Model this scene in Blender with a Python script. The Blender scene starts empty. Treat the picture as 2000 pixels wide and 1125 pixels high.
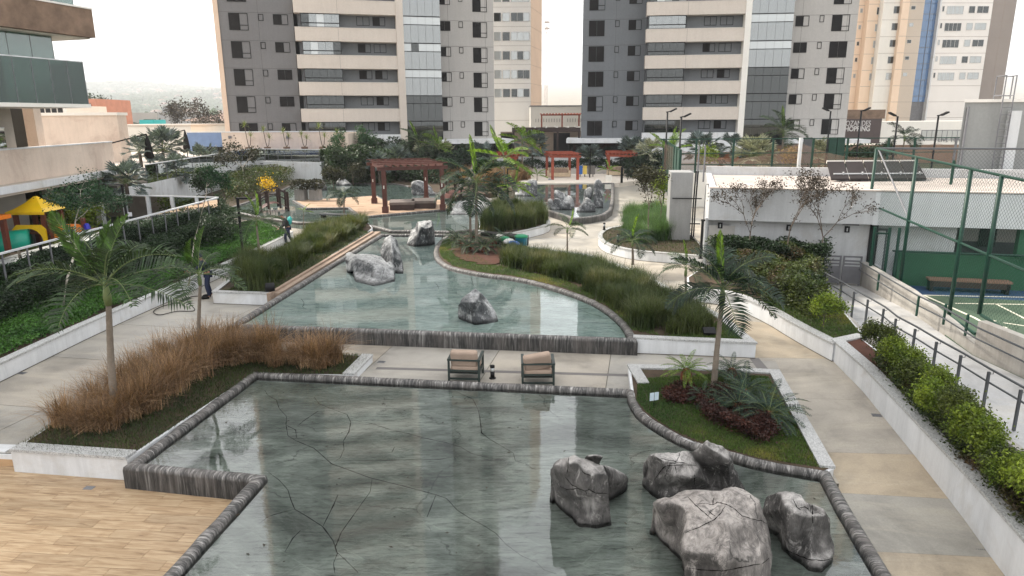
import bpy, bmesh, math, random
import numpy as np
from mathutils import Vector, Matrix, noise
R_=math.radians; rnd=random.Random(7); rng=np.random.default_rng(7)
C=bpy.context.scene.collection; sc=bpy.context.scene
# ---------------------------------------------------------------- camera, sky, sun, exposure
CAM_H=6.3; FPX=1335.0; TH=R_(13.87); RO=R_(0.33)
fwd=Vector((0,math.cos(TH),-math.sin(TH))); r0=Vector((1,0,0)); u0=r0.cross(fwd)
CR=math.cos(RO)*r0-math.sin(RO)*u0; CU=math.sin(RO)*r0+math.cos(RO)*u0
CP=Vector((0,0,CAM_H))
cd=bpy.data.cameras.new('camera'); cam=bpy.data.objects.new('camera',cd); C.objects.link(cam)
cd.sensor_width=36; cd.lens=36*FPX/2000; cd.clip_end=12000; cd.clip_start=0.1
M=Matrix((CR,CU,-fwd)).transposed().to_4x4(); M.translation=CP; cam.matrix_world=M
sc.camera=cam
HAZE=.0003
SUN_AZ=R_(-62); SUN_EL=R_(42)          # azimuth measured from +Y towards +X
w=bpy.data.worlds.new('World'); sc.world=w; w.use_nodes=True
nt=w.node_tree; nt.nodes.clear()
sky=nt.nodes.new('ShaderNodeTexSky'); sky.sky_type='NISHITA'; sky.sun_disc=False
sky.sun_elevation=SUN_EL; sky.sun_rotation=SUN_AZ; sky.dust_density=6; sky.air_density=1; sky.ozone_density=1
mx=nt.nodes.new('ShaderNodeMixRGB'); mx.inputs[0].default_value=0.86; mx.inputs[2].default_value=(9.0,9.1,9.2,1)
bg=nt.nodes.new('ShaderNodeBackground'); bg.inputs[1].default_value=0.10
wo=nt.nodes.new('ShaderNodeOutputWorld')
nt.links.new(sky.outputs[0],mx.inputs[1]); nt.links.new(mx.outputs[0],bg.inputs[0]); nt.links.new(bg.outputs[0],wo.inputs[0])
sl=bpy.data.lights.new('sun','SUN'); sl.energy=3.2; sl.angle=R_(8); sl.color=(1,.93,.82)
so=bpy.data.objects.new('sun',sl); C.objects.link(so)
sd=Vector((math.sin(SUN_AZ)*math.cos(SUN_EL),math.cos(SUN_AZ)*math.cos(SUN_EL),math.sin(SUN_EL)))
so.rotation_euler=sd.to_track_quat('Z','Y').to_euler()
sc.view_settings.view_transform='Standard'; sc.view_settings.look='None'
sc.view_settings.exposure=1.15; sc.view_settings.gamma=1
sc.render.engine='CYCLES'; sc.cycles.max_bounces=8; sc.cycles.transparent_max_bounces=24; sc.cycles.volume_bounces=0
sc.cycles.diffuse_bounces=3; sc.cycles.glossy_bounces=3; sc.cycles.caustics_reflective=False; sc.cycles.caustics_refractive=False
sc.cycles.use_denoising=True
# ---------------------------------------------------------------- surveying helpers: photo pixel -> point of the place
def ray(x,y): return fwd+CR*((x-1000)/FPX)-CU*((y-562.5)/FPX)
def g(x,y,z=0.0):
    d=ray(x,y); return CP+d*((z-CAM_H)/d.z)
def at(x,y,Y):
    d=ray(x,y); return CP+d*(Y/d.y)
def gp(pts,z): return [tuple(g(x,y,z))[:2] for x,y in pts]
# ---------------------------------------------------------------- mesh helpers
class MB:
    def __init__(s): s.v=[]; s.f=[]; s.m=[]; s.uv=None
    def quad(s,a,b,c,d,m=0):
        n=len(s.v); s.v+= [tuple(a),tuple(b),tuple(c),tuple(d)]; s.f.append((n,n+1,n+2,n+3)); s.m.append(m); return s
    def box(s,x0,x1,y0,y1,z0,z1,m=0,T=None):
        P=[(x0,y0,z0),(x1,y0,z0),(x1,y1,z0),(x0,y1,z0),(x0,y0,z1),(x1,y0,z1),(x1,y1,z1),(x0,y1,z1)]
        if T is not None: P=[tuple(T@Vector(p)) for p in P]
        n=len(s.v); s.v+=P
        for f in ((0,3,2,1),(4,5,6,7),(0,1,5,4),(1,2,6,5),(2,3,7,6),(3,0,4,7)): s.f.append(tuple(n+i for i in f)); s.m.append(m)
        return s
    def prism(s,poly,z0,z1,m=0,mt=None,base=True):
        a=sum(poly[i][0]*poly[(i+1)%len(poly)][1]-poly[(i+1)%len(poly)][0]*poly[i][1] for i in range(len(poly)))
        if a<0: poly=poly[::-1]
        n=len(s.v); k=len(poly); zf=z1 if callable(z1) else (lambda x,y:z1)
        s.v+=[(p[0],p[1],z0) for p in poly]+[(p[0],p[1],zf(p[0],p[1])) for p in poly]
        for i in range(k): s.f.append((n+i,n+(i+1)%k,n+k+(i+1)%k,n+k+i)); s.m.append(m)
        s.f.append(tuple(n+k+i for i in range(k))); s.m.append(m if mt is None else mt)
        if base: s.f.append(tuple(n+i for i in reversed(range(k)))); s.m.append(m)
        return s
    def bar(s,a,b,w,h=None,m=0):
        a=Vector(a); b=Vector(b); h=h or w; d=(b-a); L=d.length; d.normalize()
        up=Vector((0,0,1)) if abs(d.z)<.95 else Vector((0,1,0))
        x=d.cross(up).normalized(); y=x.cross(d).normalized()
        T=Matrix((x,d,y)).transposed().to_4x4(); T.translation=a
        return s.box(-w/2,w/2,0,L,-h/2,h/2,m,T)
    def tube(s,pts,rad,k=6,m=0,cap=True):
        pts=[Vector(p) for p in pts]; n0=len(s.v); q=len(pts)
        for i,p in enumerate(pts):
            d=(pts[min(i+1,q-1)]-pts[max(i-1,0)]).normalized()
            up=Vector((0,0,1)) if abs(d.z)<.9 else Vector((0,1,0))
            x=d.cross(up).normalized(); y=x.cross(d).normalized()
            r=rad[i] if isinstance(rad,(list,tuple)) else rad
            for j in range(k):
                t=2*math.pi*j/k; s.v.append(tuple(p+(x*math.cos(t)+y*math.sin(t))*r))
        for i in range(q-1):
            for j in range(k):
                s.f.append((n0+i*k+j,n0+i*k+(j+1)%k,n0+(i+1)*k+(j+1)%k,n0+(i+1)*k+j)); s.m.append(m)
        if cap:
            s.f.append(tuple(n0+j for j in reversed(range(k)))); s.m.append(m)
            s.f.append(tuple(n0+(q-1)*k+j for j in range(k))); s.m.append(m)
        return s
    def lathe(s,prof,k=12,m=0,c=(0,0,0)):
        n0=len(s.v); q=len(prof)
        for r,z in prof:
            for j in range(k):
                t=2*math.pi*j/k; s.v.append((c[0]+r*math.cos(t),c[1]+r*math.sin(t),c[2]+z))
        for i in range(q-1):
            for j in range(k):
                s.f.append((n0+i*k+j,n0+i*k+(j+1)%k,n0+(i+1)*k+(j+1)%k,n0+(i+1)*k+j)); s.m.append(m)
        s.f.append(tuple(n0+j for j in reversed(range(k)))); s.m.append(m)
        s.f.append(tuple(n0+(q-1)*k+j for j in range(k))); s.m.append(m)
        return s
    def mesh(s,name,mats,smooth=False):
        me=bpy.data.meshes.new(name); me.from_pydata(s.v,[],s.f)
        for m in (mats if isinstance(mats,(list,tuple)) else [mats]): me.materials.append(m)
        if len(me.materials)>1: me.polygons.foreach_set('material_index',s.m)
        if smooth: me.polygons.foreach_set('use_smooth',[True]*len(s.f))
        if s.uv is not None:
            ul=me.uv_layers.new(name='uv'); li=np.empty(len(me.loops),dtype=np.int32); me.loops.foreach_get('vertex_index',li)
            ul.data.foreach_set('uv',np.array(s.uv,dtype=np.float32)[li].ravel())
        me.update(); return me
def tag(o,label=None,cat=None,group=None,kind=None):
    if label: o['label']=label
    if cat: o['category']=cat
    if group: o['group']=group
    if kind: o['kind']=kind
    return o
def ob(name,me,parent=None,loc=None,rot=None,sca=None):
    o=bpy.data.objects.new(name,me); C.objects.link(o)
    if parent is not None: o.parent=parent
    if loc is not None: o.location=loc
    if rot is not None: o.rotation_euler=rot
    if sca is not None: o.scale=sca if isinstance(sca,(tuple,list)) else (sca,)*3
    return o
def part(name,mb,mats,parent=None,smooth=False,**k): return ob(name,mb.mesh(name,mats,smooth),parent,**k)
def empty(name,loc=(0,0,0),rz=0,label=None,cat=None,group=None):
    o=ob(name,None,None,loc,(0,0,rz)); o.empty_display_size=.2
    return tag(o,label,cat,group)
def struct(name,mb,mats,smooth=False): return tag(part(name,mb,mats,None,smooth),kind='structure')
def copy_tree(o,parent=None):
    c=o.copy(); C.objects.link(c); c.parent=parent
    for ch in list(o.children): copy_tree(ch,c)
    return c
def npmesh(name,V,F,mats,mi=None):
    me=bpy.data.meshes.new(name); V=np.asarray(V,dtype=np.float32); F=np.asarray(F,dtype=np.int32); k=F.shape[1]
    me.vertices.add(len(V)); me.vertices.foreach_set('co',V.ravel())
    me.loops.add(F.size); me.loops.foreach_set('vertex_index',F.ravel())
    me.polygons.add(len(F)); me.polygons.foreach_set('loop_start',np.arange(0,F.size,k,dtype=np.int32))
    try: me.polygons.foreach_set('loop_total',np.full(len(F),k,dtype=np.int32))
    except Exception: pass
    for m in (mats if isinstance(mats,(list,tuple)) else [mats]): me.materials.append(m)
    if mi is not None: me.polygons.foreach_set('material_index',np.asarray(mi,dtype=np.int32))
    me.update(calc_edges=True); return me
def inpoly(P,poly):
    x,y=P[:,0],P[:,1]; ins=np.zeros(len(P),bool); n=len(poly)
    for i in range(n):
        x0,y0=poly[i]; x1,y1=poly[(i+1)%n]
        if y0==y1: continue
        c=((y0>y)!=(y1>y))&(x<(x1-x0)*(y-y0)/(y1-y0)+x0); ins^=c
    return ins
def scatter(poly,n):
    p=np.array(poly); lo=p.min(0); hi=p.max(0); out=[]
    tot=0
    while tot<n:
        q=lo+(hi-lo)*rng.random((n*2,2)); q=q[inpoly(q,poly)]; out.append(q); tot+=len(q)
        if len(q)==0: break
    return np.concatenate(out)[:n]
def polyarea(p): return abs(sum(p[i][0]*p[(i+1)%len(p)][1]-p[(i+1)%len(p)][0]*p[i][1] for i in range(len(p))))/2
# ---------------------------------------------------------------- materials
MATS={}
def nodes(name):
    m=bpy.data.materials.new(name); m.use_nodes=True; n=m.node_tree; n.nodes.clear()
    o=n.nodes.new('ShaderNodeOutputMaterial'); b=n.nodes.new('ShaderNodeBsdfPrincipled'); n.links.new(b.outputs[0],o.inputs[0])
    MATS[name]=m; return m,n,b,o
def N(n,t,**k):
    x=n.nodes.new(t)
    for a,v in k.items():
        if a.startswith('i_'): x.inputs[a[2:].replace('_',' ')].default_value=v
        else: setattr(x,a,v)
    return x
def coords(n,scale=(1,1,1),rot=(0,0,0),kind='Object'):
    t=N(n,'ShaderNodeTexCoord'); mp=N(n,'ShaderNodeMapping'); mp.inputs['Scale'].default_value=scale; mp.inputs['Rotation'].default_value=rot
    n.links.new(t.outputs[kind],mp.inputs[0]); return mp.outputs[0]
def nz(n,co,scale,detail=4,rough=.55,dist=0):
    x=N(n,'ShaderNodeTexNoise'); x.inputs['Scale'].default_value=scale; x.inputs['Detail'].default_value=detail
    x.inputs['Roughness'].default_value=rough; x.inputs['Distortion'].default_value=dist; n.links.new(co,x.inputs['Vector']); return x.outputs['Fac']
def ramp(n,fac,stops):
    r=N(n,'ShaderNodeValToRGB'); e=r.color_ramp.elements
    while len(e)<len(stops): e.new(.5)
    for i,(p,c) in enumerate(stops): e[i].position=p; e[i].color=(c+(1,)) if len(c)==3 else c
    n.links.new(fac,r.inputs[0]); return r.outputs[0]
def mixc(n,a,b,fac,mode='MIX'):
    x=N(n,'ShaderNodeMixRGB',blend_type=mode)
    for i,v in ((0,fac),(1,a),(2,b)):
        if isinstance(v,(int,float)): x.inputs[i].default_value=v
        elif isinstance(v,tuple): x.inputs[i].default_value=v+(1,) if len(v)==3 else v
        else: n.links.new(v,x.inputs[i])
    return x.outputs[0]
def g1(v): return (v,v,v)
def bump(n,b,h,s,dist=.02):
    x=N(n,'ShaderNodeBump'); x.inputs['Strength'].default_value=s; x.inputs['Distance'].default_value=dist
    n.links.new(h,x.inputs['Height']); n.links.new(x.outputs[0],b.inputs['Normal'])
def pm(name,c,rough=.7,var=.18,scale=1.2,fine=14,bp=.15,metal=0,spec=.4,streak=0,dirt=None,objrand=0):
    m,n,b,o=nodes(name); co=coords(n)
    a=nz(n,co,scale,5,.6); f=nz(n,co,fine,4,.6)
    lo=tuple(x*(1-var) for x in c); hi=tuple(min(1,x*(1+var)) for x in c)
    col=ramp(n,a,[(.3,lo),(.7,hi)])
    col=mixc(n,col,ramp(n,f,[(.25,g1(.45)),(.75,g1(.55))]),.6,'OVERLAY')
    if streak:
        s=nz(n,coords(n,(1.1,1.1,.12)),2.2,7,.75,.4); col=mixc(n,col,ramp(n,s,[(.42,g1(1)),(.75,g1(1-streak))]),1,'MULTIPLY')
    if dirt:
        d=nz(n,co,.55,7,.7,.6); col=mixc(n,col,dirt,ramp(n,d,[(.52,g1(0)),(.72,g1(.6))]))
    if objrand:
        oi=N(n,'ShaderNodeObjectInfo'); col=mixc(n,col,ramp(n,oi.outputs['Random'],[(0,g1(1-objrand)),(1,g1(1))]),1,'MULTIPLY')
    n.links.new(col,b.inputs['Base Color']); b.inputs['Roughness'].default_value=rough; b.inputs['Metallic'].default_value=metal
    b.inputs['Specular IOR Level'].default_value=spec
    if bp: bump(n,b,f,bp,.01)
    return m
def leafmat(name,c1,c2,c3=None,trans=.3,scale=2.0,rough=.55):
    m,n,b,o=nodes(name); co=coords(n)
    a=nz(n,co,scale,3,.6); f=nz(n,co,23,2,.6)
    col=ramp(n,a,[(.32,c1),(.68,c2)])
    if c3: col=mixc(n,col,c3,ramp(n,nz(n,co,scale*.45+.3,3),[(.55,g1(0)),(.68,g1(.8))]))
    col=mixc(n,col,ramp(n,f,[(.3,g1(.62)),(.7,g1(1.35))]),1,'MULTIPLY')
    oi=N(n,'ShaderNodeObjectInfo'); col=mixc(n,col,ramp(n,oi.outputs['Random'],[(0,g1(.8)),(1,g1(1.12))]),1,'MULTIPLY')
    ge=N(n,'ShaderNodeNewGeometry'); mm=N(n,'ShaderNodeMapRange'); mm.inputs[3].default_value=.45; mm.inputs[4].default_value=1.6; n.links.new(ge.outputs['Random Per Island'],mm.inputs[0]); col=mixc(n,col,mm.outputs[0],1,'MULTIPLY')
    b.inputs['Roughness'].default_value=rough; b.inputs['Specular IOR Level'].default_value=.35
    n.links.new(col,b.inputs['Base Color'])
    t=N(n,'ShaderNodeBsdfTranslucent'); n.links.new(mixc(n,col,(1.25,1.3,.7),1,'MULTIPLY'),t.inputs[0])
    s=N(n,'ShaderNodeMixShader'); s.inputs[0].default_value=trans
    n.links.new(b.outputs[0],s.inputs[1]); n.links.new(t.outputs[0],s.inputs[2]); n.links.new(s.outputs[0],o.inputs[0]); return m
def glassmat(name,tint,refl=.5,ior=1.5,rough=.02,base=None):
    """thin glazing: transparent tint mixed with a mirror by fresnel"""
    m,n,b,o=nodes(name); n.nodes.remove(b)
    t=N(n,'ShaderNodeBsdfTransparent'); t.inputs[0].default_value=tint+(1,)
    gl=N(n,'ShaderNodeBsdfGlossy'); gl.inputs['Roughness'].default_value=rough; gl.inputs[0].default_value=(.95,.98,.97,1)
    fr=N(n,'ShaderNodeFresnel'); fr.inputs[0].default_value=ior
    ma=N(n,'ShaderNodeMath',operation='MULTIPLY_ADD'); ma.inputs[1].default_value=1.6; ma.inputs[2].default_value=refl*.1; ma.use_clamp=True
    n.links.new(fr.outputs[0],ma.inputs[0])
    s=N(n,'ShaderNodeMixShader'); n.links.new(ma.outputs[0],s.inputs[0])
    lo=t.outputs[0]
    if base:
        d=N(n,'ShaderNodeBsdfDiffuse'); d.inputs[0].default_value=base[0]+(1,)
        s2=N(n,'ShaderNodeMixShader'); s2.inputs[0].default_value=base[1]; n.links.new(t.outputs[0],s2.inputs[1]); n.links.new(d.outputs[0],s2.inputs[2]); lo=s2.outputs[0]
    n.links.new(lo,s.inputs[1]); n.links.new(gl.outputs[0],s.inputs[2]); n.links.new(s.outputs[0],o.inputs[0]); return m
white=pm('white_paint',(.66,.67,.68),.75,.07,.8,12,.1,streak=.22,dirt=(.42,.38,.33))
whitefac=pm('white_fascia_paint',(.60,.61,.61),.75,.06,.6,12,.08,streak=.10)
cream=pm('cream_facade_paint',(.60,.535,.47),.85,.05,.25,6,.05,streak=.08)
creamy=pm('cream_white_facade',(.78,.75,.69),.85,.05,.25,6,.05,streak=.06)
peach=pm('peach_facade_paint',(.68,.52,.40),.85,.07,.2,6,.05,streak=.06)
grey=pm('grey_facade_paint',(.165,.163,.165),.85,.06,.2,6,.05,streak=.08)
lgrey=pm('light_grey_facade',(.44,.42,.395),.85,.05,.2,6,.05,streak=.08)
bgrey=pm('blue_grey_facade',(.155,.165,.175),.85,.06,.2,6,.05,streak=.08)
taupe=pm('taupe_facade',(.30,.26,.235),.85,.05,.2,6,.05)
jointm=pm('facade_joint',(.07,.065,.06),.9,.1)
beige=pm('beige_wall_paint',(.66,.55,.46),.8,.08,.5,10,.08,streak=.12,dirt=(.42,.30,.24))
terr=pm('terrace_floor',(.48,.42,.36),.8,.12,1,12,.1)
black=pm('black_metal',(.010,.010,.011),.5,.1,3,30,.05,spec=.2)
shut=pm('dark_shutter',(.012,.011,.011),.7,.1,3,30,.05,spec=.15)
dgrey=pm('dark_grey_metal',(.07,.075,.08),.45,.1,3,30,.05)
steel=pm('steel_grey_paint',(.16,.16,.17),.45,.15,3,30,.05)
gatem=pm('gate_grey_paint',(.12,.12,.13),.5,.15,3,30,.05)
greenp=pm('green_fence_paint',(.007,.042,.027),.45,.2,3,30,.05)
greenw=pm('green_wall_paint',(.020,.095,.045),.7,.1,1,12,.05)
courtg=pm('court_green_paint',(.06,.095,.06),.75,.15,.8,20,.05,dirt=(.10,.14,.09))
courtb=pm('court_blue_paint',(.03,.07,.14),.75,.15,.8,20,.05)
line=pm('line_paint',(.72,.68,.55),.7,.08,2,20,0)
granite_,n,b,o=nodes('granite_cap'); co=coords(n)
vv=N(n,'ShaderNodeTexVoronoi'); vv.inputs['Scale'].default_value=60; n.links.new(co,vv.inputs['Vector'])
col=ramp(n,vv.outputs['Color'],[(.18,(.25,.25,.25)),(.42,(.43,.43,.42)),(.8,(.54,.54,.53))]); col=mixc(n,col,ramp(n,nz(n,co,1.3,5),[(.3,g1(.85)),(.7,g1(1))]),1,'MULTIPLY')
n.links.new(col,b.inputs['Base Color']); b.inputs['Roughness'].default_value=.5
granite=granite_
# exposed concrete slabs: tone per slab from the object's own random
def slabmat(name,tan,greyc):
    m,n,b,o=nodes(name); co=coords(n); oi=N(n,'ShaderNodeObjectInfo')
    base=mixc(n,tan,greyc,oi.outputs['Random'])
    a=nz(n,co,.7,7,.65,.5); f=nz(n,co,30,3,.7)
    col=mixc(n,base,ramp(n,a,[(.30,g1(.55)),(.5,g1(.92)),(.72,g1(1.15))]),1,'MULTIPLY')
    col=mixc(n,col,(.52,.46,.36),ramp(n,nz(n,coords(n,(.35,1,1)),.9,6,.7,1.2),[(.5,g1(0)),(.72,g1(.45))]))
    col=mixc(n,col,(.16,.15,.14),ramp(n,nz(n,co,2.1,8,.75,1.5),[(.62,g1(0)),(.78,g1(.5))]))
    col=mixc(n,col,ramp(n,f,[(.3,g1(.9)),(.7,g1(1.08))]),1,'MULTIPLY')
    n.links.new(col,b.inputs['Base Color']); n.links.new(ramp(n,a,[(.3,g1(.35)),(.7,g1(.7))]),b.inputs['Roughness'])
    b.inputs['Specular IOR Level'].default_value=.45; bump(n,b,f,.15,.004); return m
slab=slabmat('concrete_slab',(.385,.34,.28),(.325,.31,.28))
slabt=slabmat('tan_concrete_slab',(.43,.35,.25),(.41,.34,.25))
slabg=slabmat('grey_concrete_slab',(.36,.335,.29),(.33,.31,.27))
rampm=slabmat('ramp_concrete',(.46,.455,.45),(.43,.43,.425))
conc=pm('raw_concrete_wall',(.36,.34,.31),.8,.12,.7,18,.2,streak=.35,dirt=(.22,.19,.16))
ground_m=pm('ground_soil',(.22,.19,.14),.9,.2,.05,2,.1)
soil=pm('red_soil',(.065,.024,.014),.95,.3,2.2,30,.6,dirt=(.06,.035,.02))
soil2=pm('dark_soil',(.055,.036,.022),.95,.35,2.2,30,.6,dirt=(.05,.06,.02))
jointd=pm('joint_dark',(.12,.11,.09),.9,.2)
# wood-look porcelain tile: streaks along the long side, tone per tile
def woodtile(name):
    m,n,b,o=nodes(name); oi=N(n,'ShaderNodeObjectInfo')
    t=N(n,'ShaderNodeTexCoord'); mp=N(n,'ShaderNodeMapping'); mp.inputs['Scale'].default_value=(1.0,9,1)
    ad=N(n,'ShaderNodeVectorMath',operation='ADD'); cmb=N(n,'ShaderNodeCombineXYZ')
    mu=N(n,'ShaderNodeMath',operation='MULTIPLY'); mu.inputs[1].default_value=57; n.links.new(oi.outputs['Random'],mu.inputs[0]); n.links.new(mu.outputs[0],cmb.inputs[0])
    n.links.new(t.outputs['Object'],mp.inputs[0]); n.links.new(mp.outputs[0],ad.inputs[0]); n.links.new(cmb.outputs[0],ad.inputs[1])
    a=nz(n,ad.outputs[0],1.7,7,.65,.8)
    col=ramp(n,a,[(.25,(.13,.078,.042)),(.42,(.33,.22,.125)),(.56,(.43,.31,.19)),(.75,(.51,.39,.255))])
    col=mixc(n,col,ramp(n,oi.outputs['Random'],[(0,g1(.86)),(1,g1(1.08))]),1,'MULTIPLY')
    n.links.new(col,b.inputs['Base Color']); b.inputs['Roughness'].default_value=.45; return m
tile_m=woodtile('wood_look_tile')
terra=pm('terracotta_tile',(.46,.32,.22),.6,.12,2,20,.05,dirt=(.30,.19,.13),objrand=.2)
# stone rim: brush strokes across the bead
rim_m,n,b,o=nodes('carved_stone_rim'); co=coords(n,(17,2.2,1),kind='UV'); 
a=nz(n,co,1.0,5,.75,.6); bb=nz(n,coords(n,(1.2,1,1),kind='UV'),1.6,5,.6)
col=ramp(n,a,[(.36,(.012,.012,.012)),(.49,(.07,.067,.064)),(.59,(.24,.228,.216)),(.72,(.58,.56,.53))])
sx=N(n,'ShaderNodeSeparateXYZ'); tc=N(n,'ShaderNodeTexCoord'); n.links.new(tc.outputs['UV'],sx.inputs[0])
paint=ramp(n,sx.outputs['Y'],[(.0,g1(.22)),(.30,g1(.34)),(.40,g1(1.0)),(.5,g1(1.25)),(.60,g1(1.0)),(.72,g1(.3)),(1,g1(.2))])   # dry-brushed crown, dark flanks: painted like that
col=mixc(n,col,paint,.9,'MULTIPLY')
col=mixc(n,col,(.14,.122,.11),ramp(n,bb,[(.45,g1(0)),(.7,g1(.55))]))
n.links.new(col,b.inputs['Base Color']); b.inputs['Roughness'].default_value=.6; bump(n,b,a,.6,.02)
# artificial rock: brushed highlights, wrinkles, cracks
def rockmat(name,lo,mid,hi,sc_=1.0,coat=.75,vein=.75):
    m,n,b,o=nodes(name); co=coords(n); big=nz(n,co,1.1*sc_,4,.6,.4)
    wr=nz(n,coords(n,(1.2,1.2,.30)),5*sc_,12,.86,.7); fi=nz(n,co,30*sc_,4,.7)
    v=N(n,'ShaderNodeTexVoronoi',feature='DISTANCE_TO_EDGE'); v.inputs['Scale'].default_value=.8*sc_
    dd=N(n,'ShaderNodeTexNoise'); dd.inputs['Scale'].default_value=2.5*sc_; dd.inputs['Detail'].default_value=5; n.links.new(co,dd.inputs['Vector'])
    cc=mixc(n,co,dd.outputs['Color'],.38); n.links.new(cc,v.inputs['Vector'])
    col=ramp(n,big,[(.3,lo),(.5,mid),(.68,hi)])
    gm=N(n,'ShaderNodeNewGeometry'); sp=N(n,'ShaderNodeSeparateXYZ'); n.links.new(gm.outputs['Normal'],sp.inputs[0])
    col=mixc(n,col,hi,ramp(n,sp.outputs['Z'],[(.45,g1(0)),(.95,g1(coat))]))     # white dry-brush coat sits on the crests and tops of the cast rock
    col=mixc(n,col,hi,ramp(n,nz(n,coords(n,(1,1,.55)),3.4*sc_,9,.8,1.3),[(.54,g1(0)),(.62,g1(vein))]))
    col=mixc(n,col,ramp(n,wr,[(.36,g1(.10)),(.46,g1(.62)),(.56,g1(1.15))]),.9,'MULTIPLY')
    col=mixc(n,col,(.012,.011,.010),mixc(n,ramp(n,v.outputs['Distance'],[(.0,g1(.95)),(.011,g1(0))]),ramp(n,nz(n,co,1.0*sc_,3),[(.47,g1(0)),(.56,g1(1))]),1,'MULTIPLY'))
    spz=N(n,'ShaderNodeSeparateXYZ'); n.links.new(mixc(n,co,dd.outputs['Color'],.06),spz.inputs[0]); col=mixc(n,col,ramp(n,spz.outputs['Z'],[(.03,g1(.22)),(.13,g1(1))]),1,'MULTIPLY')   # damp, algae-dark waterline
    n.links.new(col,b.inputs['Base Color']); b.inputs['Roughness'].default_value=.7
    h=mixc(n,wr,ramp(n,v.outputs['Distance'],[(0,g1(0)),(.05,g1(1))]),.5,'MULTIPLY'); h=mixc(n,h,fi,.25)
    bump(n,b,h,1.0,.07); return m
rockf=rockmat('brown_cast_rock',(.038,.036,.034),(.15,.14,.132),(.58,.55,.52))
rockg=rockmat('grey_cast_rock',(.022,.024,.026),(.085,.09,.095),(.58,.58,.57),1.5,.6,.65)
# pool floors under the water
def poolfloor(name,dark,mid,light,rot,crack=.5,grid=True,big=.22):
    m,n,b,o=nodes(name); co=coords(n)
    st=nz(n,coords(n,(1,5,1)),2.2,10,.85,.6); bigv=nz(n,coords(n,(1,1.6,1)),big*2,6,.62,.9)
    col=ramp(n,bigv,[(.30,dark),(.5,mid),(.70,light)])
    col=mixc(n,col,ramp(n,st,[(.38,g1(.22)),(.47,g1(.85)),(.6,g1(1.25))]),.85,'MULTIPLY')
    if grid:
        br=N(n,'ShaderNodeTexBrick'); br.inputs['Scale'].default_value=1; br.inputs['Mortar Size'].default_value=.012; br.inputs['Brick Width'].default_value=1.3; br.inputs['Row Height'].default_value=.62
        br.inputs['Color1'].default_value=(.9,.9,.9,1); br.inputs['Color2'].default_value=(1.08,1.08,1.08,1); br.inputs['Mortar'].default_value=(1.35,1.38,1.35,1); br.inputs['Mortar Smooth'].default_value=.6
        n.links.new(coords(n,(1,1,1),(0,0,rot)),br.inputs['Vector']); col=mixc(n,col,br.outputs['Color'],.55,'MULTIPLY')
    dd=N(n,'ShaderNodeTexNoise'); dd.inputs['Scale'].default_value=1.1; dd.inputs['Detail'].default_value=7; dd.inputs['Roughness'].default_value=.65; n.links.new(co,dd.inputs['Vector'])
    for s_,w_,k in ((.62,.003,.5),):
        v=N(n,'ShaderNodeTexVoronoi',feature='DISTANCE_TO_EDGE'); v.inputs['Scale'].default_value=s_; n.links.new(mixc(n,co,dd.outputs['Color'],.45),v.inputs['Vector'])
        msk=ramp(n,nz(n,co,.33+s_,3),[(.44,g1(0)),(.54,g1(k*crack*1.6))])
        col=mixc(n,col,(.018,.022,.022),mixc(n,ramp(n,v.outputs['Distance'],[(0,g1(1)),(w_,g1(.6)),(w_*2.2,g1(0))]),msk,1,'MULTIPLY'))
    n.links.new(col,b.inputs['Base Color']); b.inputs['Roughness'].default_value=.8; return m
pf_near=poolfloor('near_pool_floor',(.085,.096,.086),(.25,.28,.25),(.48,.51,.465),R_(38),.9)
pf_mid=poolfloor('middle_pool_floor',(.32,.39,.36),(.50,.575,.53),(.68,.71,.66),R_(30),.4,True,.3)
pf_far=poolfloor('far_pool_floor',(.22,.28,.245),(.36,.43,.385),(.50,.56,.51),R_(30),.2,False,.3)
def watermat(name,tint,ior,rip,sc_):
    m,n,b,o=nodes(name); n.nodes.remove(b)
    t=N(n,'ShaderNodeBsdfTransparent'); t.inputs[0].default_value=tint+(1,)
    gl=N(n,'ShaderNodeBsdfGlossy'); gl.inputs['Roughness'].default_value=.015; gl.inputs[0].default_value=(1,1,1,1)
    h=nz(n,coords(n,(1,1.3,1)),sc_,3,.6); bu=N(n,'ShaderNodeBump'); bu.inputs['Strength'].default_value=rip; bu.inputs['Distance'].default_value=.01
    n.links.new(h,bu.inputs['Height'])
    fr=N(n,'ShaderNodeFresnel'); fr.inputs[0].default_value=ior; n.links.new(bu.outputs[0],fr.inputs['Normal']); n.links.new(bu.outputs[0],gl.inputs['Normal'])
    s=N(n,'ShaderNodeMixShader'); n.links.new(fr.outputs[0],s.inputs[0]); n.links.new(t.outputs[0],s.inputs[1]); n.links.new(gl.outputs[0],s.inputs[2]); n.links.new(s.outputs[0],o.inputs[0]); return m
water_near=watermat('near_water',(.95,.98,.96),1.68,.07,7)
water_mid=watermat('middle_water',(.90,.97,.96),1.6,.06,5)
water_far=watermat('far_water',(.92,.97,.95),1.5,.03,3)
winglass=glassmat('window_glass',(.18,.2,.2),.15,1.5,.02,((.02,.024,.024),.6))
litglass=glassmat('pale_curtained_glass',(.2,.2,.2),.6,1.6,.03,((.42,.44,.44),.85))
bayglass=glassmat('balcony_screen_glass',(.25,.28,.28),.8,1.9,.02,((.105,.112,.112),.8))
whglass=glassmat('white_shade_glass',(.3,.3,.3),1,1.7,.03,((.44,.46,.46),.95))
greenglass=glassmat('green_tinted_glass',(.50,.72,.65),.4,1.7,.01,((.11,.235,.20),.6))
fenceglass=glassmat('smoked_fence_glass',(.52,.57,.58),.6,1.5,.01)
blueglass=glassmat('blue_curtain_wall_glass',(.05,.1,.2),.2,1.5,.03,((.10,.19,.36),.95))
darkroom=pm('dark_interior',(.018,.018,.018),.8,.2)
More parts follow.
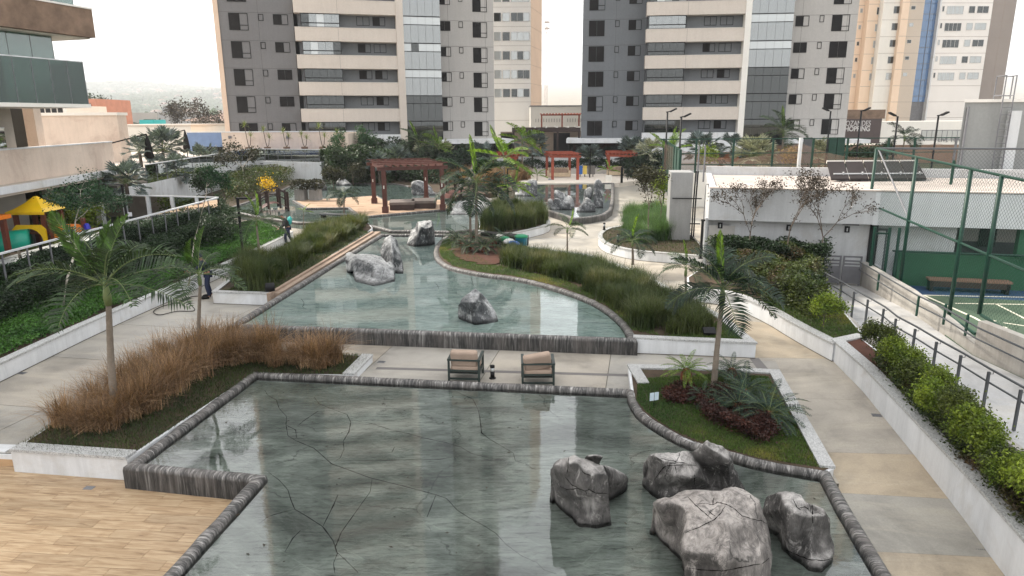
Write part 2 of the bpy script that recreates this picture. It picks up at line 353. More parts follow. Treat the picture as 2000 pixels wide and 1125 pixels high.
brownbrick=pm('brown_stacked_stone',(.20,.135,.095),.85,.3,1.5,9,.5)
redwood=pm('dark_red_timber',(.085,.028,.020),.55,.25,2,18,.2)
orangew=pm('orange_red_timber',(.27,.06,.032),.55,.2,2,18,.1)
rattan=pm('brown_rattan',(.035,.02,.016),.6,.2,4,60,.3)
greycush=pm('taupe_cushion_fabric',(.16,.135,.12),.9,.15,3,50,.2)
tancush=pm('tan_cushion_fabric',(.36,.27,.21),.9,.12,2.5,60,.25)
creamcush=pm('cream_cushion_fabric',(.55,.44,.31),.9,.12,3,60,.2)
frame_m=pm('green_black_aluminium',(.030,.042,.038),.4,.1,3,30,.03)
plz=pm('cream_plaza_tile',(.72,.65,.56),.6,.06,1,12,.05)
navy=pm('navy_cloth',(.012,.018,.045),.85,.2,3,40,.2)
dcloth=pm('dark_cloth',(.016,.014,.017),.85,.2,3,40,.2)
teal=pm('turquoise_backpack_cloth',(.05,.35,.33),.8,.15,3,40,.2)
skin=pm('skin',(.28,.15,.095),.6,.08,3,30,0)
hairm=pm('dark_hair',(.012,.009,.007),.7,.2)
orangec=pm('orange_glove',(.55,.13,.05),.7,.1)
yel=pm('yellow_plastic',(.80,.50,.01),.35,.06,2,20,.02)
tealp=pm('green_plastic',(.01,.30,.20),.35,.1,2,20,.02)
bluep=pm('blue_plastic',(.008,.012,.28),.35,.1,2,20,.02)
orgp=pm('orange_plastic',(.75,.20,.02),.35,.1,2,20,.02)
brownp=pm('brown_plastic_post',(.12,.03,.015),.5,.1,2,20,.02)
binb=pm('blue_bin_plastic',(.02,.12,.42),.4,.1); biny=pm('yellow_bin_plastic',(.75,.55,.12),.4,.1); bing=pm('grey_bin_plastic',(.15,.14,.13),.4,.1)
bingr=pm('green_bin_lid',(.01,.22,.10),.4,.1); binw=pm('white_bin_lid',(.62,.62,.6),.4,.1); bint=pm('teal_bin_body',(.01,.16,.24),.4,.1)
bark=pm('grey_palm_bark',(.20,.165,.13),.85,.25,3,24,.5); shaft_m=pm('green_crownshaft',(.13,.17,.06),.5,.2,3,20,.1)
barkb=pm('brown_bark',(.12,.095,.075),.9,.3,4,30,.5); barkw=pm('pale_bark',(.42,.38,.32),.85,.2,4,30,.3); cycbark=pm('cycad_bark',(.14,.045,.025),.95,.35,6,40,.8)
palm_l=leafmat('palm_frond_green',(.020,.042,.016),(.045,.076,.028),None,.16,1.5)
palm_y=leafmat('young_frond_green',(.085,.17,.022),(.17,.26,.03),None,.4,1.5)
palm_d=leafmat('dark_frond_green',(.010,.026,.014),(.022,.045,.022),None,.2,1.5)
fan_l=leafmat('silver_fan_leaf',(.075,.10,.095),(.15,.185,.175),None,.15,1.5)
fan_w=leafmat('pale_fan_leaf',(.24,.25,.17),(.40,.40,.29),None,.2,1.5)
cyc_l=leafmat('cycad_leaf',(.010,.028,.018),(.020,.046,.028),None,.15,2)
hedge_l=leafmat('hedge_leaf',(.010,.024,.010),(.028,.055,.018),None,.2,1.3)
cover_l=leafmat('ground_cover_leaf',(.024,.075,.014),(.070,.17,.026),None,.3,1.0)
shrub_y=leafmat('yellow_green_shrub_leaf',(.08,.13,.018),(.21,.26,.03),None,.35,2)
shrub_m=leafmat('mixed_shrub_leaf',(.020,.040,.012),(.085,.105,.024),(.085,.045,.03),.25,1.3)
grass_g=leafmat('green_blade',(.026,.045,.015),(.080,.098,.032),(.14,.135,.06),.3,.7)
grass_y=leafmat('yellow_green_blade',(.032,.054,.014),(.098,.112,.025),(.15,.135,.05),.3,.7)
grass_f=leafmat('fresh_green_blade',(.05,.10,.04),(.10,.17,.06),None,.35,1)
lawn_m=leafmat('lawn_blade',(.035,.085,.014),(.095,.150,.022),(.26,.22,.05),.3,.55)
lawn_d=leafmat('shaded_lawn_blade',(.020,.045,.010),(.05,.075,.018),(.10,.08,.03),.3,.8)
grass_b=leafmat('brown_blade',(.17,.10,.055),(.36,.225,.125),(.47,.34,.21),.25,1.0)
maroon=leafmat('maroon_leaf',(.030,.012,.010),(.070,.024,.016),(.02,.022,.012),.2,3)
brown_l=leafmat('brown_tree_leaf',(.028,.023,.016),(.065,.046,.032),None,.2,3)
dark_l=leafmat('dark_shrub_leaf',(.020,.026,.012),(.055,.05,.022),None,.2,2)
feath_l=leafmat('feathery_leaf',(.020,.055,.030),(.05,.10,.045),None,.3,2)
yflow=leafmat('yellow_blossom',(.45,.28,.01),(.75,.48,.02),None,.3,3)
# ---------------------------------------------------------------- vegetation generators
def leafmass(name,poly,z0,zf,n,size,mat,parent=None,shell=.55,aspect=.5,core=None,kind=None):
    """n small leaf quads through a volume over poly; zf(x,y)->height array"""
    P=scatter(poly,n); h=zf(P[:,0],P[:,1]); r=rng.random(len(P))
    P=P+rng.normal(size=P.shape)*size*1.1
    z=z0+h*np.where(r<shell,1-rng.random(len(P))**2*.25,rng.random(len(P)))
    c=np.column_stack([P,z]); k=len(c)
    a=rng.normal(size=(k,3)); a[:,2]*=.6; a/=np.linalg.norm(a,axis=1)[:,None]
    b=rng.normal(size=(k,3)); b=np.cross(a,b); b/=np.linalg.norm(b,axis=1)[:,None]
    s=size*(.6+.8*rng.random(k))[:,None]
    V=np.stack([c-a*s*.5,c+b*s*aspect*.5,c+a*s*.5,c-b*s*aspect*.5],1).reshape(-1,3)
    return ob(name,npmesh(name,V,np.arange(k*4).reshape(-1,4),mat),parent)
def blades(name,P,z0,h,lean,wid,mat,parent=None,curl=.35,seg=2,mats2=None,build=True):
    """P: n x 2 roots; h: heights; each blade = seg quads, arching"""
    k=len(P); th=rng.random(k)*2*math.pi; d=np.column_stack([np.cos(th),np.sin(th),np.zeros(k)])
    sdv=np.column_stack([-np.sin(th),np.cos(th),np.zeros(k)]); ln=lean*(.2+.9*rng.random(k))
    zz=z0(P[:,0],P[:,1]) if callable(z0) else np.full(k,float(z0))
    base=np.column_stack([P,zz]); V=[]
    for i in range(seg+1):
        t=i/seg; ww=wid*(1-t*.92)*.5
        c=base+d*(ln*h*(t**1.7))[:,None]+np.array([0,0,1.])*(h*(t-curl*ln*t*t))[:,None]
        V+= [c-sdv*ww,c+sdv*ww]
    V=np.stack(V,1); m=2*(seg+1); F=[]
    ix=np.arange(k)[:,None]*m
    for i in range(seg): F.append(ix+np.array([2*i,2*i+1,2*i+3,2*i+2]))
    me=npmesh(name,V.reshape(-1,3),np.concatenate(F),mat)
    return ob(name,me,parent) if build else me
def clump_mesh(name,n,h,lean,wid,mat,r=.12,curl=.5,seg=3):
    P=rng.normal(size=(n,2))*r; hh=h*(.55+.5*rng.random(n)); return blades(name,P,0,hh,lean,wid,mat,curl=curl,seg=seg,build=False)
def frond_mesh(name,L,nl,wl,leaf,mat,droop=.55,vee=.35,lw=.035,rise=.9,sweep=.55,ragged=.15,tipf=.35):
    """pinnate leaf growing from origin along +x; rachis rises then droops"""
    V=[];F=[];MI=[]
    def rach(t):
        a=rise-(rise+droop)*t
        return a
    pts=[Vector((0,0,0))]; q=16
    for i in range(q): 
        a=rach((i+.5)/q); pts.append(pts[-1]+Vector((math.cos(a),0,math.sin(a)))*L/q)
    mb=MB(); mb.tube(pts[:-1],[max(.004,.020*L/1.8*(1-i/q)) for i in range(q)],4,1)
    V=mb.v; F=mb.f; MI=mb.m
    for s in (-1,1):
        for i in range(nl):
            t=.16+.84*(i+.5+rnd.uniform(-.25,.25))/nl; f=min(t*q,q-.01); k=int(f); p=pts[k].lerp(pts[k+1],f-k); d=(pts[k+1]-pts[k]).normalized()
            up=Vector((-d.z,0,d.x)); side=Vector((0,s,0))
            l=wl*(math.sin(math.pi*min(1,t*.86+.12))**.6)*(1-ragged*rnd.random())
            if t>.8: l*=1-(t-.8)*(1-tipf)/.2*.8
            vv=vee+rnd.uniform(-.12,.12); dr=(side*math.cos(sweep)+d*math.sin(sweep)).normalized(); dr=(dr*math.cos(vv)+up*math.sin(vv)).normalized()
            m1=p+dr*l*.55; e=p+dr*l*.98-Vector((0,0,l*rnd.uniform(.12,.38)))
            wv=d*(lw*.5)
            n0=len(V); V+=[tuple(p-wv*.4),tuple(p+wv*.4),tuple(m1+wv),tuple(m1-wv),tuple(e)]
            F+=[(n0,n0+1,n0+2,n0+3),(n0+3,n0+2,n0+4)]; MI+=[0,0]
    me=bpy.data.meshes.new(name); me.from_pydata(V,[],F); me.materials.append(mat); me.materials.append(shaft_m)
    me.polygons.foreach_set('material_index',MI); me.update(); return me
def fan_mesh(name,L,r,mat,n=30):
    V=[];F=[];MI=[]; mb=MB(); pet=[Vector((0,0,0)),Vector((L*.55,0,L*.42)),Vector((L,0,L*.6))]; mb.tube(pet,.022,4,1); V=mb.v;F=mb.f;MI=mb.m
    c=pet[-1]; ax=Vector((.80,0,.35)).normalized(); sd_=Vector((0,1,0)); up=ax.cross(sd_)
    for i in range(n):
        a=(i/(n-1)-.5)*R_(290); dr=ax*math.cos(a)+sd_*math.sin(a); dr=dr+up*(.14*math.cos(3*a)+rnd.uniform(-.05,.05)); dr.normalize()
        rr=r*(.85+.2*rnd.random())*(1-.15*abs(a)/2.6); wv=(dr.cross(up)).normalized()*rr*.075; fold=up*(-.02*rr*(1 if i%2 else -1))
        m1=c+dr*rr*.6; e=c+dr*rr-Vector((0,0,rr*.13*rnd.random())); n0=len(V)
        V+=[tuple(c),tuple(m1-wv+fold),tuple(e),tuple(m1+wv-fold)]; F.append((n0,n0+1,n0+2,n0+3)); MI.append(0)
    me=bpy.data.meshes.new(name); me.from_pydata(V,[],F); me.materials.append(mat); me.materials.append(shaft_m); me.polygons.foreach_set('material_index',MI); me.update(); return me
FR={}
FR['palm']=[frond_mesh('frond',1.0,28,.36,None,palm_l,d_,v_,.026,.6,.62,.15,.5) for d_,v_ in ((.25,.40),(.55,.25),(.8,.45))]
FR['palmd']=[frond_mesh('frond',1.0,30,.38,None,palm_d,d_,v_,.030,.6,.55,.18,.5) for d_,v_ in ((.35,.3),(.75,.15),(1.0,.4))]
FR['young']=[frond_mesh('frond',1.0,26,.24,None,palm_y,-.1,.6,.040,.35,.95,.05) ,frond_mesh('frond',1.0,24,.30,None,palm_y,.3,.4,.036,.5,.7,.05)]
FR['mid']=[frond_mesh('frond',1.0,32,.34,None,leafmat('mid_frond_green',(.035,.085,.016),(.07,.13,.024),None,.25,1.5),d_,.5,.040,.4,.8,.08) for d_ in (.0,.3)]
FR['cyc']=[frond_mesh('frond',1.0,26,.15,None,cyc_l,d_,.35,.022,.5,.35,.05,.8) for d_ in (.35,.75)]
FR['cycy']=[frond_mesh('frond',1.0,26,.13,None,palm_y,d_,.3,.024,.5,.35,.05,.8) for d_ in (.3,.6)]
FR['fan']=[fan_mesh('fan_leaf',1.0,.75,fan_l) for _ in range(2)]
FR['fanw']=[fan_mesh('fan_leaf',1.0,.75,fan_w) for _ in range(2)]
def trunk_mesh(pts,r0_,r1_,mat,rings=True,k=9):
    mb=MB(); n=max(8,int(len(pts)*4)) ; out=[];rad=[]
    q=len(pts)-1
    P=[Vector(p) for p in pts]; m_=26 if rings else 12
    for i in range(m_+1):
        f=i/m_*q; j=min(int(f),q-1); out.append(P[j].lerp(P[j+1],f-j)); t=i/m_
        rad.append((r0_+(r1_-r0_)*t)*(1+(.07 if rings and i%2 else 0)+(.35*max(0,.06-t)/.06)))
    mb.tube(out,rad,k); return mb.mesh('trunk',mat,True)
def palm(loc,ht,size,nf,label,group='pinnate palms around the pools',kind='palm',young=1,lean=(0,0),r=.07,shaft=.45,rise=(-.2,1.05),seed=0,youngk='young',name='palm_tree',trunkm=None,cat='palm tree',angs=None):
    rr=random.Random(seed*31+5); e=empty(name,loc,0,label,cat,group)
    top=Vector((lean[0],lean[1],ht))
    pts=[(0,0,-.05),(lean[0]*.3,lean[1]*.3,ht*.45),tuple(top)]
    ob('trunk',trunk_mesh(pts,r,r*.62,trunkm or bark),e)
    if shaft:
        mb=MB(); mb.tube([top,top+Vector((0,0,shaft*.35)),top+Vector((0,0,shaft))],[r*.8,r*1.0,r*.45],8); part('crownshaft',mb,shaft_m,e,True)
    ct=top+Vector((0,0,shaft*.85))
    for i in range(nf):
        t=i/max(1,nf-1); az=(angs[i] if angs else i*2.39996+rr.uniform(-.3,.3)); el=rise[0]+(rise[1]-rise[0])*t+rr.uniform(-.12,.12)
        me=FR[kind][i%len(FR[kind])]; s=size*rr.uniform(.88,1.08)
        o=ob('frond',me,e,tuple(ct),None,(s,s,s)); o.rotation_euler=(Matrix.Rotation(az,3,'Z')@Matrix.Rotation(-(el-.45),3,'Y')@Matrix.Rotation(rr.uniform(-.35,.35),3,'X')).to_euler()
    for i in range(young):
        me=FR[youngk][i%2]; s=size*(.95-.1*i); o=ob('frond',me,e,tuple(ct),None,(s,s*.6,s)); o['label']='upright fresh green young frond'
        o.rotation_euler=(Matrix.Rotation(rr.uniform(0,6.28),3,'Z')@Matrix.Rotation(-rr.uniform(1.1,1.3),3,'Y')@Matrix.Rotation(rr.uniform(-1.5,1.5),3,'X')).to_euler()
    return e
def fanpalm(loc,ht,size,nf,label,kind='fan',seed=0,group='silver fan palms beyond the pools'):
    rr=random.Random(seed*17+3); e=empty('fan_palm',loc,0,label,'palm tree',group)
    ob('trunk',trunk_mesh([(0,0,-.05),(0,0,ht*.5),(0,0,ht)],.13,.10,barkb),e)
    for i in range(nf):
        t=i/(nf-1); az=i*2.39996; el=-.55+1.75*t
        o=ob('fan_leaf',FR[kind][i%2],e,(0,0,ht),None,(size,)*3); o.rotation_euler=(Matrix.Rotation(az,3,'Z')@Matrix.Rotation(-(el-.5),3,'Y')@Matrix.Rotation(rr.uniform(-.4,.4),3,'X')).to_euler()
    return e
def cycad(loc,size,nf,label,kind='cyc',trunk=.18,seed=0,r=.14,group='cycads in the planters'):
    rr=random.Random(seed*13+1); e=empty('cycad',loc,0,label,'cycad',group)
    mb=MB(); mb.lathe([(r*.8,-.03),(r*1.05,trunk*.35),(r,trunk*.8),(r*.5,trunk+.05)],9)
    for v in range(len(mb.v)): x,y,z=mb.v[v]; k=1+.12*math.sin(v*7.1); mb.v[v]=(x*k,y*k,z)
    part('trunk',mb,cycbark,e)
    for i in range(nf):
        t=i/(nf-1); az=i*2.39996+rr.uniform(-.2,.2); el=-.15+1.15*t+rr.uniform(-.1,.1); s=size*rr.uniform(.85,1.1)
        o=ob('frond',FR[kind][i%2],e,(0,0,trunk),None,(s,)*3); o.rotation_euler=(Matrix.Rotation(az,3,'Z')@Matrix.Rotation(-(el-.4),3,'Y')@Matrix.Rotation(rr.uniform(-.2,.2),3,'X')).to_euler()
    return e
def tree(loc,ht,crown,label,leaf,barkmat,nleaf=2500,lsize=.08,th0=.05,seed=0,group=None,bare=.35,cat='tree',name='tree',forks=3,spread=.6,lean=(0,0),aspect=.6,flat=1.0,depth=5,tipd=2):
    """recursive branching: trunk+limbs (one mesh) and leaf clumps on the twigs"""
    rr=random.Random(seed*97+11); e=empty(name,loc,0,label,cat,group); mb=MB(); tips=[]
    def grow(p,d,L,r,dep):
        q=p+d*L*.5+Vector((rr.uniform(-1,1),rr.uniform(-1,1),rr.uniform(-.3,.3)))*L*.06; e2=p+d*L
        mb.tube([p,q,e2],[r,r*.85,r*.7],5 if dep<2 else 3,0,False)
        if dep>=tipd: tips.append((q,L)); 
        if dep>=depth: tips.append((e2,L)); return
        for i in range(forks if dep>0 else forks+1):
            a=rr.uniform(0,6.28); t=spread*rr.uniform(.6,1.25)
            o1=d.orthogonal().normalized(); o2=d.cross(o1); nd=(d*math.cos(t)+(o1*math.cos(a)+o2*math.sin(a))*math.sin(t)); nd.z=nd.z*flat+.10; nd.normalize()
            grow(e2,nd,L*rr.uniform(.62,.85),r*.66,dep+1)
    tr=ht*bare; mb.tube([(0,0,-.05),(lean[0]*.4,lean[1]*.4,tr*.5),(lean[0],lean[1],tr)],[th0,th0*.85,th0*.75],7)
    grow(Vector((lean[0],lean[1],tr)),Vector((lean[0]*.2,lean[1]*.2,1)).normalized(),crown*.42,th0*.7,1)
    part('trunk',mb,barkmat,e,True)
    T=np.array([tuple(t[0]) for t in tips]); idx=rng.integers(0,len(T),nleaf); c=T[idx]+rng.normal(size=(nleaf,3))*lsize*1.3
    a=rng.normal(size=(nleaf,3)); a/=np.linalg.norm(a,axis=1)[:,None]; b2=np.cross(a,rng.normal(size=(nleaf,3))); b2/=np.linalg.norm(b2,axis=1)[:,None]
    s=lsize*(.5+.8*rng.random(nleaf))[:,None]; V=np.stack([c-a*s*.5,c+b2*s*aspect*.5,c+a*s*.5,c-b2*s*aspect*.5],1).reshape(-1,3)
    ob('crown',npmesh('crown',V,np.arange(nleaf*4).reshape(-1,4),leaf),e); return e
#--PART2
# ================================================================ LARGE STRUCTURE
PH=R_(-10.9); AX=Vector((math.cos(PH),math.sin(PH))); AY=Vector((-math.sin(PH),math.cos(PH)))
def off(pts,d,closed=False):
    """shift a plan polyline sideways by d (left positive)"""
    out=[]; n=len(pts)
    for i in range(n):
        p=Vector(pts[i]); a=Vector(pts[i-1]) if (i>0 or closed) else None; b=Vector(pts[(i+1)%n]) if (i<n-1 or closed) else None
        d1=(p-a).normalized() if a is not None else None; d2=(b-p).normalized() if b is not None else None
        if d1 is None: d1=d2
        if d2 is None: d2=d1
        n1=Vector((-d1.y,d1.x)); n2=Vector((-d2.y,d2.x)); m=(n1+n2); 
        if m.length<.3: m=n1
        m.normalize(); k=min(2.2,1/max(.35,m.dot(n1))); out.append(tuple(p+m*d*k))
    return out
def strip(mb,pts,wd,z0,z1,m=0,o=0):
    """wall of width wd along a polyline (centre shifted by o), z1 may be a list"""
    A=off(pts,o+wd/2); B=off(pts,o-wd/2); n=len(pts)
    zt=z1 if isinstance(z1,(list,tuple)) else [z1]*n; zb=z0 if isinstance(z0,(list,tuple)) else [z0]*n; k=len(mb.v)
    for i in range(n): mb.v+=[(*A[i],zb[i]),(*B[i],zb[i]),(*B[i],zt[i]),(*A[i],zt[i])]
    for i in range(n-1):
        a=k+4*i;b=a+4
        for q in range(4): mb.f.append((a+q,a+(q+1)%4,b+(q+1)%4,b+q)); mb.m.append(m)
    mb.f.append((k,k+3,k+2,k+1)); mb.m.append(m); e=k+4*(n-1); mb.f.append((e,e+1,e+2,e+3)); mb.m.append(m); return mb
def resample(pts,step,closed=False):
    out=[]; P=list(pts)+([pts[0]] if closed else [])
    for i in range(len(P)-1):
        a=Vector(P[i]); b=Vector(P[i+1]); L=(b-a).length; k=max(1,round(L/step))
        for j in range(k): out.append(tuple(a.lerp(b,j/k)))
    if not closed: out.append(tuple(P[-1]))
    return out
def smooth(pts,it=2):
    for _ in range(it):
        o=[pts[0]]
        for i in range(len(pts)-1):
            a=Vector(pts[i]);b=Vector(pts[i+1]); o+= [tuple(a.lerp(b,.25)),tuple(a.lerp(b,.75))]
        o.append(pts[-1]); pts=o
    return pts
def rim(pts,zt,zo,zi,wd,parent,closed=False,name='stone_rim'):
    P=resample(pts,.22,closed); n=len(P)
    prof=[(-.5,None,0),(-.5,-.10,.30),(-.44,-.035,.38),(-.25,-.004,.45),(0,0,.5),(.25,-.004,.55),(.44,-.035,.62),(.5,-.10,.70),(.5,'i',1)]
    rows=[off(P,-a*wd,closed) for a,_,_ in prof]; V=[];UV=[]; L=0; k=len(prof)
    for i in range(n+(1 if closed else 0)):
        ii=i%n
        if i>0: L+=(Vector(P[ii])-Vector(P[i-1])).length
        for j,(a,dz,v) in enumerate(prof):
            z=zo if dz is None else (zi if dz=='i' else zt+dz); x,y=rows[j][ii]
            if 0<j<k-1:
                q=noise.noise(Vector((x*2.3,y*2.3,z*3)))*.022; x+=q*.6*(1 if a>0 else -1); z+=q*.5
            V.append((x,y,z)); UV.append((L,v))
    mb=MB(); mb.v=V; mb.uv=UV
    for i in range((n if closed else n-1)):
        for j in range(k-1): a=i*k+j; b=a+k; mb.f.append((a,b,b+1,a+1)); mb.m.append(0)
    if not closed:
        mb.f.append(tuple(range(k))); mb.m.append(0); mb.f.append(tuple(reversed(range((n-1)*k,n*k)))); mb.m.append(0)
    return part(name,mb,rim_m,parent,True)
# ---- ground and far terrain
mb=MB()
def terr_h(x,y):
    d=max(0,y-300); return -.8-6*min(1,d/150) if y<700 else -6.8+ (y-700)/2300*138*(1+.18*math.sin(x/310)+.1*math.sin(x/127+2))+ (0)
xs=[-9000,-5000,-3000]+list(range(-2600,2601,260))+[3000,5000,9000]; ys=[-600,0,150,300,380,450,560,700,900,1200,1500,1800,2100,2400,2700,3000,3300]
k=len(xs)
for y in ys:
    for x in xs: mb.v.append((x,y,terr_h(x,y)))
for j in range(len(ys)-1):
    for i in range(k-1): mb.f.append((j*k+i,j*k+i+1,(j+1)*k+i+1,(j+1)*k+i)); mb.m.append(0)
struct('ground',mb,ground_m)
# ---- paving, slab by slab
pav=empty('paving',(0,0,0)); tag(pav,kind='structure')
frontL=(Vector(g(0,884,0)[:2]),Vector(g(245,893,0)[:2])); frontR=(Vector(g(1440,697,0)[:2]),Vector(g(1640,701,0)[:2]))
def clip(poly,a,b):
    """keep the part left of the directed line a->b"""
    out=[]; n=len(poly); s=[(b-a).cross(Vector(p)-a) for p in poly]
    for i in range(n):
        j=(i+1)%n
        if s[i]>=0: out.append(poly[i])
        if (s[i]>=0)!=(s[j]>=0): t=s[i]/(s[i]-s[j]); out.append(tuple(Vector(poly[i]).lerp(Vector(poly[j]),t)))
    return out
org=Vector(g(775,668,0)[:2])-AX*31-AY*12
def seen(p,pad=60):
    v=Vector((p[0],p[1],0))-CP; z=v.dot(fwd)
    if z<1: return False
    x=1000+FPX*v.dot(CR)/z; y=562.5-FPX*v.dot(CU)/z; return -pad<x<2000+pad and y<1125+pad
SP0=Vector(g(1735,1130,.0)[:2]); SP1=Vector(g(1524,723,0)[:2]); SP2=SP1+(SP1-SP0)*40; SP0=SP0-(SP1-SP0)*3
for i in range(0,20):
    for j in range(0,16):
        a=org+AX*(i*3.1)+AY*(j*3.05); gp_=.011
        q=[tuple(a+AX*gp_+AY*gp_),tuple(a+AX*(3.1-gp_)+AY*gp_),tuple(a+AX*(3.1-gp_)+AY*(3.05-gp_)),tuple(a+AX*gp_+AY*(3.05-gp_))]
        c=a+AX*1.5+AY*1.5
        if c.x<-17.5: continue
        for q2 in (clip(clip(q,SP0,SP2),*frontL),clip(clip(q,SP2,SP0),*frontR)):
            if len(q2)<3 or polyarea(q2)<.02 or not any(seen(p) for p in q2): continue
            part('slab',MB().prism(q2,-.12,0),slab,pav)
mb=MB(); a=org-AX*30-AY*6
base=[tuple(org-AX*30-AY*2),tuple(org+AX*80-AY*2),tuple(org+AX*80+AY*80),tuple(org-AX*30+AY*80)]
b1=clip(clip(base,*frontL),SP0,SP2); b2=clip(clip(base,*frontR),SP2,SP0)
mb.prism(b1,-.5,-.008); mb.prism(b2,-.5,-.008); part('bedding',mb,jointd,pav)
fb=[tuple(org-AX*40+AY*48.86),tuple(org+AX*90+AY*48.86),tuple(org+AX*90+AY*120),tuple(org-AX*40+AY*120)]
struct('courtyard_floor',MB().prism(fb,-.3,-.002),slabg)
# dark inlay bands in the paving
mb=MB(); a=g(735,719,0); b=g(1226,733,0); strip(mb,[a[:2],b[:2]],.16,-.05,.003); 
a=g(1515,697,0); b=g(1482,700,0); mb.prism([tuple(g(x,y,0)[:2]) for x,y in ((1462,697),(1477,694),(1500,720),(1482,724))],-.05,.003); part('dark_inlay',mb,pm('dark_inlay_stone',(.14,.13,.125),.6,.15),pav)
# right-hand path falling gently towards the viewer
pr=empty('sloping_path',(0,0,0)); tag(pr,kind='structure')
J=[((1330,612),(1580,640),0.004),((1400,697),(1640,701),0.004),((1430,775),(1740,782),-.05),((1470,880),(1800,888),-.12),((1500,955),(1870,975),-.17),((1560,1070),(1970,1090),-.25),((1640,1210),(2100,1240),-.3),((1760,1420),(2400,1460),-.35)]
for i in range(len(J)-1):
    a,b,z0=J[i]; c,d,z1=J[i+1]
    P=[tuple(g(*c,z1)),tuple(g(*d,z1)),tuple(g(*b,z0)),tuple(g(*a,z0))]; cen=sum((Vector(p) for p in P),Vector())/4
    P=[tuple(cen+(Vector(p)-cen)*.9975) for p in P]; mb=MB(); mb.v=P+[(p[0],p[1],-.7) for p in P]
    mb.f=[(0,1,2,3),(0,4,5,1),(1,5,6,2),(2,6,7,3),(3,7,4,0)]; mb.m=[0]*5
    part('slab',mb,slabt if i in (0,3,5) else (slabg if i==4 else slab),pr)
part('bedding',MB().prism([tuple(g(1500,1500,-.7)[:2]),tuple(g(2600,1500,-.7)[:2]),tuple(g(1800,650,-.7)[:2]),tuple(g(1250,650,-.7)[:2])],-.75,-.45),jointd,pr)
# ---- wood-look tile deck, tile by tile
WD=-.26; dk=empty('wood_deck',(0,0,0)); tag(dk,kind='structure')
near_px=[(505,930),(71,1400),(1899,1400)]
NP_left=[g(505,930,.2),g(71,1400,.2)]
f0=g(0,905,WD); f1=g(245,916,WD); fd=(Vector(f1[:2])-Vector(f0[:2])).normalized(); fn=Vector((fd.y,-fd.x))
mesh_t=MB().box(.002,1.196,-.236,-.002,-.02,0).mesh('tile',tile_m); ang=math.atan2(fd.y,fd.x)
o0=Vector(f1[:2]); rl0=Vector(NP_left[0][:2]); rl1=Vector(NP_left[1][:2])
for j in range(-1,32):
    for i in range(-9,5):
        p=o0+fn*(.24*j)+fd*(1.2*(i+(j*.37)%1)); c=p+fd*.6
        s=(rl1-rl0).cross(c-rl0)/(rl1-rl0).length
        if s>.75 : continue
        ok=[seen(q,40) for q in (p,p+fd*1.2)]
        if not any(ok): continue
        ob('tile',mesh_t,dk,(p.x,p.y,WD),(0,0,ang))
a=o0-fd*14-fn*.3; b=o0+fd*6-fn*.3
part('bedding',MB().prism([tuple(a),tuple(b),tuple(b+fn*9),tuple(a+fn*9)],WD-.3,WD-.012),pm('tile_grout',(.22,.16,.11),.9,.1),dk)
tag(part('floor_drain',MB().box(-.09,.09,-.06,.06,-.02,.004),steel,None,loc=tuple(g(174,953,WD)),rot=(0,0,ang)),'small grey square floor drain set in the wood-look tiles','floor drain')
# ================================================================ POOLS
def pool(label,ptsrim,zt,zo,zw,zf,wd,wmat,fmat,rimclosed=True):
    e=empty('reflecting_pool',(0,0,0),0,label,'pool')
    rim(ptsrim,zt,zo,zf-.05,wd,e,rimclosed)
    part('pool_floor',MB().prism(list(ptsrim),-.55,zf),fmat,e)
    struct('water',MB().prism(off(ptsrim,0,True),zf+.008,zw,base=False),wmat); return e
def flatwater(pts,z,mat):
    mb=MB(); a=sum(pts[i][0]*pts[(i+1)%len(pts)][1]-pts[(i+1)%len(pts)][0]*pts[i][1] for i in range(len(pts)))
    if a<0: pts=pts[::-1]
    mb.v=[(x,y,z) for x,y in pts]; mb.f=[tuple(range(len(pts)))]; mb.m=[0]; return struct('water',mb,mat)
def mkpool(label,rimpts,zt,zo,zw,zf,wd,wmat,fmat,extra=None):
    e=empty('reflecting_pool',(0,0,0),0,label,'pool')
    rim(rimpts,zt,zo,zf-.05,wd,e,True)
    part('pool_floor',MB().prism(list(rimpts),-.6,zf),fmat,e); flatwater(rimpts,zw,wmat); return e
curveN=smooth([(1232,757),(1237,782),(1255,807),(1290,830),(1325,850),(1362,865),(1425,882),(1487,900),(1612,921)],1)
nearP=gp([(497,727),(1228,761)]+curveN[1:]+[(1650,990),(1735,1130),(1899,1400),(71,1400),(505,930),(255,905)],.2)
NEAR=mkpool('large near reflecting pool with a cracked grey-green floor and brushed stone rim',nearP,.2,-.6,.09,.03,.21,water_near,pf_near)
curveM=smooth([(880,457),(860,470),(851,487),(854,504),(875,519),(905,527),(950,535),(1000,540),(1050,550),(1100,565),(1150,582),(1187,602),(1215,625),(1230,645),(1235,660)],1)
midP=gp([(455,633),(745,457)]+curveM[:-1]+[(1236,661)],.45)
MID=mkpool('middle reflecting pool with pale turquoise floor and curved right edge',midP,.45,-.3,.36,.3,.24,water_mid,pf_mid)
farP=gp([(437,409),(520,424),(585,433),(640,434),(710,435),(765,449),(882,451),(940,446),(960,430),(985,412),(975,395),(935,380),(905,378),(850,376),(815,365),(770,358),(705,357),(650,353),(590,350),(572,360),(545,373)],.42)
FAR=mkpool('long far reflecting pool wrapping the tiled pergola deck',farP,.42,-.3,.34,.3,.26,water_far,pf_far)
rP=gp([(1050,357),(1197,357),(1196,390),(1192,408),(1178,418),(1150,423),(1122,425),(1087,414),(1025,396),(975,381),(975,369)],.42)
RFAR=mkpool('far right reflecting pool holding grouped grey boulders',rP,.42,-.3,.35,.3,.28,water_far,pm('pale_pool_floor',(.26,.28,.27),.8,.2,.6,12,.1))
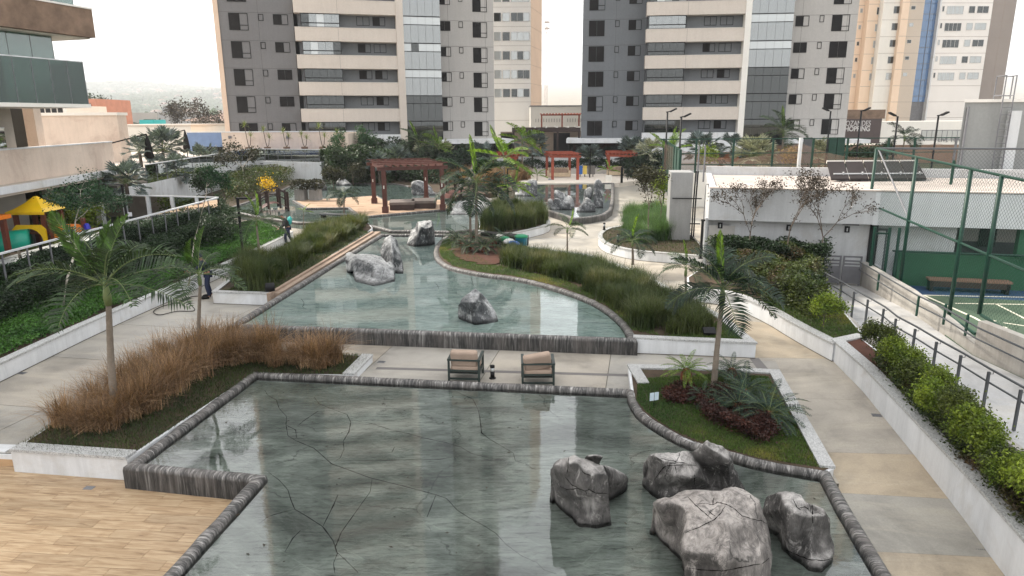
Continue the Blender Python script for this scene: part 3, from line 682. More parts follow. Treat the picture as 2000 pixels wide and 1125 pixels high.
# pergola deck: island of tiles in the far pool
dkP=gp([(574,391),(660,387),(735,382),(752,392),(860,390),(884,407),(705,423),(682,405),(600,406)],.44)
e=empty('pergola_deck',(0,0,0),0,'terracotta tiled deck island under the dark red pergola','deck')
rim(dkP,.46,.2,.3,.2,e,True); 
tx0=min(p[0] for p in dkP); tx1=max(p[0] for p in dkP); ty0=min(p[1] for p in dkP); ty1=max(p[1] for p in dkP)
part('bedding',MB().prism(dkP,.1,.44),terra,e)
tt=MB().box(.01,1.19,.01,1.19,-.02,.018).mesh('tile',terra); ca=Vector((tx0,ty0))
for i in range(30):
    for j in range(20):
        p=ca+AX*(i*1.2-2)+AY*(j*1.2); cs=[p+AX*a_+AY*b_ for a_,b_ in ((0,0),(1.2,0),(1.2,1.2),(0,1.2))]
        if inpoly(np.array([tuple(c) for c in cs]),off(dkP,0,True)).all(): ob('tile',tt,e,(p.x,p.y,.44),(0,0,PH))
# ================================================================ PLANTERS
def planter(label,poly,z,capidx,capw=.28,z0=-.3,soilm=soil2,wallm=None,inner=0,capm=None,group=None,foot=True):
    """poly: plan polygon; capidx: polyline of points carrying the granite cap"""
    e=empty('planter',(0,0,0),0,label,'planter',group); a=sum(poly[i][0]*poly[(i+1)%len(poly)][1]-poly[(i+1)%len(poly)][0]*poly[i][1] for i in range(len(poly)))
    part('wall',MB().prism(poly,z0,z-.045),wallm or white,e); part('soil',MB().prism(off(poly,.06 if a>0 else -.06,True),z-.2,z-.03,base=False),soilm,e)
    if foot: part('foot_joint',MB().prism(off(poly,-.012 if a>0 else .012,True),-.05,.02,base=False),jointd,e)
    for cp in capidx:
        cp=list(cp); mb=MB()
        c=Vector(np.mean(np.array(poly),0)); m=Vector(cp[len(cp)//2]); d=Vector(cp[min(len(cp)//2+1,len(cp)-1)])-Vector(cp[len(cp)//2-1]); s=1 if d.cross(c-m)>0 else -1
        strip(mb,cp,capw,z-.045,z+.01,0,s*(capw/2-.025)); part('cap',mb,capm or granite,e)
    return e
# brown grass planter, left of the near pool
pA=gp([(20,877),(247,893),(497,727),(690,730),(727,692),(560,684),(430,672),(200,760)],.22)
planter('low granite-capped planter of brown fountain grass beside the near pool',pA,.22,[pA[1::-1]+[],[pA[3],pA[4]]],.30,-.3,foot=False)
fz=off([tuple(g(-160,872,.2)[:2]),tuple(g(20,877,.2)[:2])],0)
tag(part('edging_wall',strip(strip(MB(),[tuple(g(-300,866,.0)[:2]),tuple(g(244,894,.0)[:2])],.16,-.3,-.02),[tuple(g(-300,866,0)[:2]),tuple(g(22,877,0)[:2])],.30,-.02,.02),white),'white step wall between the upper path and the wood-look deck','wall')
tag(part('skirting_step',strip(MB(),[tuple(g(-300,888,-.15)[:2]),tuple(g(240,907,-.15)[:2])],.05,-.3,-.12),pm('tan_skirting_tile',(.45,.29,.16),.6,.12,2,14)),'tan tiled skirting at the foot of the white step wall','skirting')
# cycad planter right of the near pool
cN=gp(curveN,.22)
pB=gp([(1227,712),(1400,716),(1521,723),(1629,912)],.24)+cN[::-1]
planter('pointed granite-edged lawn planter of cycads right of the near pool',pB,.24,[[gp([(1248,748)],.24)[0],pB[0],pB[1],pB[2],pB[3]]],.27,-.6,foot=False)
# grass bed right of the middle pool
cM=gp(curveM,.45)
pC=[(x,y) for x,y in cM]+gp([(1350,664),(1477,669),(1420,622),(1340,580),(1250,530),(1150,497),(1040,482),(1000,470),(985,458),(940,456)],.45)
planter('curved planter of dense green grass between the middle pool and the paths',pC,.45,[gp([(1237,659),(1350,664),(1477,669),(1420,622),(1340,580),(1250,530),(1150,497),(1040,482)],.45)],.26,-.3)
# strip bed left of the middle pool with timber-coloured stone kerb
pD=gp([(415,569),(527,573),(718,452),(728,444),(716,430),(640,441),(545,492),(470,527)],.45)
planter('long planter of ornamental grass between the left path and the middle pool',pD,.45,[gp([(527,573),(415,569),(470,527),(545,492),(640,441)],.45)],.18,-.2)
tag(part('stone_kerb',strip(MB(),gp([(537,570),(738,450)],.45),.30,-.2,.40),pm('tan_stone_kerb',(.30,.225,.17),.8,.2,2,16,.2)),'tan stone kerb strip running along the middle pool left edge','kerb')
tag(part('stone_kerb',strip(MB(),gp([(524,574),(728,452)],.46),.12,-.2,.47),pm('tan_stone_edging',(.30,.22,.165),.8,.2,2,16,.2)),'thin raised tan edging between the grass bed and its stone kerb','kerb')
# left bed with hedge and ground cover
wl=smooth(gp([(-150,778),(0,709),(200,617),(357,552),(460,507),(545,467),(572,452)],.47),1)
pE=wl+[tuple(g(560,444,.47)[:2]),tuple(g(500,432,.47)[:2]),(-15.6,38.6),(-16.9,38.6),(-17.2,14)]
planter('long white-walled bed of ground cover and hedge along the glass fence',pE,.47,[wl],.26,-.2)
# island bed in front of the far pool
pF=gp([(930,446),(960,455),(1025,449),(1066,440),(1074,432),(1062,424),(1035,415),(985,412),(950,425)],.45)
pFc=smooth(gp([(930,450),(985,458),(1030,450),(1070,440),(1076,432),(1066,424),(1040,415)],.45),1)
planter('rounded white planter of dark grass in front of the far pools',pFc+gp([(985,408),(945,425)],.45),.45,[pFc],.25,-.2)
# curved bed in the middle right
gc=smooth(gp([(1215,440),(1180,446),(1166,460),(1178,474),(1210,484),(1255,491),(1297,494),(1330,497),(1372,500)],.45),1)
pG=gc+gp([(1372,480),(1335,440),(1320,420),(1290,400),(1240,400)],.45)
planter('curved white planter of soft grasses beside the green court fence',pG,.45,[gc],.22,-.2,soilm=soil2)
# hedge bank below the white building
wh=smooth(gp([(1345,563),(1400,566),(1450,580),(1500,602),(1550,631),(1600,657),(1628,671)],.5),1)
pH=wh+gp([(1688,655),(1600,552)],.45)+[tuple(g(1590,530,.3)[:2]),tuple(g(1560,512,.3)[:2]),tuple(g(1380,515,.5)[:2]),tuple(g(1342,540,.5)[:2])]
planter('sweeping white retaining wall planter of mixed hedge below the white building',pH,.5,[wh],.30,-.2)
# long planter along the ramp, bottom right
lw=gp([(1626,662),(1690,718),(1793,825),(1900,938),(2000,1050),(2150,1220)],.55)
lr=gp([(1675,655),(1720,690),(1850,790),(2000,905),(2300,1130)],.5)
pI=lw+lr[::-1]
planter('long white wall planter of yellow-green shrubs beside the sloping path',pI,.55,[[lr[0]]+lw],.30,-.9,soilm=soil,foot=False)
tag(part('ramp_kerb',strip(MB(),gp([(1604,560),(1690,652),(1720,683),(1850,783),(2000,898),(2300,1120)],.42),.14,-.2,[.30,.44,.52,.56,.56,.56]),conc),'concrete kerb between the handrail ramp and the shrub planter','kerb')
# ---- cracks (rust line) on the long wall are thin recessed lines of dark filler
# ramp
mb=MB(); rp=[(1600,557),(1677,556),(1770,604),(1900,694),(2060,768),(2400,900),(2400,1200),(1990,900),(1850,792),(1690,655)]
mb.prism(gp(rp,.05),-.3,.05); struct('ramp',mb,rampm)
# lawns
lawnA=pA; 
def lawn(poly,z,n,mat,h=.05,seed=0,label=None,w_=.012):
    P=scatter(poly,n); o=blades('grass',P,z-.03,h*(.6+.7*rng.random(len(P))),.8,w_,mat,curl=.3,seg=1); return tag(o,label,'grass',None,'stuff')
#--PART3
# ================================================================ TOWERS
upperband=[]
FL=3.06
class Facade:
    """an apartment tower seen square-on: local x along the front, local -y out of it"""
    def __init__(s,name,O,ang,label,cat='tower',group=None):
        s.O=Vector(O); s.a=ang; s.e=empty(name,(O[0],O[1],0),ang,label,cat,group); s.dx=Vector((math.cos(ang),math.sin(ang))); s.dy=Vector((-math.sin(ang),math.cos(ang)))
    def u(s,px,d=0,py=130):
        r=ray(px,py); r2=Vector((r.x,r.y)); # O + u*dx - d*dy = t*r2
        o=s.O-s.dy*d; den=s.dx.x*(-r2.y)+s.dx.y*r2.x
        # solve u*dx - t*r2 = -o
        det=s.dx.x*(-r2.y)-(-r2.x)*s.dx.y; u=((-o.x)*(-r2.y)-(-r2.x)*(-o.y))/det; return u
winmesh={}
def window_mesh(w_,h_,kind,v=0):
    """frame with shutter leaf; returns (frame mesh, pane mesh)"""
    key=(round(w_,2),round(h_,2),kind)
    if key in winmesh: return winmesh[key]
    f=MB(); t=.06
    f.box(0,w_,-.05,.10,-t,0); f.box(0,w_,-.05,.10,-h_,-h_+t); f.box(0,t,-.05,.10,-h_+t,-t); f.box(w_-t,w_,-.05,.10,-h_+t,-t)
    p=MB()
    if kind=='closed':
        f.box(t,w_/2-.01,-.02,.0,-h_+t,-t,1); f.box(w_/2+.01,w_-t,-.035,-.01,-h_+t,-t,1); p.box(t,w_-t,.03,.04,-h_+t,-t)
    elif kind=='half':
        f.box(t,w_*.55,-.035,.0,-h_+t,-t,1); f.box(w_*.55,w_*.55+.05,-.04,.06,-h_+t,-t); 
        if h_>1.5: f.box(w_*.55+.05,w_-t,-.04,.06,-h_*.72,-h_*.72+.07)
        p.box(w_*.55+.05,w_-t,.02,.03,-h_+t,-t)
    elif kind=='two':
        f.box(w_/2-.03,w_/2+.03,-.04,.06,-h_+t,-t); p.box(t,w_/2-.03,.02,.03,-h_+t,-t); p.box(w_/2+.03,w_-t,.02,.03,-h_+t,-t)
    else: p.box(t,w_-t,.02,.03,-h_+t,-t)
    winmesh[key]=(f.mesh('window',[black,shut]),p); return winmesh[key]
pmesh={}
def add_window(F,u,d,ztop,w_,h_,kind,glass,name='window',label=None):
    fm,p=window_mesh(w_,h_,kind); key=(fm.name,glass.name)
    if key not in pmesh: pmesh[key]=p.mesh('pane',glass)
    o=ob(name,fm,F.e,(u,-d-.002,ztop)); ob('pane',pmesh[key],o)
    if label: o['label']=label
    return o
def upper(mb,u,d,ztop,w_,h_): mb.box(u,u+w_,-d-.03,-d+.05,ztop-h_,ztop)
def floors(F,items,d,k0,k1,ktop,mbU,seed):
    """items: (u0,u1,drop,h,type) windows hanging below each floor joint"""
    r=random.Random(seed)
    for (u0,u1,drop,h_,ty) in items:
        for k in range(k0,ktop+1):
            zt=FL*k-drop
            if k<=k1:
                kd='closed' if ty=='s' else r.choice(['closed','half','half','closed'] if ty=='b' else ['two','two','half'] if ty=='t' else ['half','closed','half'])
                gl=winglass if r.random()<.6 else litglass
                if ty=='s': kd='one'; gl=winglass
                add_window(F,u0,d,zt,u1-u0,h_,kd,gl)
            else: upper(mbU,u0,d,zt,u1-u0,h_)
def wallblock(F,name,u0,u1,d,depth,z0,z1,mat,joints=None,ks=(1,8)):
    o=part(name,MB().box(u0,u1,-d,-d+depth,z0,z1),mat,F.e)
    if joints is not None:
        mb=MB()
        for k in range(ks[0],26): mb.box(u0+.02,u1-.02,-d-.006,-d+.05,FL*k-.012,FL*k+.018)
        for uu in joints: mb.box(uu,uu+.025,-d-.005,-d+.05,z0,z1)
        part('facade_joint',mb,jointm,F.e)
    return o
def grey_tower(F,lw_px,band_px,col_px,bay_px,rw_px,wl,wr,d_l,d_b,d_r,ml,mr,lwmat,glz,bw,bay_gap,seed,finpx=None,shade=0,H_=78):
    r=random.Random(seed); mbU=MB()
    u0=F.u(lw_px[0],d_l); u1=F.u(lw_px[1],d_l); wallblock(F,'wall',u0,u1,d_l,14,0,H_,lwmat,[u0+(u1-u0)*.52])
    floors(F,[(F.u(a,d_l),F.u(b,d_l),dr,h_,ty) for a,b,dr,h_,ty in wl],d_l,2,7,25,mbU,seed+1)
    if finpx: f0=F.u(finpx[0],d_l); part('end_wall',MB().box(f0,F.u(finpx[1],d_l)-.003,-d_l-.15,-d_l+15,0,H_),peach,F.e)
    b0=F.u(band_px[0],d_b); b1=F.u(band_px[1],d_b); dr_=d_b-1.2
    part('recessed_wall',MB().box(b0+.35,b1,-dr_,-dr_+14,0,H_),bgrey,F.e)
    for k in range(2,26):
        z=FL*k
        mb=MB().box(b0,b1,-d_b,-dr_+.1,z,z+1.5); 
        if k<=7:
            o=part('balcony_band',mb,cream,F.e); part('joint',MB().box(b0+(b1-b0)*.42,b0+(b1-b0)*.42+.02,-d_b-.004,-d_b+.02,z,z+1.5),jointm,o); part('coping',MB().box(b0-.02,b1,-d_b-.03,-dr_+.1,z+1.5,z+1.53),creamy,o)
        else:
            upperband.append((F,b0,b1,d_b,dr_,z))
    # glazed balconies in the recess, with frame, top lights and rail glass
    g0=F.u(glz[0],d_b-.15)+.2; g1_=F.u(glz[1],d_b-.15)
    for k in range(2,9):
        z0=FL*k-FL+1.53; z1=FL*k-.02
        if k<=8:
            fr=MB(); t=.07; dd=d_b-.15; fr.box(g0,g1_,-dd-.03,-dd+.05,z1-t,z1); fr.box(g0,g1_,-dd-.03,-dd+.05,z0,z0+t); fr.box(g0,g1_,-dd-.035,-dd+.05,z0+.42,z0+.52)
            fr.box(g0,g0+t,-dd-.03,-dd+.05,z0+t,z1-t); fr.box(g1_-t,g1_,-dd-.03,-dd+.05,z0+t,z1-t)
            ef=part('balcony_glazing',fr,black,F.e); bgp=(g1_-g0-.14)/5
            dark=[1,1,1,0,0,0,0][max(0,min(6,k-2))] if seed<5 else [1,1,1,1,0,0,0][max(0,min(6,k-2))]
            for i in range(5):
                a=g0+t+bgp*i; gm=winglass if (dark or r.random()<.12) else (whglass if r.random()<.35 else bayglass)
                mesh=MB().box(a+.01,a+bgp-.012,-dd,-dd+.015,z0+.52,z1-t).box(a+.01,a+bgp-.012,-dd,-dd+.015,z0+t,z0+.42); part('pane',mesh,gm,ef)
            part('side_pier',MB().box(g0-.05,g0,-d_b+.16,-dr_,z0-.03,z1+.02),lwmat,F.e)
    floors(F,[(F.u(a,dr_),F.u(b,dr_),.10,1.02,'t') for a,b in bw],dr_,2,8,25,mbU,seed+2)
    part('white_base',MB().box(b0,b1,-d_b-.02,-dr_+.2,0,FL+1.5),white,F.e)
    c0=F.u(col_px[0],d_b+.1); c1=F.u(col_px[1],d_b+.1); part('column',MB().box(b1+.003,c1,-d_b-.1,-d_b+14,0,H_),creamy if seed>5 else cream,F.e)
    # glass bay: tall screen panels under a strip window on each floor
    a0=c1+.01; a1=F.u(bay_px[1],d_b-.5); part('bay_core',MB().box(a0,a1-.03,-d_b+.75,-d_b+12,0,H_),grey,F.e)
    fr=MB(); dd=d_b-.5
    for k in range(1,26):
        fr.box(a0,a1,-dd-.05,-dd+.2,FL*k-.05,FL*k+.06); fr.box(a0,a1,-dd-.05,-dd+.1,FL*k-.98,FL*k-.90)
    part('bay_frame',fr,black,F.e)
    up=MB()
    for k in range(1,26):
        pwid=(a1-a0)/5
        cols=[winglass]*0
        for i in range(5):
            x0=a0+pwid*i+.012; x1=a0+pwid*(i+1)-.012
            if k<=8:
                lowdark=k<=(3 if seed<5 else 4)
                gm=winglass if lowdark else bayglass
                part('screen_panel',MB().box(x0,x1,-dd-.02,-dd,FL*(k-1)+.06,FL*k-.98),gm,F.e)
                gm2=winglass if (lowdark or r.random()<.15) else whglass
                part('strip_window',MB().box(x0,x1,-dd-.02,-dd,FL*k-.90,FL*k-.05),gm2,F.e)
            else: up.box(x0,x1,-dd-.02,-dd,FL*(k-1)+.06,FL*k-.98).box(x0,x1,-dd-.02,-dd,FL*k-.90,FL*k-.05)
    tag(part('upper_bay_glass',up,bayglass,F.e),kind='stuff')
    r0_=a1-.6; r1_=F.u(rw_px[1],d_r); wallblock(F,'wall',r0_,r1_,d_r,14,0,H_,mr,[r0_+(r1_-r0_)*.25,r0_+(r1_-r0_)*.86])
    floors(F,[(F.u(a,d_r),F.u(b,d_r),dr,h_,ty) for a,b,dr,h_,ty in wr],d_r,2,7,25,mbU,seed+3)
    tag(part('upper_windows',mbU,shut,F.e),kind='stuff')
    return b0,b1,r1_,u0
TL=Facade('apartment_tower',(-33.4,82.0),R_(13.5),'left grey and cream apartment tower with a narrow peach end wall','apartment tower')
tl=grey_tower(TL,(437,580),(581,777),(777,791),(792,862),(862,964.5),
  [(455.5,492.5,.10,1.86,'b'),(513,522.5,.15,.74,'s'),(541,569.5,.12,1.14,'h')],[(859,881.5,.08,1.15,'h'),(897.5,905.5,.08,.74,'s'),(924.5,952,.10,1.85,'b')],
  -.8,.2,-3.0,grey,lgrey,grey,(590,669),[(701,726),(732,756)],0,1,(427.5,437))
TR=Facade('apartment_tower',(8.95,88.9),R_(-6.0),'grey and cream apartment tower on the right, white column beside its glass bay','apartment tower')
tr=grey_tower(TR,(1137,1260),(1259.5,1449),(1449,1461),(1461,1542),(1542,1665),
  [(1149,1179,.10,1.86,'b'),(1199,1207.5,.12,.78,'s'),(1225,1250,.10,1.2,'h')],[(1546,1572,.06,1.2,'h'),(1592,1600.5,.05,.78,'s'),(1616,1650,.03,1.86,'b')],
  -2.6,.1,-2.4,bgrey,lgrey,bgrey,(1260,1336),[(1370,1394),(1401,1426)],0,11)
for F in (TL,TR):
    mb=MB()
    for (f,b0,b1,db,dr_,z) in upperband:
        if f is F: mb.box(b0,b1,-db,-dr_+.1,z,z+1.5)
    tag(part('upper_bands',mb,cream,F.e),kind='stuff')
# white canopies and dark glazed lobbies at the foot of the towers
def canopy(F,pa,pb,d,z0,z1,label,back=4):
    u0=F.u(pa,d,278);u1=F.u(pb,d,278); e=empty('canopy',(F.O.x,F.O.y,0),F.a,label,'canopy')
    part('slab',MB().box(u0,u1,-d,-d+back,z0,z1),white,e); return e
canopy(TL,860,1004,1.2,3.35,3.85,'long white canopy slab at the foot of the left tower',8)
canopy(TR,1106,1257,1.5,3.35,3.85,'long white canopy slab at the foot of the right tower',8)
canopy(TR,1540,1700,1.5,3.25,3.7,'thin white canopy slab under the right wing of the right tower',8)
def lobby(F,pa,pb,d,z1,label):
    u0=F.u(pa,d,300);u1=F.u(pb,d,300); e=empty('lobby_front',(F.O.x,F.O.y,0),F.a,label,'lobby front')
    part('back_wall',MB().box(u0,u1,-d+.6,-d+.9,0,z1),darkroom,e); n=max(3,int((u1-u0)/2)); s=(u1-u0)/n
    for i in range(n): part('pane',MB().box(u0+s*i+.05,u0+s*(i+1)-.05,-d,-d+.02,.2,z1-.1),winglass,e)
    mb=MB()
    for i in range(n+1): mb.box(u0+s*i-.04,u0+s*i+.04,-d-.04,-d+.06,0,z1)
    part('mullions',mb,black,e)
lobby(TL,850,1000,.0,3.35,'dark glazed lobby front beneath the left canopy'); lobby(TR,1110,1260,.0,3.35,'dark glazed lobby front beneath the right canopy')
# white building between the towers
WB=Facade('apartment_building',(at(960,130,122).x,122),R_(0),'slim white apartment building between the two grey towers with a peach side wall','apartment building')
ub=WB.u(1036.5); part('wall',MB().box(-6,ub,0,12,0,70),pm('warm_white_facade',(.90,.87,.83),.85,.04,.2,6,.03),WB.e)
pp=at(1058,130,131); sidev=MB(); x1=pp.x-WB.O.x; sidev.prism([(ub,.003),(x1,9),(x1-3,18),(ub-2,14)],0,70); part('side_wall',sidev,peach,WB.e)
mb=MB()
for k in range(2,24): mb.box(.0,ub,-.01,.1,FL*k*1.0-.02,FL*k+.02)
for k in range(2,24): a=Vector((ub,.0)); b=Vector((x1,9)); mb.bar((a.x,a.y-.01,FL*k),(b.x+.01,b.y,FL*k),.03)
part('facade_joint',mb,pm('pale_joint',(.30,.25,.22),.9,.1),WB.e)
r=random.Random(5); upw=MB()
for k in range(1,24):
    zt=FL*k+2.2+.0
    for (a,b,n) in ((965.5,979.5,1),(982,996,1),(998.5,1034,3)):
        u0=WB.u(a);u1=WB.u(b)
        if 3<=k<=9:
            fr=MB(); s=(u1-u0)/n; fr.box(u0,u1,-.06,.05,zt-1.42,zt-1.36).box(u0,u1,-.06,.05,zt-.05,zt)
            for i in range(n+1): fr.box(u0+s*i-.035,u0+s*i+.035,-.055,.05,zt-1.36,zt-.05)
            o=part('window',fr,pm('pale_window_frame',(.55,.54,.52),.5,.05) if 'pale_window_frame' not in MATS else MATS['pale_window_frame'],WB.e)
            allw=r.random()
            for i in range(n):
                gm=whglass if (n==1 and r.random()<.8) or (n==3 and (allw<.35 or r.random()<.3)) else winglass
                part('pane',MB().box(u0+s*i+.035,u0+s*(i+1)-.035,-.03,-.01,zt-1.36,zt-.05),gm,o)
        elif k>9: upw.box(u0,u1,-.05,.05,zt-1.42,zt)
tag(part('upper_windows',upw,whglass,WB.e),kind='stuff')
# low link building between the towers, with rooftop pergola
e=empty('link_building',(0,0,0),0,'low cream building with brown roof edge between the two towers','building')
a=at(1036,210,112);b=at(1140,210,112); zt=at(1090,208,112).z
part('wall',MB().box(a.x,b.x+1,112,120,0,zt),creamy,e); part('roof_edge',MB().box(a.x-.1,b.x+1,111.9,120,zt,zt+.18),steel,e)
mb=MB()
for i in range(22):
    x=a.x+.8+i*.42
    if i!=11: mb.box(x,x+.12,111.94,112.1,zt-2.4,zt-1.85)
part('vent_slats',mb,lgrey,e)
e=empty('roof_pergola',(0,0,0),0,'thin red rooftop pergola against the low cream wall between the towers','pergola')
Y=103; a=at(1056,226,Y); b=at(1134,226,Y); base=at(1090,245,Y).z
for px in (1058,1098,1131): p=at(px,230,Y); part('post',MB().box(p.x-.1,p.x+.1,Y,Y+.2,base-1.5,a.z),orangew,e)
part('beam',MB().box(a.x,b.x,Y-.05,Y+.1,a.z,a.z+.2),orangew,e)
for i in range(14): x=a.x+(b.x-a.x)*i/13; part('rafter',MB().box(x,x+.1,Y-.4,Y+2.5,a.z+.2,a.z+.34),orangew,e)
# covered walkway: dark frame with white rafters and ochre rooms below
e=empty('covered_walkway',(0,0,0),0,'dark-framed covered walkway with slatted roof between the tower canopies','walkway roof')
Y=92; a=at(1000,250,Y);b=at(1134,250,Y); zt=a.z
part('front_beam',MB().box(a.x,b.x,Y,Y+.25,zt-.55,zt),rattan,e); part('back_beam',MB().box(a.x,b.x,Y+6,Y+6.25,zt-.4,zt),rattan,e)
for i in range(7): x=a.x+.2+(b.x-a.x-.4)*i/6; part('roof_rafter',MB().box(x-.07,x+.07,Y-.3,Y+6.5,zt,zt+.16),creamy,e)
for x in (a.x+.2,(a.x+b.x)/2+1.5,b.x-.2): part('post',MB().box(x-.12,x+.12,Y+.02,Y+.2,0,zt-.55),rattan,e)
e=empty('rear_lobby',(0,0,0),0,'dim lobby with ochre counter and beige wall under the covered walkway','building')
Y=99; part('back_wall',MB().box(-1.5,11,Y,Y+.3,0,zt-.6),pm('beige_lobby_wall',(.34,.27,.21),.8,.1),e)
part('dark_bay',MB().box(6.0,8.3,Y-.1,Y-.003,0,zt-.8),darkroom,e); part('left_bay',MB().box(-1.4,.4,Y-.1,Y-.003,0,zt-.8),darkroom,e)
part('counter',MB().box(1.6,10.4,Y-2.2,Y-1.6,0,1.5),pm('ochre_counter',(.50,.33,.20),.7,.1),e)
part('yellow_panel',MB().box(4.1,4.8,Y-.2,Y-.12,1.5,3.0),yel,e)
mb=MB()
for i in range(14): mb.box(-1+i*.9,-.96+i*.9,Y-4,Y-3.96,.2,2.1)
mb.box(-1,11,Y-4,Y-3.96,2.06,2.12); part('railing',mb,black,e)
# far right pale tower in steps with a blue glass strip
RT=Facade('apartment_building',(at(1660,130,143).x,143),R_(2),'tall peach and white apartment building at the right with a blue glass strip','apartment building')
ppeach=pm('pale_peach_facade',(.80,.62,.47),.85,.06,.2,6,.04)
secs=[(1640,1684,0,ppeach),(1684,1712,1.5,ppeach),(1712,1748,3,creamy),(1748,1762,3.9,ppeach),(1762,1790,3.2,pm('pale_beige_facade',(.56,.48,.40),.85,.04,.2,6,.03)),(1822,1921,3.0,pm('warm_white_facade_two',(.80,.76,.72),.85,.04,.2,6,.03)),(1921,1966,1.0,taupe)]
for a,b,d,m_ in secs:
    u0=RT.u(a,d);u1=RT.u(b,d); part('wall',MB().box(u0,u1-.004,-d,16,0,95),m_,RT.e)
    mb=MB()
    for k in range(2,31): mb.box(u0+.01,u1-.01,-d-.012,-d+.05,FL*k-.03,FL*k+.03)
    if m_ is taupe: mb.box((u0+u1)/2-.05,(u0+u1)/2+.05,-d-.01,-d+.05,0,95)
    part('facade_joint',mb,MATS['pale_joint'],RT.e)
u0=RT.u(1790,2.6);u1=RT.u(1815,2.6); part('stair_core',MB().box(u0,u1,-2.4,14,0,95),steel,RT.e)
for k in range(3,14):
    o=part('glass_strip',MB().box(u0,u1,-2.55,-2.45,FL*k+.03,FL*k+FL-.03),blueglass,RT.e)
    part('mullion',MB().box((u0+u1)/2-.04,(u0+u1)/2+.04,-2.62,-2.56,FL*k+.03,FL*k+FL-.03),steel,o); part('transom',MB().box(u0,u1,-2.63,-2.57,FL*k+1.1,FL*k+1.17),steel,o)
tag(part('upper_glass_strip',MB().box(u0,u1,-2.55,-2.45,FL*14,95),blueglass,RT.e),kind='stuff')
part('white_fin',MB().box(u1,RT.u(1821.5,3.2),-3.4,12,0,95),white,RT.e)
upw=MB(); r=random.Random(9)
wins=[(1653,1659,0,.9),(1668,1673,0,.8),(1700,1712.5,1.5,1.35),(1732,1744.5,3,1.35),(1765,1773.5,3.2,.7),(1825,1829,3,1.0),(1834,1866,3,1.5),(1876,1888,3,1.3),(1892,1914,3,1.3)]
for a,b,d,h_ in wins:
    u0=RT.u(a,d);u1=RT.u(b,d)
    for k in range(4,31):
        zt=FL*k+2.5
        if k<=12:
            kd='two' if u1-u0>1 else 'one'; gl=winglass if r.random()<.45 else litglass
            fm,p=window_mesh(u1-u0,h_,kd); f2=MATS['pale_window_frame']
            fr=MB(); fr.box(u0,u1,-d-.06,-d+.02,zt-.06,zt).box(u0,u1,-d-.06,-d+.02,zt-h_,zt-h_+.06).box(u0,u0+.05,-d-.06,-d+.02,zt-h_+.06,zt-.06).box(u1-.05,u1,-d-.06,-d+.02,zt-h_+.06,zt-.06)
            n=max(1,int((u1-u0)/.8)); s=(u1-u0)/n
            for i in range(1,n): fr.box(u0+s*i-.03,u0+s*i+.03,-d-.05,-d+.02,zt-h_+.06,zt-.06)
            o=part('window',fr,f2,RT.e); part('pane',MB().box(u0+.05,u1-.05,-d-.03,-d-.01,zt-h_+.06,zt-.06),gl,o)
        else: upw.box(u0,u1,-d-.04,-d+.02,zt-h_,zt)
tag(part('upper_windows',upw,litglass,RT.e),kind='stuff')
# podium of the far right tower and the dark shop sign
e=empty('podium_building',(0,0,0),0,'low white podium with a band of windows in front of the pale right-hand tower','building')
Y=112; a=at(1715,240,Y);b=at(1935,240,Y); zt=at(1760,237,Y).z
part('wall',MB().box(a.x,b.x,Y,Y+10,0,zt),creamy,e); 
u0=at(1800,258,Y).x;u1=at(1880,258,Y).x; z1=at(1830,255,Y).z; z0=at(1830,273,Y).z
for i in range(8): part('window_pane',MB().box(u0+(u1-u0)*i/8+.05,u0+(u1-u0)*(i+1)/8-.05,Y-.05,Y-.01,z0,z1),whglass,e)
part('window_frame',MB().box(u0-.05,u1+.05,Y-.02,Y-.004,z0-.1,z1+.1),steel,e)
def text(s,mat,size,name='lettering',font=None,ext=.02,bold=0):
    c=bpy.data.curves.new(name,'FONT'); c.body=s; c.size=size; c.extrude=ext; c.offset=bold; t=bpy.data.objects.new(name,c); C.objects.link(t)
    dg=bpy.context.evaluated_depsgraph_get(); me=bpy.data.meshes.new_from_object(t.evaluated_get(dg)); me.name=name; bpy.data.objects.remove(t); bpy.data.curves.remove(c); me.materials.clear(); me.materials.append(mat); return me
signm=pm('white_sign_letter',(.62,.60,.58),.6,.03); dsign=pm('dark_brown_sign_panel',(.085,.062,.058),.6,.12)
e=empty('shop_sign',(0,0,0),0,'dark brown shop building sign reading OZANDES SHOPPING beside the right tower','sign')
Y=104; a=at(1640,240,Y);b=at(1722,240,Y); zt=at(1680,232,Y).z; zb=at(1680,267,Y).z
part('sign_panel',MB().box(a.x,b.x,Y,Y+5,zb-1,zt),dsign,e); part('stone_top',MB().box(a.x,b.x+.4,Y+.05,Y+5,zt,zt+1.3),brownbrick,e)
for s_,py,sz,bd in (('OZANDES',241,1.05,.0),('SHOPPING',251.5,1.0,.025)):
    me=text(s_,signm,sz,bold=bd); xs_=[v.co.x for v in me.vertices]; wd_=max(xs_)-min(xs_)
    if s_=='OZANDES': L=at(1652,py,Y).x; R2=at(1700.5,py,Y).x
    else: R2=at(1699,py,Y).x; L=at(1644.5,py,Y).x
    k_=(R2-L)/wd_; o=ob('lettering',me,e,(L-min(xs_)*k_,Y-.02,at(1680,py+4.5,Y).z),(R_(90),0,0),(k_,1,1))
me=text('LIVE TOWER',steel,.9); ob('lettering',me,e,(at(1832,276,111.9).x,111.9,at(1850,277,111.9).z),(R_(90),0,0))
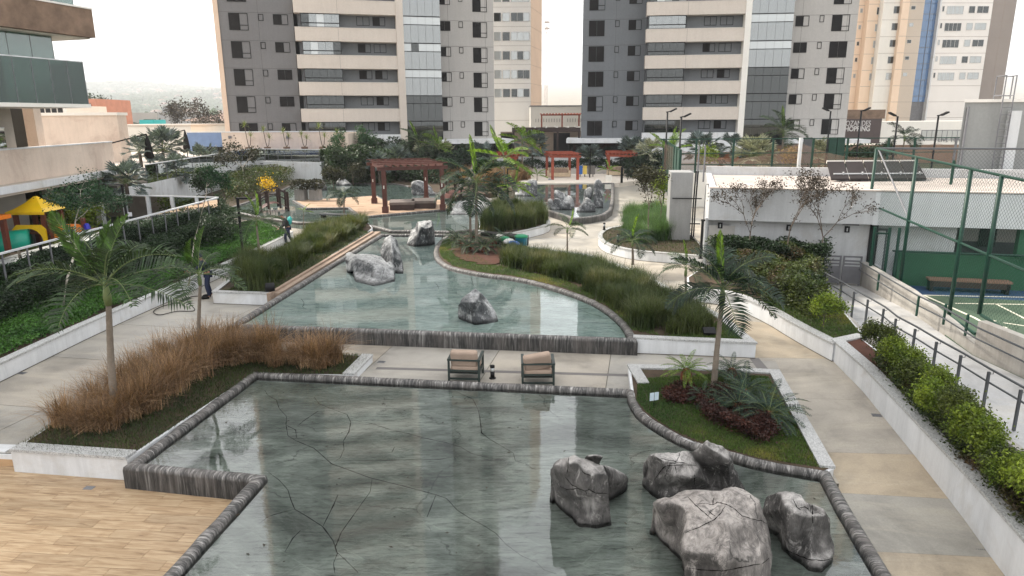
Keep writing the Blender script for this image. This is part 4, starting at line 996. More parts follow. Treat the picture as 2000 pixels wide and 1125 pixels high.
#--PART4
# ================================================================ LEFT SIDE: near tower, terrace, glass fences, playground
nd=Vector((math.sin(R_(17)),math.cos(R_(17)),0)); nn=Vector((nd.y,-nd.x,0))    # facade runs away to the right, nn looks at the garden
nb=empty('balcony_tower',(0,0,0),0,'near tower at the far left with glass balconies and a brown stone band','apartment tower')
def nbox(mb,s0,s1,d0,d1,z0,z1,org_,m=0):
    T=Matrix((nn,nd,Vector((0,0,1)))).transposed().to_4x4(); T.translation=Vector((org_.x,org_.y,0)); return mb.box(d0,d1,s0,s1,z0,z1,m,T)
Yb=36.0; A1=at(187,74,Yb); A2=at(161,121,Yb-.6); zb0=A1.z; zb1=at(176,19,Yb).z
BH=zb1-zb0
part('stone_band',nbox(MB(),-14,0,-4,0,zb0,zb0+BH,A1),brownbrick,nb)
part('band_coping',nbox(MB(),-12,.02,-4,.04,zb0+BH,zb0+BH+.08,A1),creamy,nb); part('band_soffit',nbox(MB(),-12,-.02,-4,-.35,zb0-.06,zb0-.003,A1),creamy,nb)
def glassrow(org_,s0,s1,z0,z1,n,mat,par,d=0,rail=True,h=.0):
    st=(s1-s0)/n
    for i in range(n):
        a=s0+st*i+.015;b=s0+st*(i+1)-.015; part('glass_panel',nbox(MB(),a,b,d-.02,d,z0,z1,org_),mat,par)
        part('joint_post',nbox(MB(),b,b+.03,d-.03,d+.005,z0,z1,org_),steel,par)
    if rail: part('handrail',nbox(MB(),s0,s1,d-.05,d+.03,z1,z1+.05,org_),white,par)
dkglass=glassmat('dark_green_balcony_glass',(.20,.32,.28),.1,1.45,.01,((.025,.055,.045),.55))
# upper glazing (above the band) and middle glazing
glassrow(A1,-14,-.55,zb0+BH+.08,zb0+BH+1.9,12,greenglass,nb,-.5,False)
zr=at(158,122,Yb-.6).z; zq=at(170,206,Yb-.6).z
glassrow(A1,-14,-1.6,zr+.07,zb0-.06,11,greenglass,nb,-1.0,False)
glassrow(A2,-10,0,zq+.06,zr,11,dkglass,nb,0)
part('end_panel',nbox(MB(),.0,.02,-2.2,0,zq+.06,zr,A2),dkglass,nb)
part('balcony_slab',nbox(MB(),-10,.05,-4,.08,zq-.12,zq+.06,A2),creamy,nb)
part('interior_wall',nbox(MB(),-12,-1.0,-4.2,-4,0,26,A2),pm('pale_interior_wall',(.40,.37,.33),.9,.1),nb)
part('core_wall',nbox(MB(),-16,-.9,-16,-4.2,0,50,A2),beige,nb)
part('upper_storeys',nbox(MB(),-14,-.4,-4,-.3,zb0+BH+1.9,48,A1),brownbrick,nb)
nz_=at(0,210,20).z
for i,(px,wd) in enumerate(((68,.06),(72,.5))):
    pass
# column and dim glazing below the balcony
Q=at(72,260,39)
part('lower_column',MB().box(Q.x-.6,Q.x+.0,39,39.6,2,zq+.1),beige,nb)
part('lower_glass_wall',MB().box(-40,Q.x-.6,39.4,39.45,2,zq+.1),winglass,nb)
for px in (17,57): q=at(px,240,39.3); part('mullion',MB().box(q.x-.08,q.x+.08,39.3,39.38,2,zq+.1),creamy,nb)
# beige terrace wall with glass rail above it
te=empty('terrace',(0,0,0),0,'raised beige pool terrace with white slab edge on the left','terrace')
TP=[at(-220,383,25),at(0,362,31),at(270,321,46.3)]; TP=[Vector((p.x,p.y)) for p in TP]; zT=3.45
tl_pts=[tuple(p) for p in TP]
slabpoly=tl_pts+[(-24.9,46.6),(-27.2,72.5),(-19.3,69.3),(-19.3,82),(-60,82),(-60,20)]
zF=2.8; part('floor',MB().prism([(-24.5,46.4),(-27.2,72.5),(-19.3,69.3),(-19.3,82),(-60,82),(-60,46.4)],2.3,zF),terr,te); part('upper_floor',MB().prism(tl_pts+[(-24.9,46.3),(-60,46.3),(-60,20)],zT-.45,zT-.02),terr,te)
e2=MB(); strip(e2,tl_pts,.25,zT-.32,zT+.0); part('slab_edge',e2,white,te)
pw=[tuple(p) for p in off(tl_pts,.9)]; zP=at(262,276,46).z
zP0=at(0,297,31).z
part('parapet_wall',strip(MB(),pw[:2]+[tuple(Vector(pw[2])-Vector((0.0,1.2)))],.2,zT-.02,zT+1.55),beige,te)
part('parapet_coping',strip(MB(),pw[:2]+[tuple(Vector(pw[2])-Vector((0.0,1.2)))],.26,zT+1.55,zT+1.62),white,te)
gf=empty('glass_balustrade',(0,0,0),0,'smoked glass balustrade on top of the beige terrace parapet','balustrade')
a=Vector(off(tl_pts,1.3)[0]); b=Vector(off(tl_pts,1.3)[1]); c=Vector(off(tl_pts,1.3)[2]); q=a.lerp(b,1)
def glassfence(e,pts,z0,z1,n,mat=None,railm=None,railw=.07,post=.05):
    P=resample(pts,sum((Vector(pts[i+1])-Vector(pts[i])).length for i in range(len(pts)-1))/n); 
    for i in range(len(P)-1):
        a=Vector(P[i]);b=Vector(P[i+1]);d=(b-a).normalized()
        part('glass_panel',strip(MB(),[tuple(a+d*.02),tuple(b-d*.02)],.014,z0,z1-.001),mat or fenceglass,e)
        part('post',MB().box(a.x-post/2,a.x+post/2,a.y-post/2,a.y+post/2,z0,z1-.001),steel,e)
    part('top_rail',strip(MB(),pts,railw,z1,z1+.06),railm or white,e)
glassfence(gf,[tuple(a),tuple(b),tuple(b.lerp(c,.22))],zT+1.62,zT+2.55,9,dkglass)
gf=empty('glass_balustrade',(0,0,0),0,'long glass balustrade edging the pool terrace above the white curved wall','balustrade')
gl_pts=[(-24.5,46.4),(-27.0,72.4),(-19.1,69.2),(-19.1,80)]
glassfence(gf,gl_pts,2.25,3.45,26)
wv=empty('retaining_wall',(0,0,0),0,'white curved retaining wall under the long terrace glass','wall')
wp=[(-22.6,30)]+[tuple(g(200,377,2.2)[:2])]+gl_pts; 
part('wall',strip(MB(),[(-24.2,41),(-24.6,46.5),(-26.9,72.2),(-19.0,69.0),(-18.9,82)],.3,-.3,2.24),white,wv)
# pool terrace back wall, blue tile panel, light fittings
bw=empty('terrace_back_wall',(0,0,0),0,'long beige wall behind the pool terrace with a blue tiled panel','wall')
Yw=76; a=at(365,260,Yw);b=at(708,262,Yw); zt=at(500,258.5,Yw).z; bx=at(432,260,Yw).x
part('wall',MB().box(bx,b.x,Yw,Yw+.3,1.5,zt),beige,bw); part('blue_panel',MB().box(a.x,bx-.003,Yw-.02,Yw+.3,1.5,zt),pm('blue_mosaic',(.16,.24,.40),.5,.12,1.5,60,.1),bw); part('coping',MB().box(a.x-.05,b.x+.1,Yw-.06,Yw+.36,zt,zt+.1),white,bw)
part('side_wall',MB().box(b.x,b.x+.3,68,Yw+.3,1.5,zt),beige,bw)
for px in (449,562,672): q=at(px,268,Yw-.1); part('wall_lamp',MB().box(q.x-.14,q.x+.14,Yw-.22,Yw-.003,q.z-.14,q.z+.14),steel,bw)
tag(part('blue_cover',MB().box(at(472,291,72).x,at(612,291,72).x,73.1,75.8,zF+.003,3.1),pm('blue_pool_cover',(.03,.06,.22),.6,.15),None),'blue folded pool cover laid along the terrace wall','pool cover')
# yuccas in pots along that wall
FR['yuc']=[]
def yucmesh():
    mb=MB()
    for i in range(34):
        az=i*2.4; el=-.3+1.6*(i/33); d=Vector((math.cos(az)*math.cos(el),math.sin(az)*math.cos(el),math.sin(el))); s=d.cross(Vector((0,0,1))).normalized()*.022
        m_=d*.33; e_=d*.6-Vector((0,0,.10*(1-i/33))); n0=len(mb.v); mb.v+=[tuple(-s*.4),tuple(s*.4),tuple(m_+s),tuple(m_-s),tuple(e_)]; mb.f+=[(n0,n0+1,n0+2,n0+3),(n0+3,n0+2,n0+4)]; mb.m+=[0,0]
    return mb.mesh('leaf_rosette',leafmat('yucca_leaf',(.10,.14,.03),(.24,.27,.06),None,.25,3))
ym=yucmesh()
pots=[(486,286),(522,288),(560,290),(595,290),(630,289),(664,285)]
names=['leftmost potted yucca beside the blue tiled panel','second potted yucca from the blue panel on the terrace','third potted yucca along the beige terrace wall','fourth potted yucca along the beige terrace wall','fifth potted yucca, with two tall stems, on the terrace','rightmost potted yucca near the end of the terrace wall']
hts=[(2.7,1.6),(2.2,1.4),(2.0,1.5),(1.7,1.3),(2.5,1.5),(1.9,1.2)]
for i,(px,py) in enumerate(pots):
    p=at(px,py,73.8); e=empty('potted_yucca',(p.x,p.y,3.1),0,names[i],'potted plant','yuccas along the terrace wall')
    part('pot',MB().lathe([(.28,0),(.36,.4),(.38,.5),(.33,.5)],10),pm('brown_clay_pot',(.13,.08,.055),.8,.15) if i==0 else MATS['brown_clay_pot'],e,True)
    for j,h_ in enumerate(hts[i]):
        x=(-.25,.3)[j]; part('stem',MB().tube([(0,0,.45),(x*.6,.05,h_*.5),(x,.0,h_)],[.05,.04,.035],5),barkb,e); ob('leaf_rosette',ym,e,(x,0,h_),(0,0,j),1.15)
# sun loungers and folded umbrellas on the terrace
lm=MB(); lm.box(-.32,.32,-.1,1.25,.30,.38); T=Matrix.Translation((0,-.1,.34))@Matrix.Rotation(R_(125),4,'X'); lm.box(-.32,.32,0,.75,-.04,.04,0,T)
for x in (-.28,.24): lm.box(x,x+.05,0,.05,0,.30).box(x,x+.05,1.15,1.2,0,.30)
lmesh=lm.mesh('sun_lounger',shut); lbl=['leftmost','second','third','fourth','fifth','rightmost']
for i in range(6):
    p=at(384+i*9.2,305-i*1.2,71.0-.3*i); o=ob('sun_lounger',lmesh,None,(p.x,p.y,zF),(0,0,R_(205)),1.0)
    tag(o,'%s dark sun lounger with raised back in the row before the blue panel'%lbl[i],'sun lounger','sun loungers on the terrace')
for i,(px,Y,l_) in enumerate(((291,52,'folded dark cantilever umbrella left of the terrace fan palm'),(366,68,'folded dark cantilever umbrella beside the blue tiled panel'))):
    p=at(px,300,Y); top=at(px,262 if i==0 else 254,Y).z; e=empty('folded_umbrella',(p.x,p.y,zF),0,l_,'umbrella','folded umbrellas on the terrace'); H=top-zF
    part('canopy',MB().lathe([(.10,H*.25),(.34,H*.35),(.20,H*.75),(.05,H*.98)],9),shut,e,True); part('pole',MB().tube([(0,0,0),(0,0,H)],.05),black,e)
    part('arm',MB().bar((0,0,H),(-4.2 if i==0 else -3.2,-1,H-1.1 if i==0 else H-.9),.09),black,e); part('base',MB().box(-.5,.5,-.5,.5,0,.12),steel,e)
# low roofs behind the terrace
def simple_block(name,pxs,Y,ytop,yb,dep,mat,label,cat='building',parapet=None,zb=None):
    a=at(pxs[0],ytop,Y);b=at(pxs[1],ytop,Y); z0=zb if zb is not None else at(pxs[0],yb,Y).z; e=empty(name,(0,0,0),0,label,cat)
    part('wall',MB().box(a.x,b.x,Y,Y+dep,z0,(a.z+b.z)/2),mat,e)
    if parapet: part('parapet',MB().box(a.x-.1,b.x+.1,Y-.1,Y+dep+.1,(a.z+b.z)/2,(a.z+b.z)/2+.25),parapet,e)
    return e
simple_block('building',(-60,228),62,226,300,1.5,beige,'beige flat-roofed wing behind the left terrace',parapet=creamy,zb=0)
simple_block('building',(180,372),92,247,300,14,creamy,'wide cream roof block behind the pool terrace',parapet=cream,zb=0)
simple_block('building',(68,128),80,206,230,8,creamy,'white block with dark windows behind the near balcony tower',zb=2)
mb=MB(); 
for i in range(4): q=at(76+i*12,210,79.9); mb.box(q.x,q.x+.5,79.9,79.98,q.z-.9,q.z)
tag(part('window_band',mb,darkroom,None),'dark window band on the small white block at left','window')
simple_block('building',(127,186),110,193,218,10,pm('salmon_facade',(.55,.25,.17),.85,.1),'salmon pink building with faded lettering beyond the terrace',zb=0)
q=at(129,210,109.9); me=text('ESCOLA DE GUARDA',steel,1.0); ob('lettering',me,[o for o in bpy.data.objects if o.get('label','').startswith('salmon')][0],(q.x,109.9,q.z),(R_(90),0,0),(.42,1,1))
# playground glass fences: a long leaning front run and a rear run with white posts
f1=empty('glass_fence',(0,0,0),0,'long smoked glass fence with white top rail beside the left hedge','fence')
glassfence(f1,[(-16.9,12.0),(-16.7,22.0),(-16.45,38.3)],.75,2.1,22,railw=.08)
part('kerb',strip(MB(),[(-16.9,12.0),(-16.7,22.0),(-16.45,38.3)],.2,.2,.74),conc,f1)
f2=empty('glass_fence',(0,0,0),0,'rear playground glass fence with wide white posts meeting the front fence','fence')
p0=Vector(g(102,379,2.1)[:2]); p1=Vector((-16.45,38.45))
part('top_rail',strip(MB(),[tuple(p0),tuple(p1)],.08,2.1,2.17),white,f2)
for i in range(7):
    q=p0.lerp(p1,i/7+.02); q2=p0.lerp(p1,(i+1)/7+.005); part('post',MB().box(q.x-.09,q.x+.09,q.y-.05,q.y+.05,.0,2.098),white,f2); part('glass_panel',strip(MB(),[(q.x+.1,q.y),(q2.x,q2.y)],.014,.4,2.09),fenceglass,f2)
struct('playground_floor',MB().prism([(-60,13),(-16.9,13),(-16.5,38.4),(-22,39),(-24,46),(-60,46)],-.3,.1),pm('playground_floor',(.16,.17,.17),.9,.2,.8,10,.1))
e=empty('covered_ground_floor',(0,0,0),0,'dim ground floor under the terrace slab behind the playground','building')
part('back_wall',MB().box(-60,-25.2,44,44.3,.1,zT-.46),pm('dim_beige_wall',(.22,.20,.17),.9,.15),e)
for x in (-40,-36.2,-33.6,-30.6,-28.2): part('door_pane',MB().box(x,x+1.7,43.9,43.98,.1,2.5),winglass,e); 
for x in (-41,-34.2,-27): part('column',MB().box(x,x+.35,39,39.35,.1,zT-.46),conc,e)
# play structure
ps=empty('play_structure',(0,0,0),0,'plastic play tower with yellow roof, green tunnel and blue panel','play structure')
Yp=33.0; c=at(62,440,Yp); zr_=at(62,413,Yp).z; rz=at(60,386,Yp).z; hw=.66
mbr=MB(); cx,cy=c.x,Yp+.6
n_=8
RH=rz-zr_; prof=[(hw*1.42,0),(hw*1.0,RH*.22),(hw*.48,RH*.6),(.06,RH)]
for r_,z in prof: mbr.v+=[(cx+r_*a,cy+r_*b,zr_+z) for a,b in ((-1,-1),(0,-1.02),(1,-1),(1.02,0),(1,1),(0,1.02),(-1,1),(-1.02,0))]
for i in range(3):
    for j in range(8): mbr.f.append((i*8+j,i*8+(j+1)%8,(i+1)*8+(j+1)%8,(i+1)*8+j)); mbr.m.append(0)
mbr.f.append(tuple(24+j for j in range(8))); mbr.m.append(0); part('roof',mbr,yel,ps)
mb=MB()
for i in range(24): mb.box(cx-hw*1.42+i*hw*.118,cx-hw*1.42+i*hw*.118+.07,cy-hw*1.44,cy-hw*1.40,zr_-.12,zr_+.0)
part('roof_fringe',mb,yel,ps)
for sx_ in (-1,1):
    for sy in (-1,1): part('post',MB().box(cx+sx_*hw-.09,cx+sx_*hw+.09,cy+sy*hw-.09,cy+sy*hw+.09,.1,zr_),brownp,ps)
def ring(mb,cx,cz,ri,w_,h_,y0,y1,x0,z0):
    n=20; o=[]; inn=[]
    for i in range(n):
        a=2*math.pi*i/n; dx,dz=math.cos(a),math.sin(a); k=min(w_/max(abs(dx),1e-6),h_/max(abs(dz),1e-6)); o.append((cx+dx*k,cz+dz*k)); inn.append((cx+dx*ri,cz+dz*ri))
    b=len(mb.v)
    for (x,z) in o: mb.v+=[(x,y0,z),(x,y1,z)]
    for (x,z) in inn: mb.v+=[(x,y0,z),(x,y1,z)]
    for i in range(n):
        j=(i+1)%n; O=b; I=b+2*n
        mb.f+=[(O+2*i,O+2*j,I+2*j,I+2*i),(O+2*i+1,I+2*i+1,I+2*j+1,O+2*j+1),(I+2*i,I+2*j,I+2*j+1,I+2*i+1),(O+2*i,O+2*i+1,O+2*j+1,O+2*j)]; mb.m+=[0]*4
    return mb
zc=at(40,470,Yp).z
part('tunnel_panel',ring(MB(),cx-.0,zc,.62,.80,.80,cy-hw-.2,cy-hw-.12,0,0),yel,ps)
tun=MB(); 
p0_=Vector((cx-.05,cy-hw-.15,zc)); p1_=Vector((cx-3.4,cy-hw-1.6,zc-.15)); tun.tube([p0_.lerp(p1_,i/6) for i in range(7)],[.62,.60,.62,.60,.62,.60,.62],18); part('tunnel',tun,tealp,ps,True)
for i in range(3): q=p0_.lerp(p1_,.22+.2*i)+Vector((.27,-.56,-.05)); part('port_hole',MB().lathe([(.07,-.02),(.07,.03)],8),darkroom,ps,loc=tuple(q),rot=(R_(90),0,.4))
part('side_panel',ring(MB(),cx+1.75,zc,.58,.72,.80,cy-hw+.0,cy-hw+.08,0,0),orgp,ps); part('blue_disc',MB().lathe([(.57,0),(.57,.05)],20),bluep,ps,loc=(cx+1.75,cy-hw+.12,zc),rot=(R_(90),0,0))
for x in (.98,2.55): part('post',MB().box(cx+x-.08,cx+x+.08,cy-hw-.06,cy-hw+.1,.1,zc+1.1),brownp,ps)
part('slide_side',MB().tube([(cx+2.7,cy-hw,zc+.75),(cx+3.1,cy-hw-.5,zc+.3),(cx+3.5,cy-hw-1,zc-.7)],.14,6),bluep,ps)
part('platform',MB().box(cx-hw,cx+2.5,cy-hw,cy+hw,1.0,1.1),brownp,ps)
ps2=empty('play_post_tower',(0,0,0),0,'orange topped brown play post at the far left edge','play structure'); q=at(4,440,Yp-2); part('post',MB().box(q.x-.1,q.x+.1,Yp-2,Yp-1.8,.1,at(0,424,Yp-2).z),brownp,ps2); part('orange_cap',MB().box(q.x-.9,q.x+.2,Yp-2.3,Yp-1.6,at(0,428,Yp-2).z,at(0,420,Yp-2).z),orgp,ps2)
wbld=pm('grey_white_building_paint',(.53,.535,.54),.8,.07,.6,12,.08,streak=.2,dirt=(.36,.33,.29))
# ================================================================ RIGHT SIDE: white service building, court, ramp
ba=Vector(g(1387,368,3.62)[:2]); bb_=Vector((18.2,24.3)); bd=(bb_-ba).normalized(); bn=Vector((-bd.y,bd.x)); bang=math.atan2(bd.y,bd.x)
sb=empty('service_building',(ba.x,ba.y,0),bang,'long white flat-roofed service building behind the hedge and sports court','building')
def bu(px,py,z): 
    p=Vector(g(px,py,z)[:2])-ba; return p.dot(bd)
def buf(px,dv=0,py=470):
    """distance along the front plane (set back by dv) where photo column px meets it"""
    r=ray(px,py); r2=Vector((r.x,r.y)); o=ba+bn*dv; det=bd.x*(-r2.y)-(-r2.x)*bd.y; return ((-o.x)*(-r2.y)-(-r2.x)*(-o.y))/det
ZT=3.62; ZB=2.38; LEN=24
uc=buf(1700)                          # where the court fence meets the front
part('fascia',MB().box(0,uc,0,.25,ZB,ZT),wbld,sb); part('fascia',MB().box(uc+.003,LEN,0,.25,ZB-.02,ZT-.02),whitefac,sb)
part('left_fascia',MB().box(0,.25,.253,8.2,ZB+.0,ZT),wbld,sb); part('roof',MB().box(.26,LEN,.26,8.0,ZT-.35,ZT-.08),pm('pinkish_roof_screed',(.41,.36,.325),.85,.12,.8,10,.1,dirt=(.55,.47,.42)),sb)
part('coping',MB().box(-.02,LEN,-.03,.28,ZT+.002,ZT+.05),pm('roof_coping',(.60,.52,.46),.8,.08),sb); part('back_parapet',MB().box(0,LEN,8.0,8.25,ZB,ZT+.32),wbld,sb)
part('front_wall',MB().box(buf(1376)+.0,uc+.2,.5,.75,0,ZB),wbld,sb)
part('left_wall',MB().box(-.0,.2,.5,8,0,ZB),wbld,sb); part('step_wall',MB().box(.0,.9,.5,.62,0,ZB),wbld,sb)
part('court_green_wall',MB().box(buf(1746,.4,560),LEN,.35,.6,0,1.28),greenw,sb)
part('court_white_wall',MB().box(uc+.2,buf(1855,.9),.7,.9,0,ZB),wbld,sb); part('corner_dark',MB().box(uc+.05,buf(1712,.5),.45,.5,0,ZB-.02),darkroom,sb)
u1_=buf(1862,.9); part('white_jamb',MB().box(u1_-.2,u1_,.68,.95,.9,ZB),wbld,sb)
part('dark_room',MB().box(u1_,LEN,3.2,3.4,0,ZB),pm('dim_room_wall',(.10,.10,.11),.8,.15),sb); part('room_panel',MB().box(u1_+.9,u1_+3.0,3.0,3.15,1.4,2.2),lgrey,sb)
for x in (1.6,3.4,4.2): part('dark_opening',MB().box(u1_+x,u1_+x+.6,2.95,3.0,1.2,2.3),darkroom,sb)
part('green_column',MB().box(buf(1985,.4),buf(1985,.4)+.5,.2,.5,1.3,ZB),greenw,sb)
d0=buf(1709,.6);d1=buf(1732,.6); part('door_frame',MB().box(d0,d1,.62,.7,.25,2.15),dgrey,sb); part('door_leaf',MB().box(d0+.08,d1-.08,.56,.615,.33,2.07),wbld,sb)
d0=buf(1383,.5); part('left_door',MB().box(d0+.0,d0+1.0,.47,.498,.1,2.1),lgrey,sb)
for px,py in ((1407,435),(1541,440),(1655,442)): q=buf(px,.5,py); part('wc_sign',MB().box(q-.09,q+.09,.46,.497,1.98,2.22),black,sb); part('sign_mark',MB().box(q-.02,q+.02,.455,.459,2.03,2.16),wbld,sb)
part('door_lintel',MB().box(buf(1642,.5),buf(1674,.5),.44,.497,ZB-.12,ZB-.05),steel,sb)
# security cameras hanging off the fascia
for px,py,l in ((1962-300,405,'dark goose-neck cable and white camera hanging from the roof edge'),):
    pass
def camera_unit(u,v,z,label,face=0):
    e=empty('security_camera',tuple(Vector((ba.x,ba.y,0))+Vector((bd.x,bd.y,0))*u-Vector((bn.x,bn.y,0))*v+Vector((0,0,z))),bang,label,'security camera')
    part('cable',MB().tube([(-.08,.25,.62),(-.02,-.02,.66),(.02,-.03,.4),(0,-.03,.1)],.018,5),black,e,True); part('body',MB().lathe([(.035,0),(.05,.03),(.05,.14),(.03,.17)],9),white,e,True,loc=(0,-.05,-.02),rot=(R_(60),0,0))
    part('lens',MB().lathe([(.03,0),(.03,.02)],8),black,e,loc=(0,-.06,-.02),rot=(R_(60),0,0))
camera_unit(buf(1662,0,400),.02,3.0,'white camera on a dark goose-neck cable at the roof edge near the court')
camera_unit(.0,-2.0,2.95,'white camera on a bracket at the left side of the service building')
camera_unit(.05,-.4,2.6,'small white camera just under the left front corner of the fascia')
# vertical stack at the left end
lwall=pm('grey_white_masonry',(.30,.30,.295),.85,.08,.8,12,.1,streak=.2)
p=Vector(g(1345,468,.45)[:2]); e=empty('pipe_stack',(p.x,p.y,0),R_(-8),'grey-white masonry stack with dark pipes and gate at the building left end','chimney stack')
zt=at(1340,337,p.y).z; part('stack',MB().box(-1.0,.05,0,1.6,0,zt),lwall,e)
for x in (.12,.22): part('pipe',MB().tube([(x,-.05,.6),(x,-.05,zt*.55),(x+.04,-.05,zt*1.02)],.035,6),black,e)
part('pipe_bracket',MB().box(-.9,.5,-.12,-.08,zt*.66,zt*.66+.05),black,e); part('pipe_bracket',MB().box(.0,.5,-.12,-.08,zt*.33,zt*.33+.05),black,e)
q=at(1374,345,p.y-3); 
for i,px in enumerate((1362,1374)):
    a=g(px,347,3.5); tag(part('conduit',MB().tube([(a.x,a.y,3.3),(a.x,a.y,at(px,285,a.y).z)],.04,6),steel,None),('left' if i==0 else 'right')+' of the two thin grey conduit poles rising from the roof corner','pole','thin conduit poles')
# solar panels seen from behind
sp=empty('solar_array',(0,0,0),0,'tilted row of roof solar collectors seen from behind on the service roof','solar panel')
Ys=31.0; a=at(1622,352,Ys-.6); b=at(1650,321,Ys+1.0); wl_=at(1810,352,Ys-.6).x-a.x; n=5
for i in range(n):
    x0=a.x+wl_*i/n+.03;x1=a.x+wl_*(i+1)/n-.03; dx=.55
    P=[(x0,Ys-.6,a.z),(x1,Ys-.6,a.z),(x1+dx,Ys+1.2,b.z+.05),(x0+dx,Ys+1.2,b.z+.05)]
    mb=MB(); mb.v=[tuple(p) for p in P]+[(p[0],p[1],p[2]+.07) for p in P]; mb.f=[(3,2,1,0),(4,5,6,7),(0,1,5,4),(1,2,6,5),(2,3,7,6),(3,0,4,7)]; mb.m=[0]*6
    o=part('collector',mb,pm('collector_back',(.035,.03,.03),.9,.15,spec=.1) if i==0 else MATS['collector_back'],sp)
    part('rim',MB().bar((x0+dx,Ys+1.22,b.z+.1),(x1+dx,Ys+1.22,b.z+.1),.06,.14),creamy,o)
    part('brace',MB().bar((x0+.5,Ys-.5,a.z-.1),(x0+.95,Ys+1.15,b.z),.06),rattan,sp); part('strut',MB().bar((x0+.7,Ys-.2,3.4),(x0+.7,Ys-.2,b.z-.25),.05),white,sp); part('foot',MB().box(x0+.5,x0+.9,Ys-.4,Ys,3.5,3.62),steel,sp)
part('cross_rail',MB().bar((a.x+.3,Ys-.2,a.z+.25),(a.x+wl_,Ys-.2,a.z+.25),.05),white,sp)
# grey tank tower with ladder
Yt=33.5; a=at(1885,200,Yt); tt_=empty('tank_tower',(a.x,Yt,0),R_(-4),'plain grey-white water tank tower at the right edge','tower')
part('wall',MB().prism([(0,0),(7,0),(10.6,5),(3.6,5)],0,a.z),pm('grey_tank_paint',(.28,.285,.275),.8,.06,.5,8,.05,streak=.12),tt_); part('coping',MB().prism([(-.08,-.08),(7.1,-.08),(10.7,5.08),(3.6,5.08)],a.z,a.z+.14),creamy,tt_); part('corner_pier',MB().box(2.0,2.5,-.25,-.003,0,a.z-.4),whitefac,tt_); part('drain_pipe',MB().tube([(.15,-.08,.2),(.15,-.08,a.z-.2)],.06,6),steel,tt_)
ld=empty('wall_ladder',(0,0,0),0,'grey steel ladder with tall safety hoops climbing the tank tower','ladder')
x0=at(1958,200,Yt-.5).x; x1=at(1978,200,Yt-.5).x; zt2=at(1960,147,Yt-.5).z; z0=3.4
for x in (x0,x1): part('rail',MB().tube([(x,Yt-.5,z0),(x,Yt-.5,zt2)],.03,6),steel,ld)
k=0; z=z0
while z<a.z: part('rung',MB().bar((x0,Yt-.5,z),(x1,Yt-.5,z),.03),steel,ld); z+=.33
for x,y in ((x1+.4,Yt+.3),(x0+.1,Yt+.3)): part('hoop_post',MB().tube([(x,y,a.z),(x,y,zt2)],.03,6),steel,ld)
for zz in (zt2,a.z+.3): part('hoop',MB().tube([(x0,Yt-.5,zz),(x0+.1,Yt+.3,zz),(x1+.4,Yt+.3,zz),(x1,Yt-.5,zz)],.025,5),steel,ld)
# court floor and lines
cf=[(13.0,8),(12.85,18),(13.1,21),(13.6,26.3),(40,19.5),(40,8)]
struct('court_floor',MB().prism(cf,-.3,.03),courtb)
ug=Vector(g(1800,577,.03)[:2]); cg=[tuple(ug),tuple(ug+Vector((20,-5.2))),(34,8),(13.3,8),(13.2,17)]
struct('court_green',MB().prism([tuple(g(1802,576,.034)[:2]),tuple(g(2600,620,.034)[:2]),tuple(g(3000,1200,.034)[:2]),tuple(g(1960,900,.034)[:2]),tuple(g(1830,620,.034)[:2])],.0,.034),courtg)
def cline(pts,w_=.07): tag(part('court_line',strip(MB(),gp(pts,.045),w_,.03,.042),line,None),kind='structure')
cline([(1804,576),(2100,582)]); cline([(1804,576),(1903,620),(1925,632)],.09); cline([(1866,592),(2050,595)]); cline([(1945,593),(2010,626)]); cline([(1960,630),(2050,643)]); cline([(1933,624),(1945,627)],.09); cline([(1953,636),(1967,640)],.09)
bn_=empty('court_bench',tuple(g(1888,570,.03)),bang,'brown slatted bench against the green court wall','bench')
part('seat',MB().box(-1.35,1.35,-.22,.22,.40,.47),pm('bench_top',(.22,.13,.09),.7,.15),bn_); part('apron',MB().box(-1.3,1.3,-.2,-.17,.18,.398),rattan,bn_)
for x in (-1.28,1.18): part('leg',MB().box(x,x+.1,-.2,.2,0,.398),black,bn_)
# concrete wall between ramp and court (steps up)
w1=[g(1677,512,.92),g(1770,575,.70),g(1855,627,.45),g(1900,664,.30)]
cw=empty('concrete_wall',(0,0,0),0,'stained concrete wall between the ramp and the sports court','wall')
foot=gp([(1676,556),(1770,605),(1850,655),(1900,692)],.05)
part('low_wall',strip(MB(),foot,.22,-.2,[.95,.74,.48,.34],0,-.11 if False else .11),conc,cw)
foot2=gp([(1900,692),(2000,738),(2300,880)],.05); part('high_wall',strip(MB(),foot2,.24,-.2,[1.0,1.0,1.0],0,.12),conc,cw)
# tall green chain-link fence on the court side
tops=[((1712,290),(1689,507)),((1791,306),(1757,552)),((1897,332),(1855,628)),((1957,342),(1916,615))]
F0=Vector((13.80,26.2)); F1=Vector((12.95,18.0)); fdir=(F1-F0).normalized()
def fpt(px,py):
    """point of the vertical fence plane seen at a pixel"""
    r=ray(px,py); r2=Vector((r.x,r.y)); det=fdir.x*(-r2.y)-(-r2.x)*fdir.y; s=((-F0.x)*(-r2.y)-(-r2.x)*(-F0.y))/det; p=F0+fdir*s; t=p.y/r.y; return Vector((p.x,p.y,(CP+r*t).z)),s
cl=empty('court_fence',(0,0,0),0,'tall green chain-link fence with stout posts along the sports court','fence')
zt=fpt(1712,290)[0].z; ztt=[fpt(*t)[0].z for t,_ in tops]; print('fence tops',ztt,[fpt(*b) for _,b in tops])
for (t,b) in tops:
    pt,s=fpt(*t); pb,_=fpt(*b); part('post',MB().tube([(pt.x,pt.y,min(pb.z,1.1) if pb.z<1.2 else pb.z),(pt.x,pt.y,pt.z)],.058,9),greenp,cl,True)
a,_=fpt(1712,290); b,_=fpt(2040,361); part('top_rail',MB().tube([a,b],.04,7),greenp,cl); a2,_=fpt(1702,400); b2,_=fpt(2040,545); part('middle_rail',MB().tube([a2,b2],.038,7),greenp,cl)
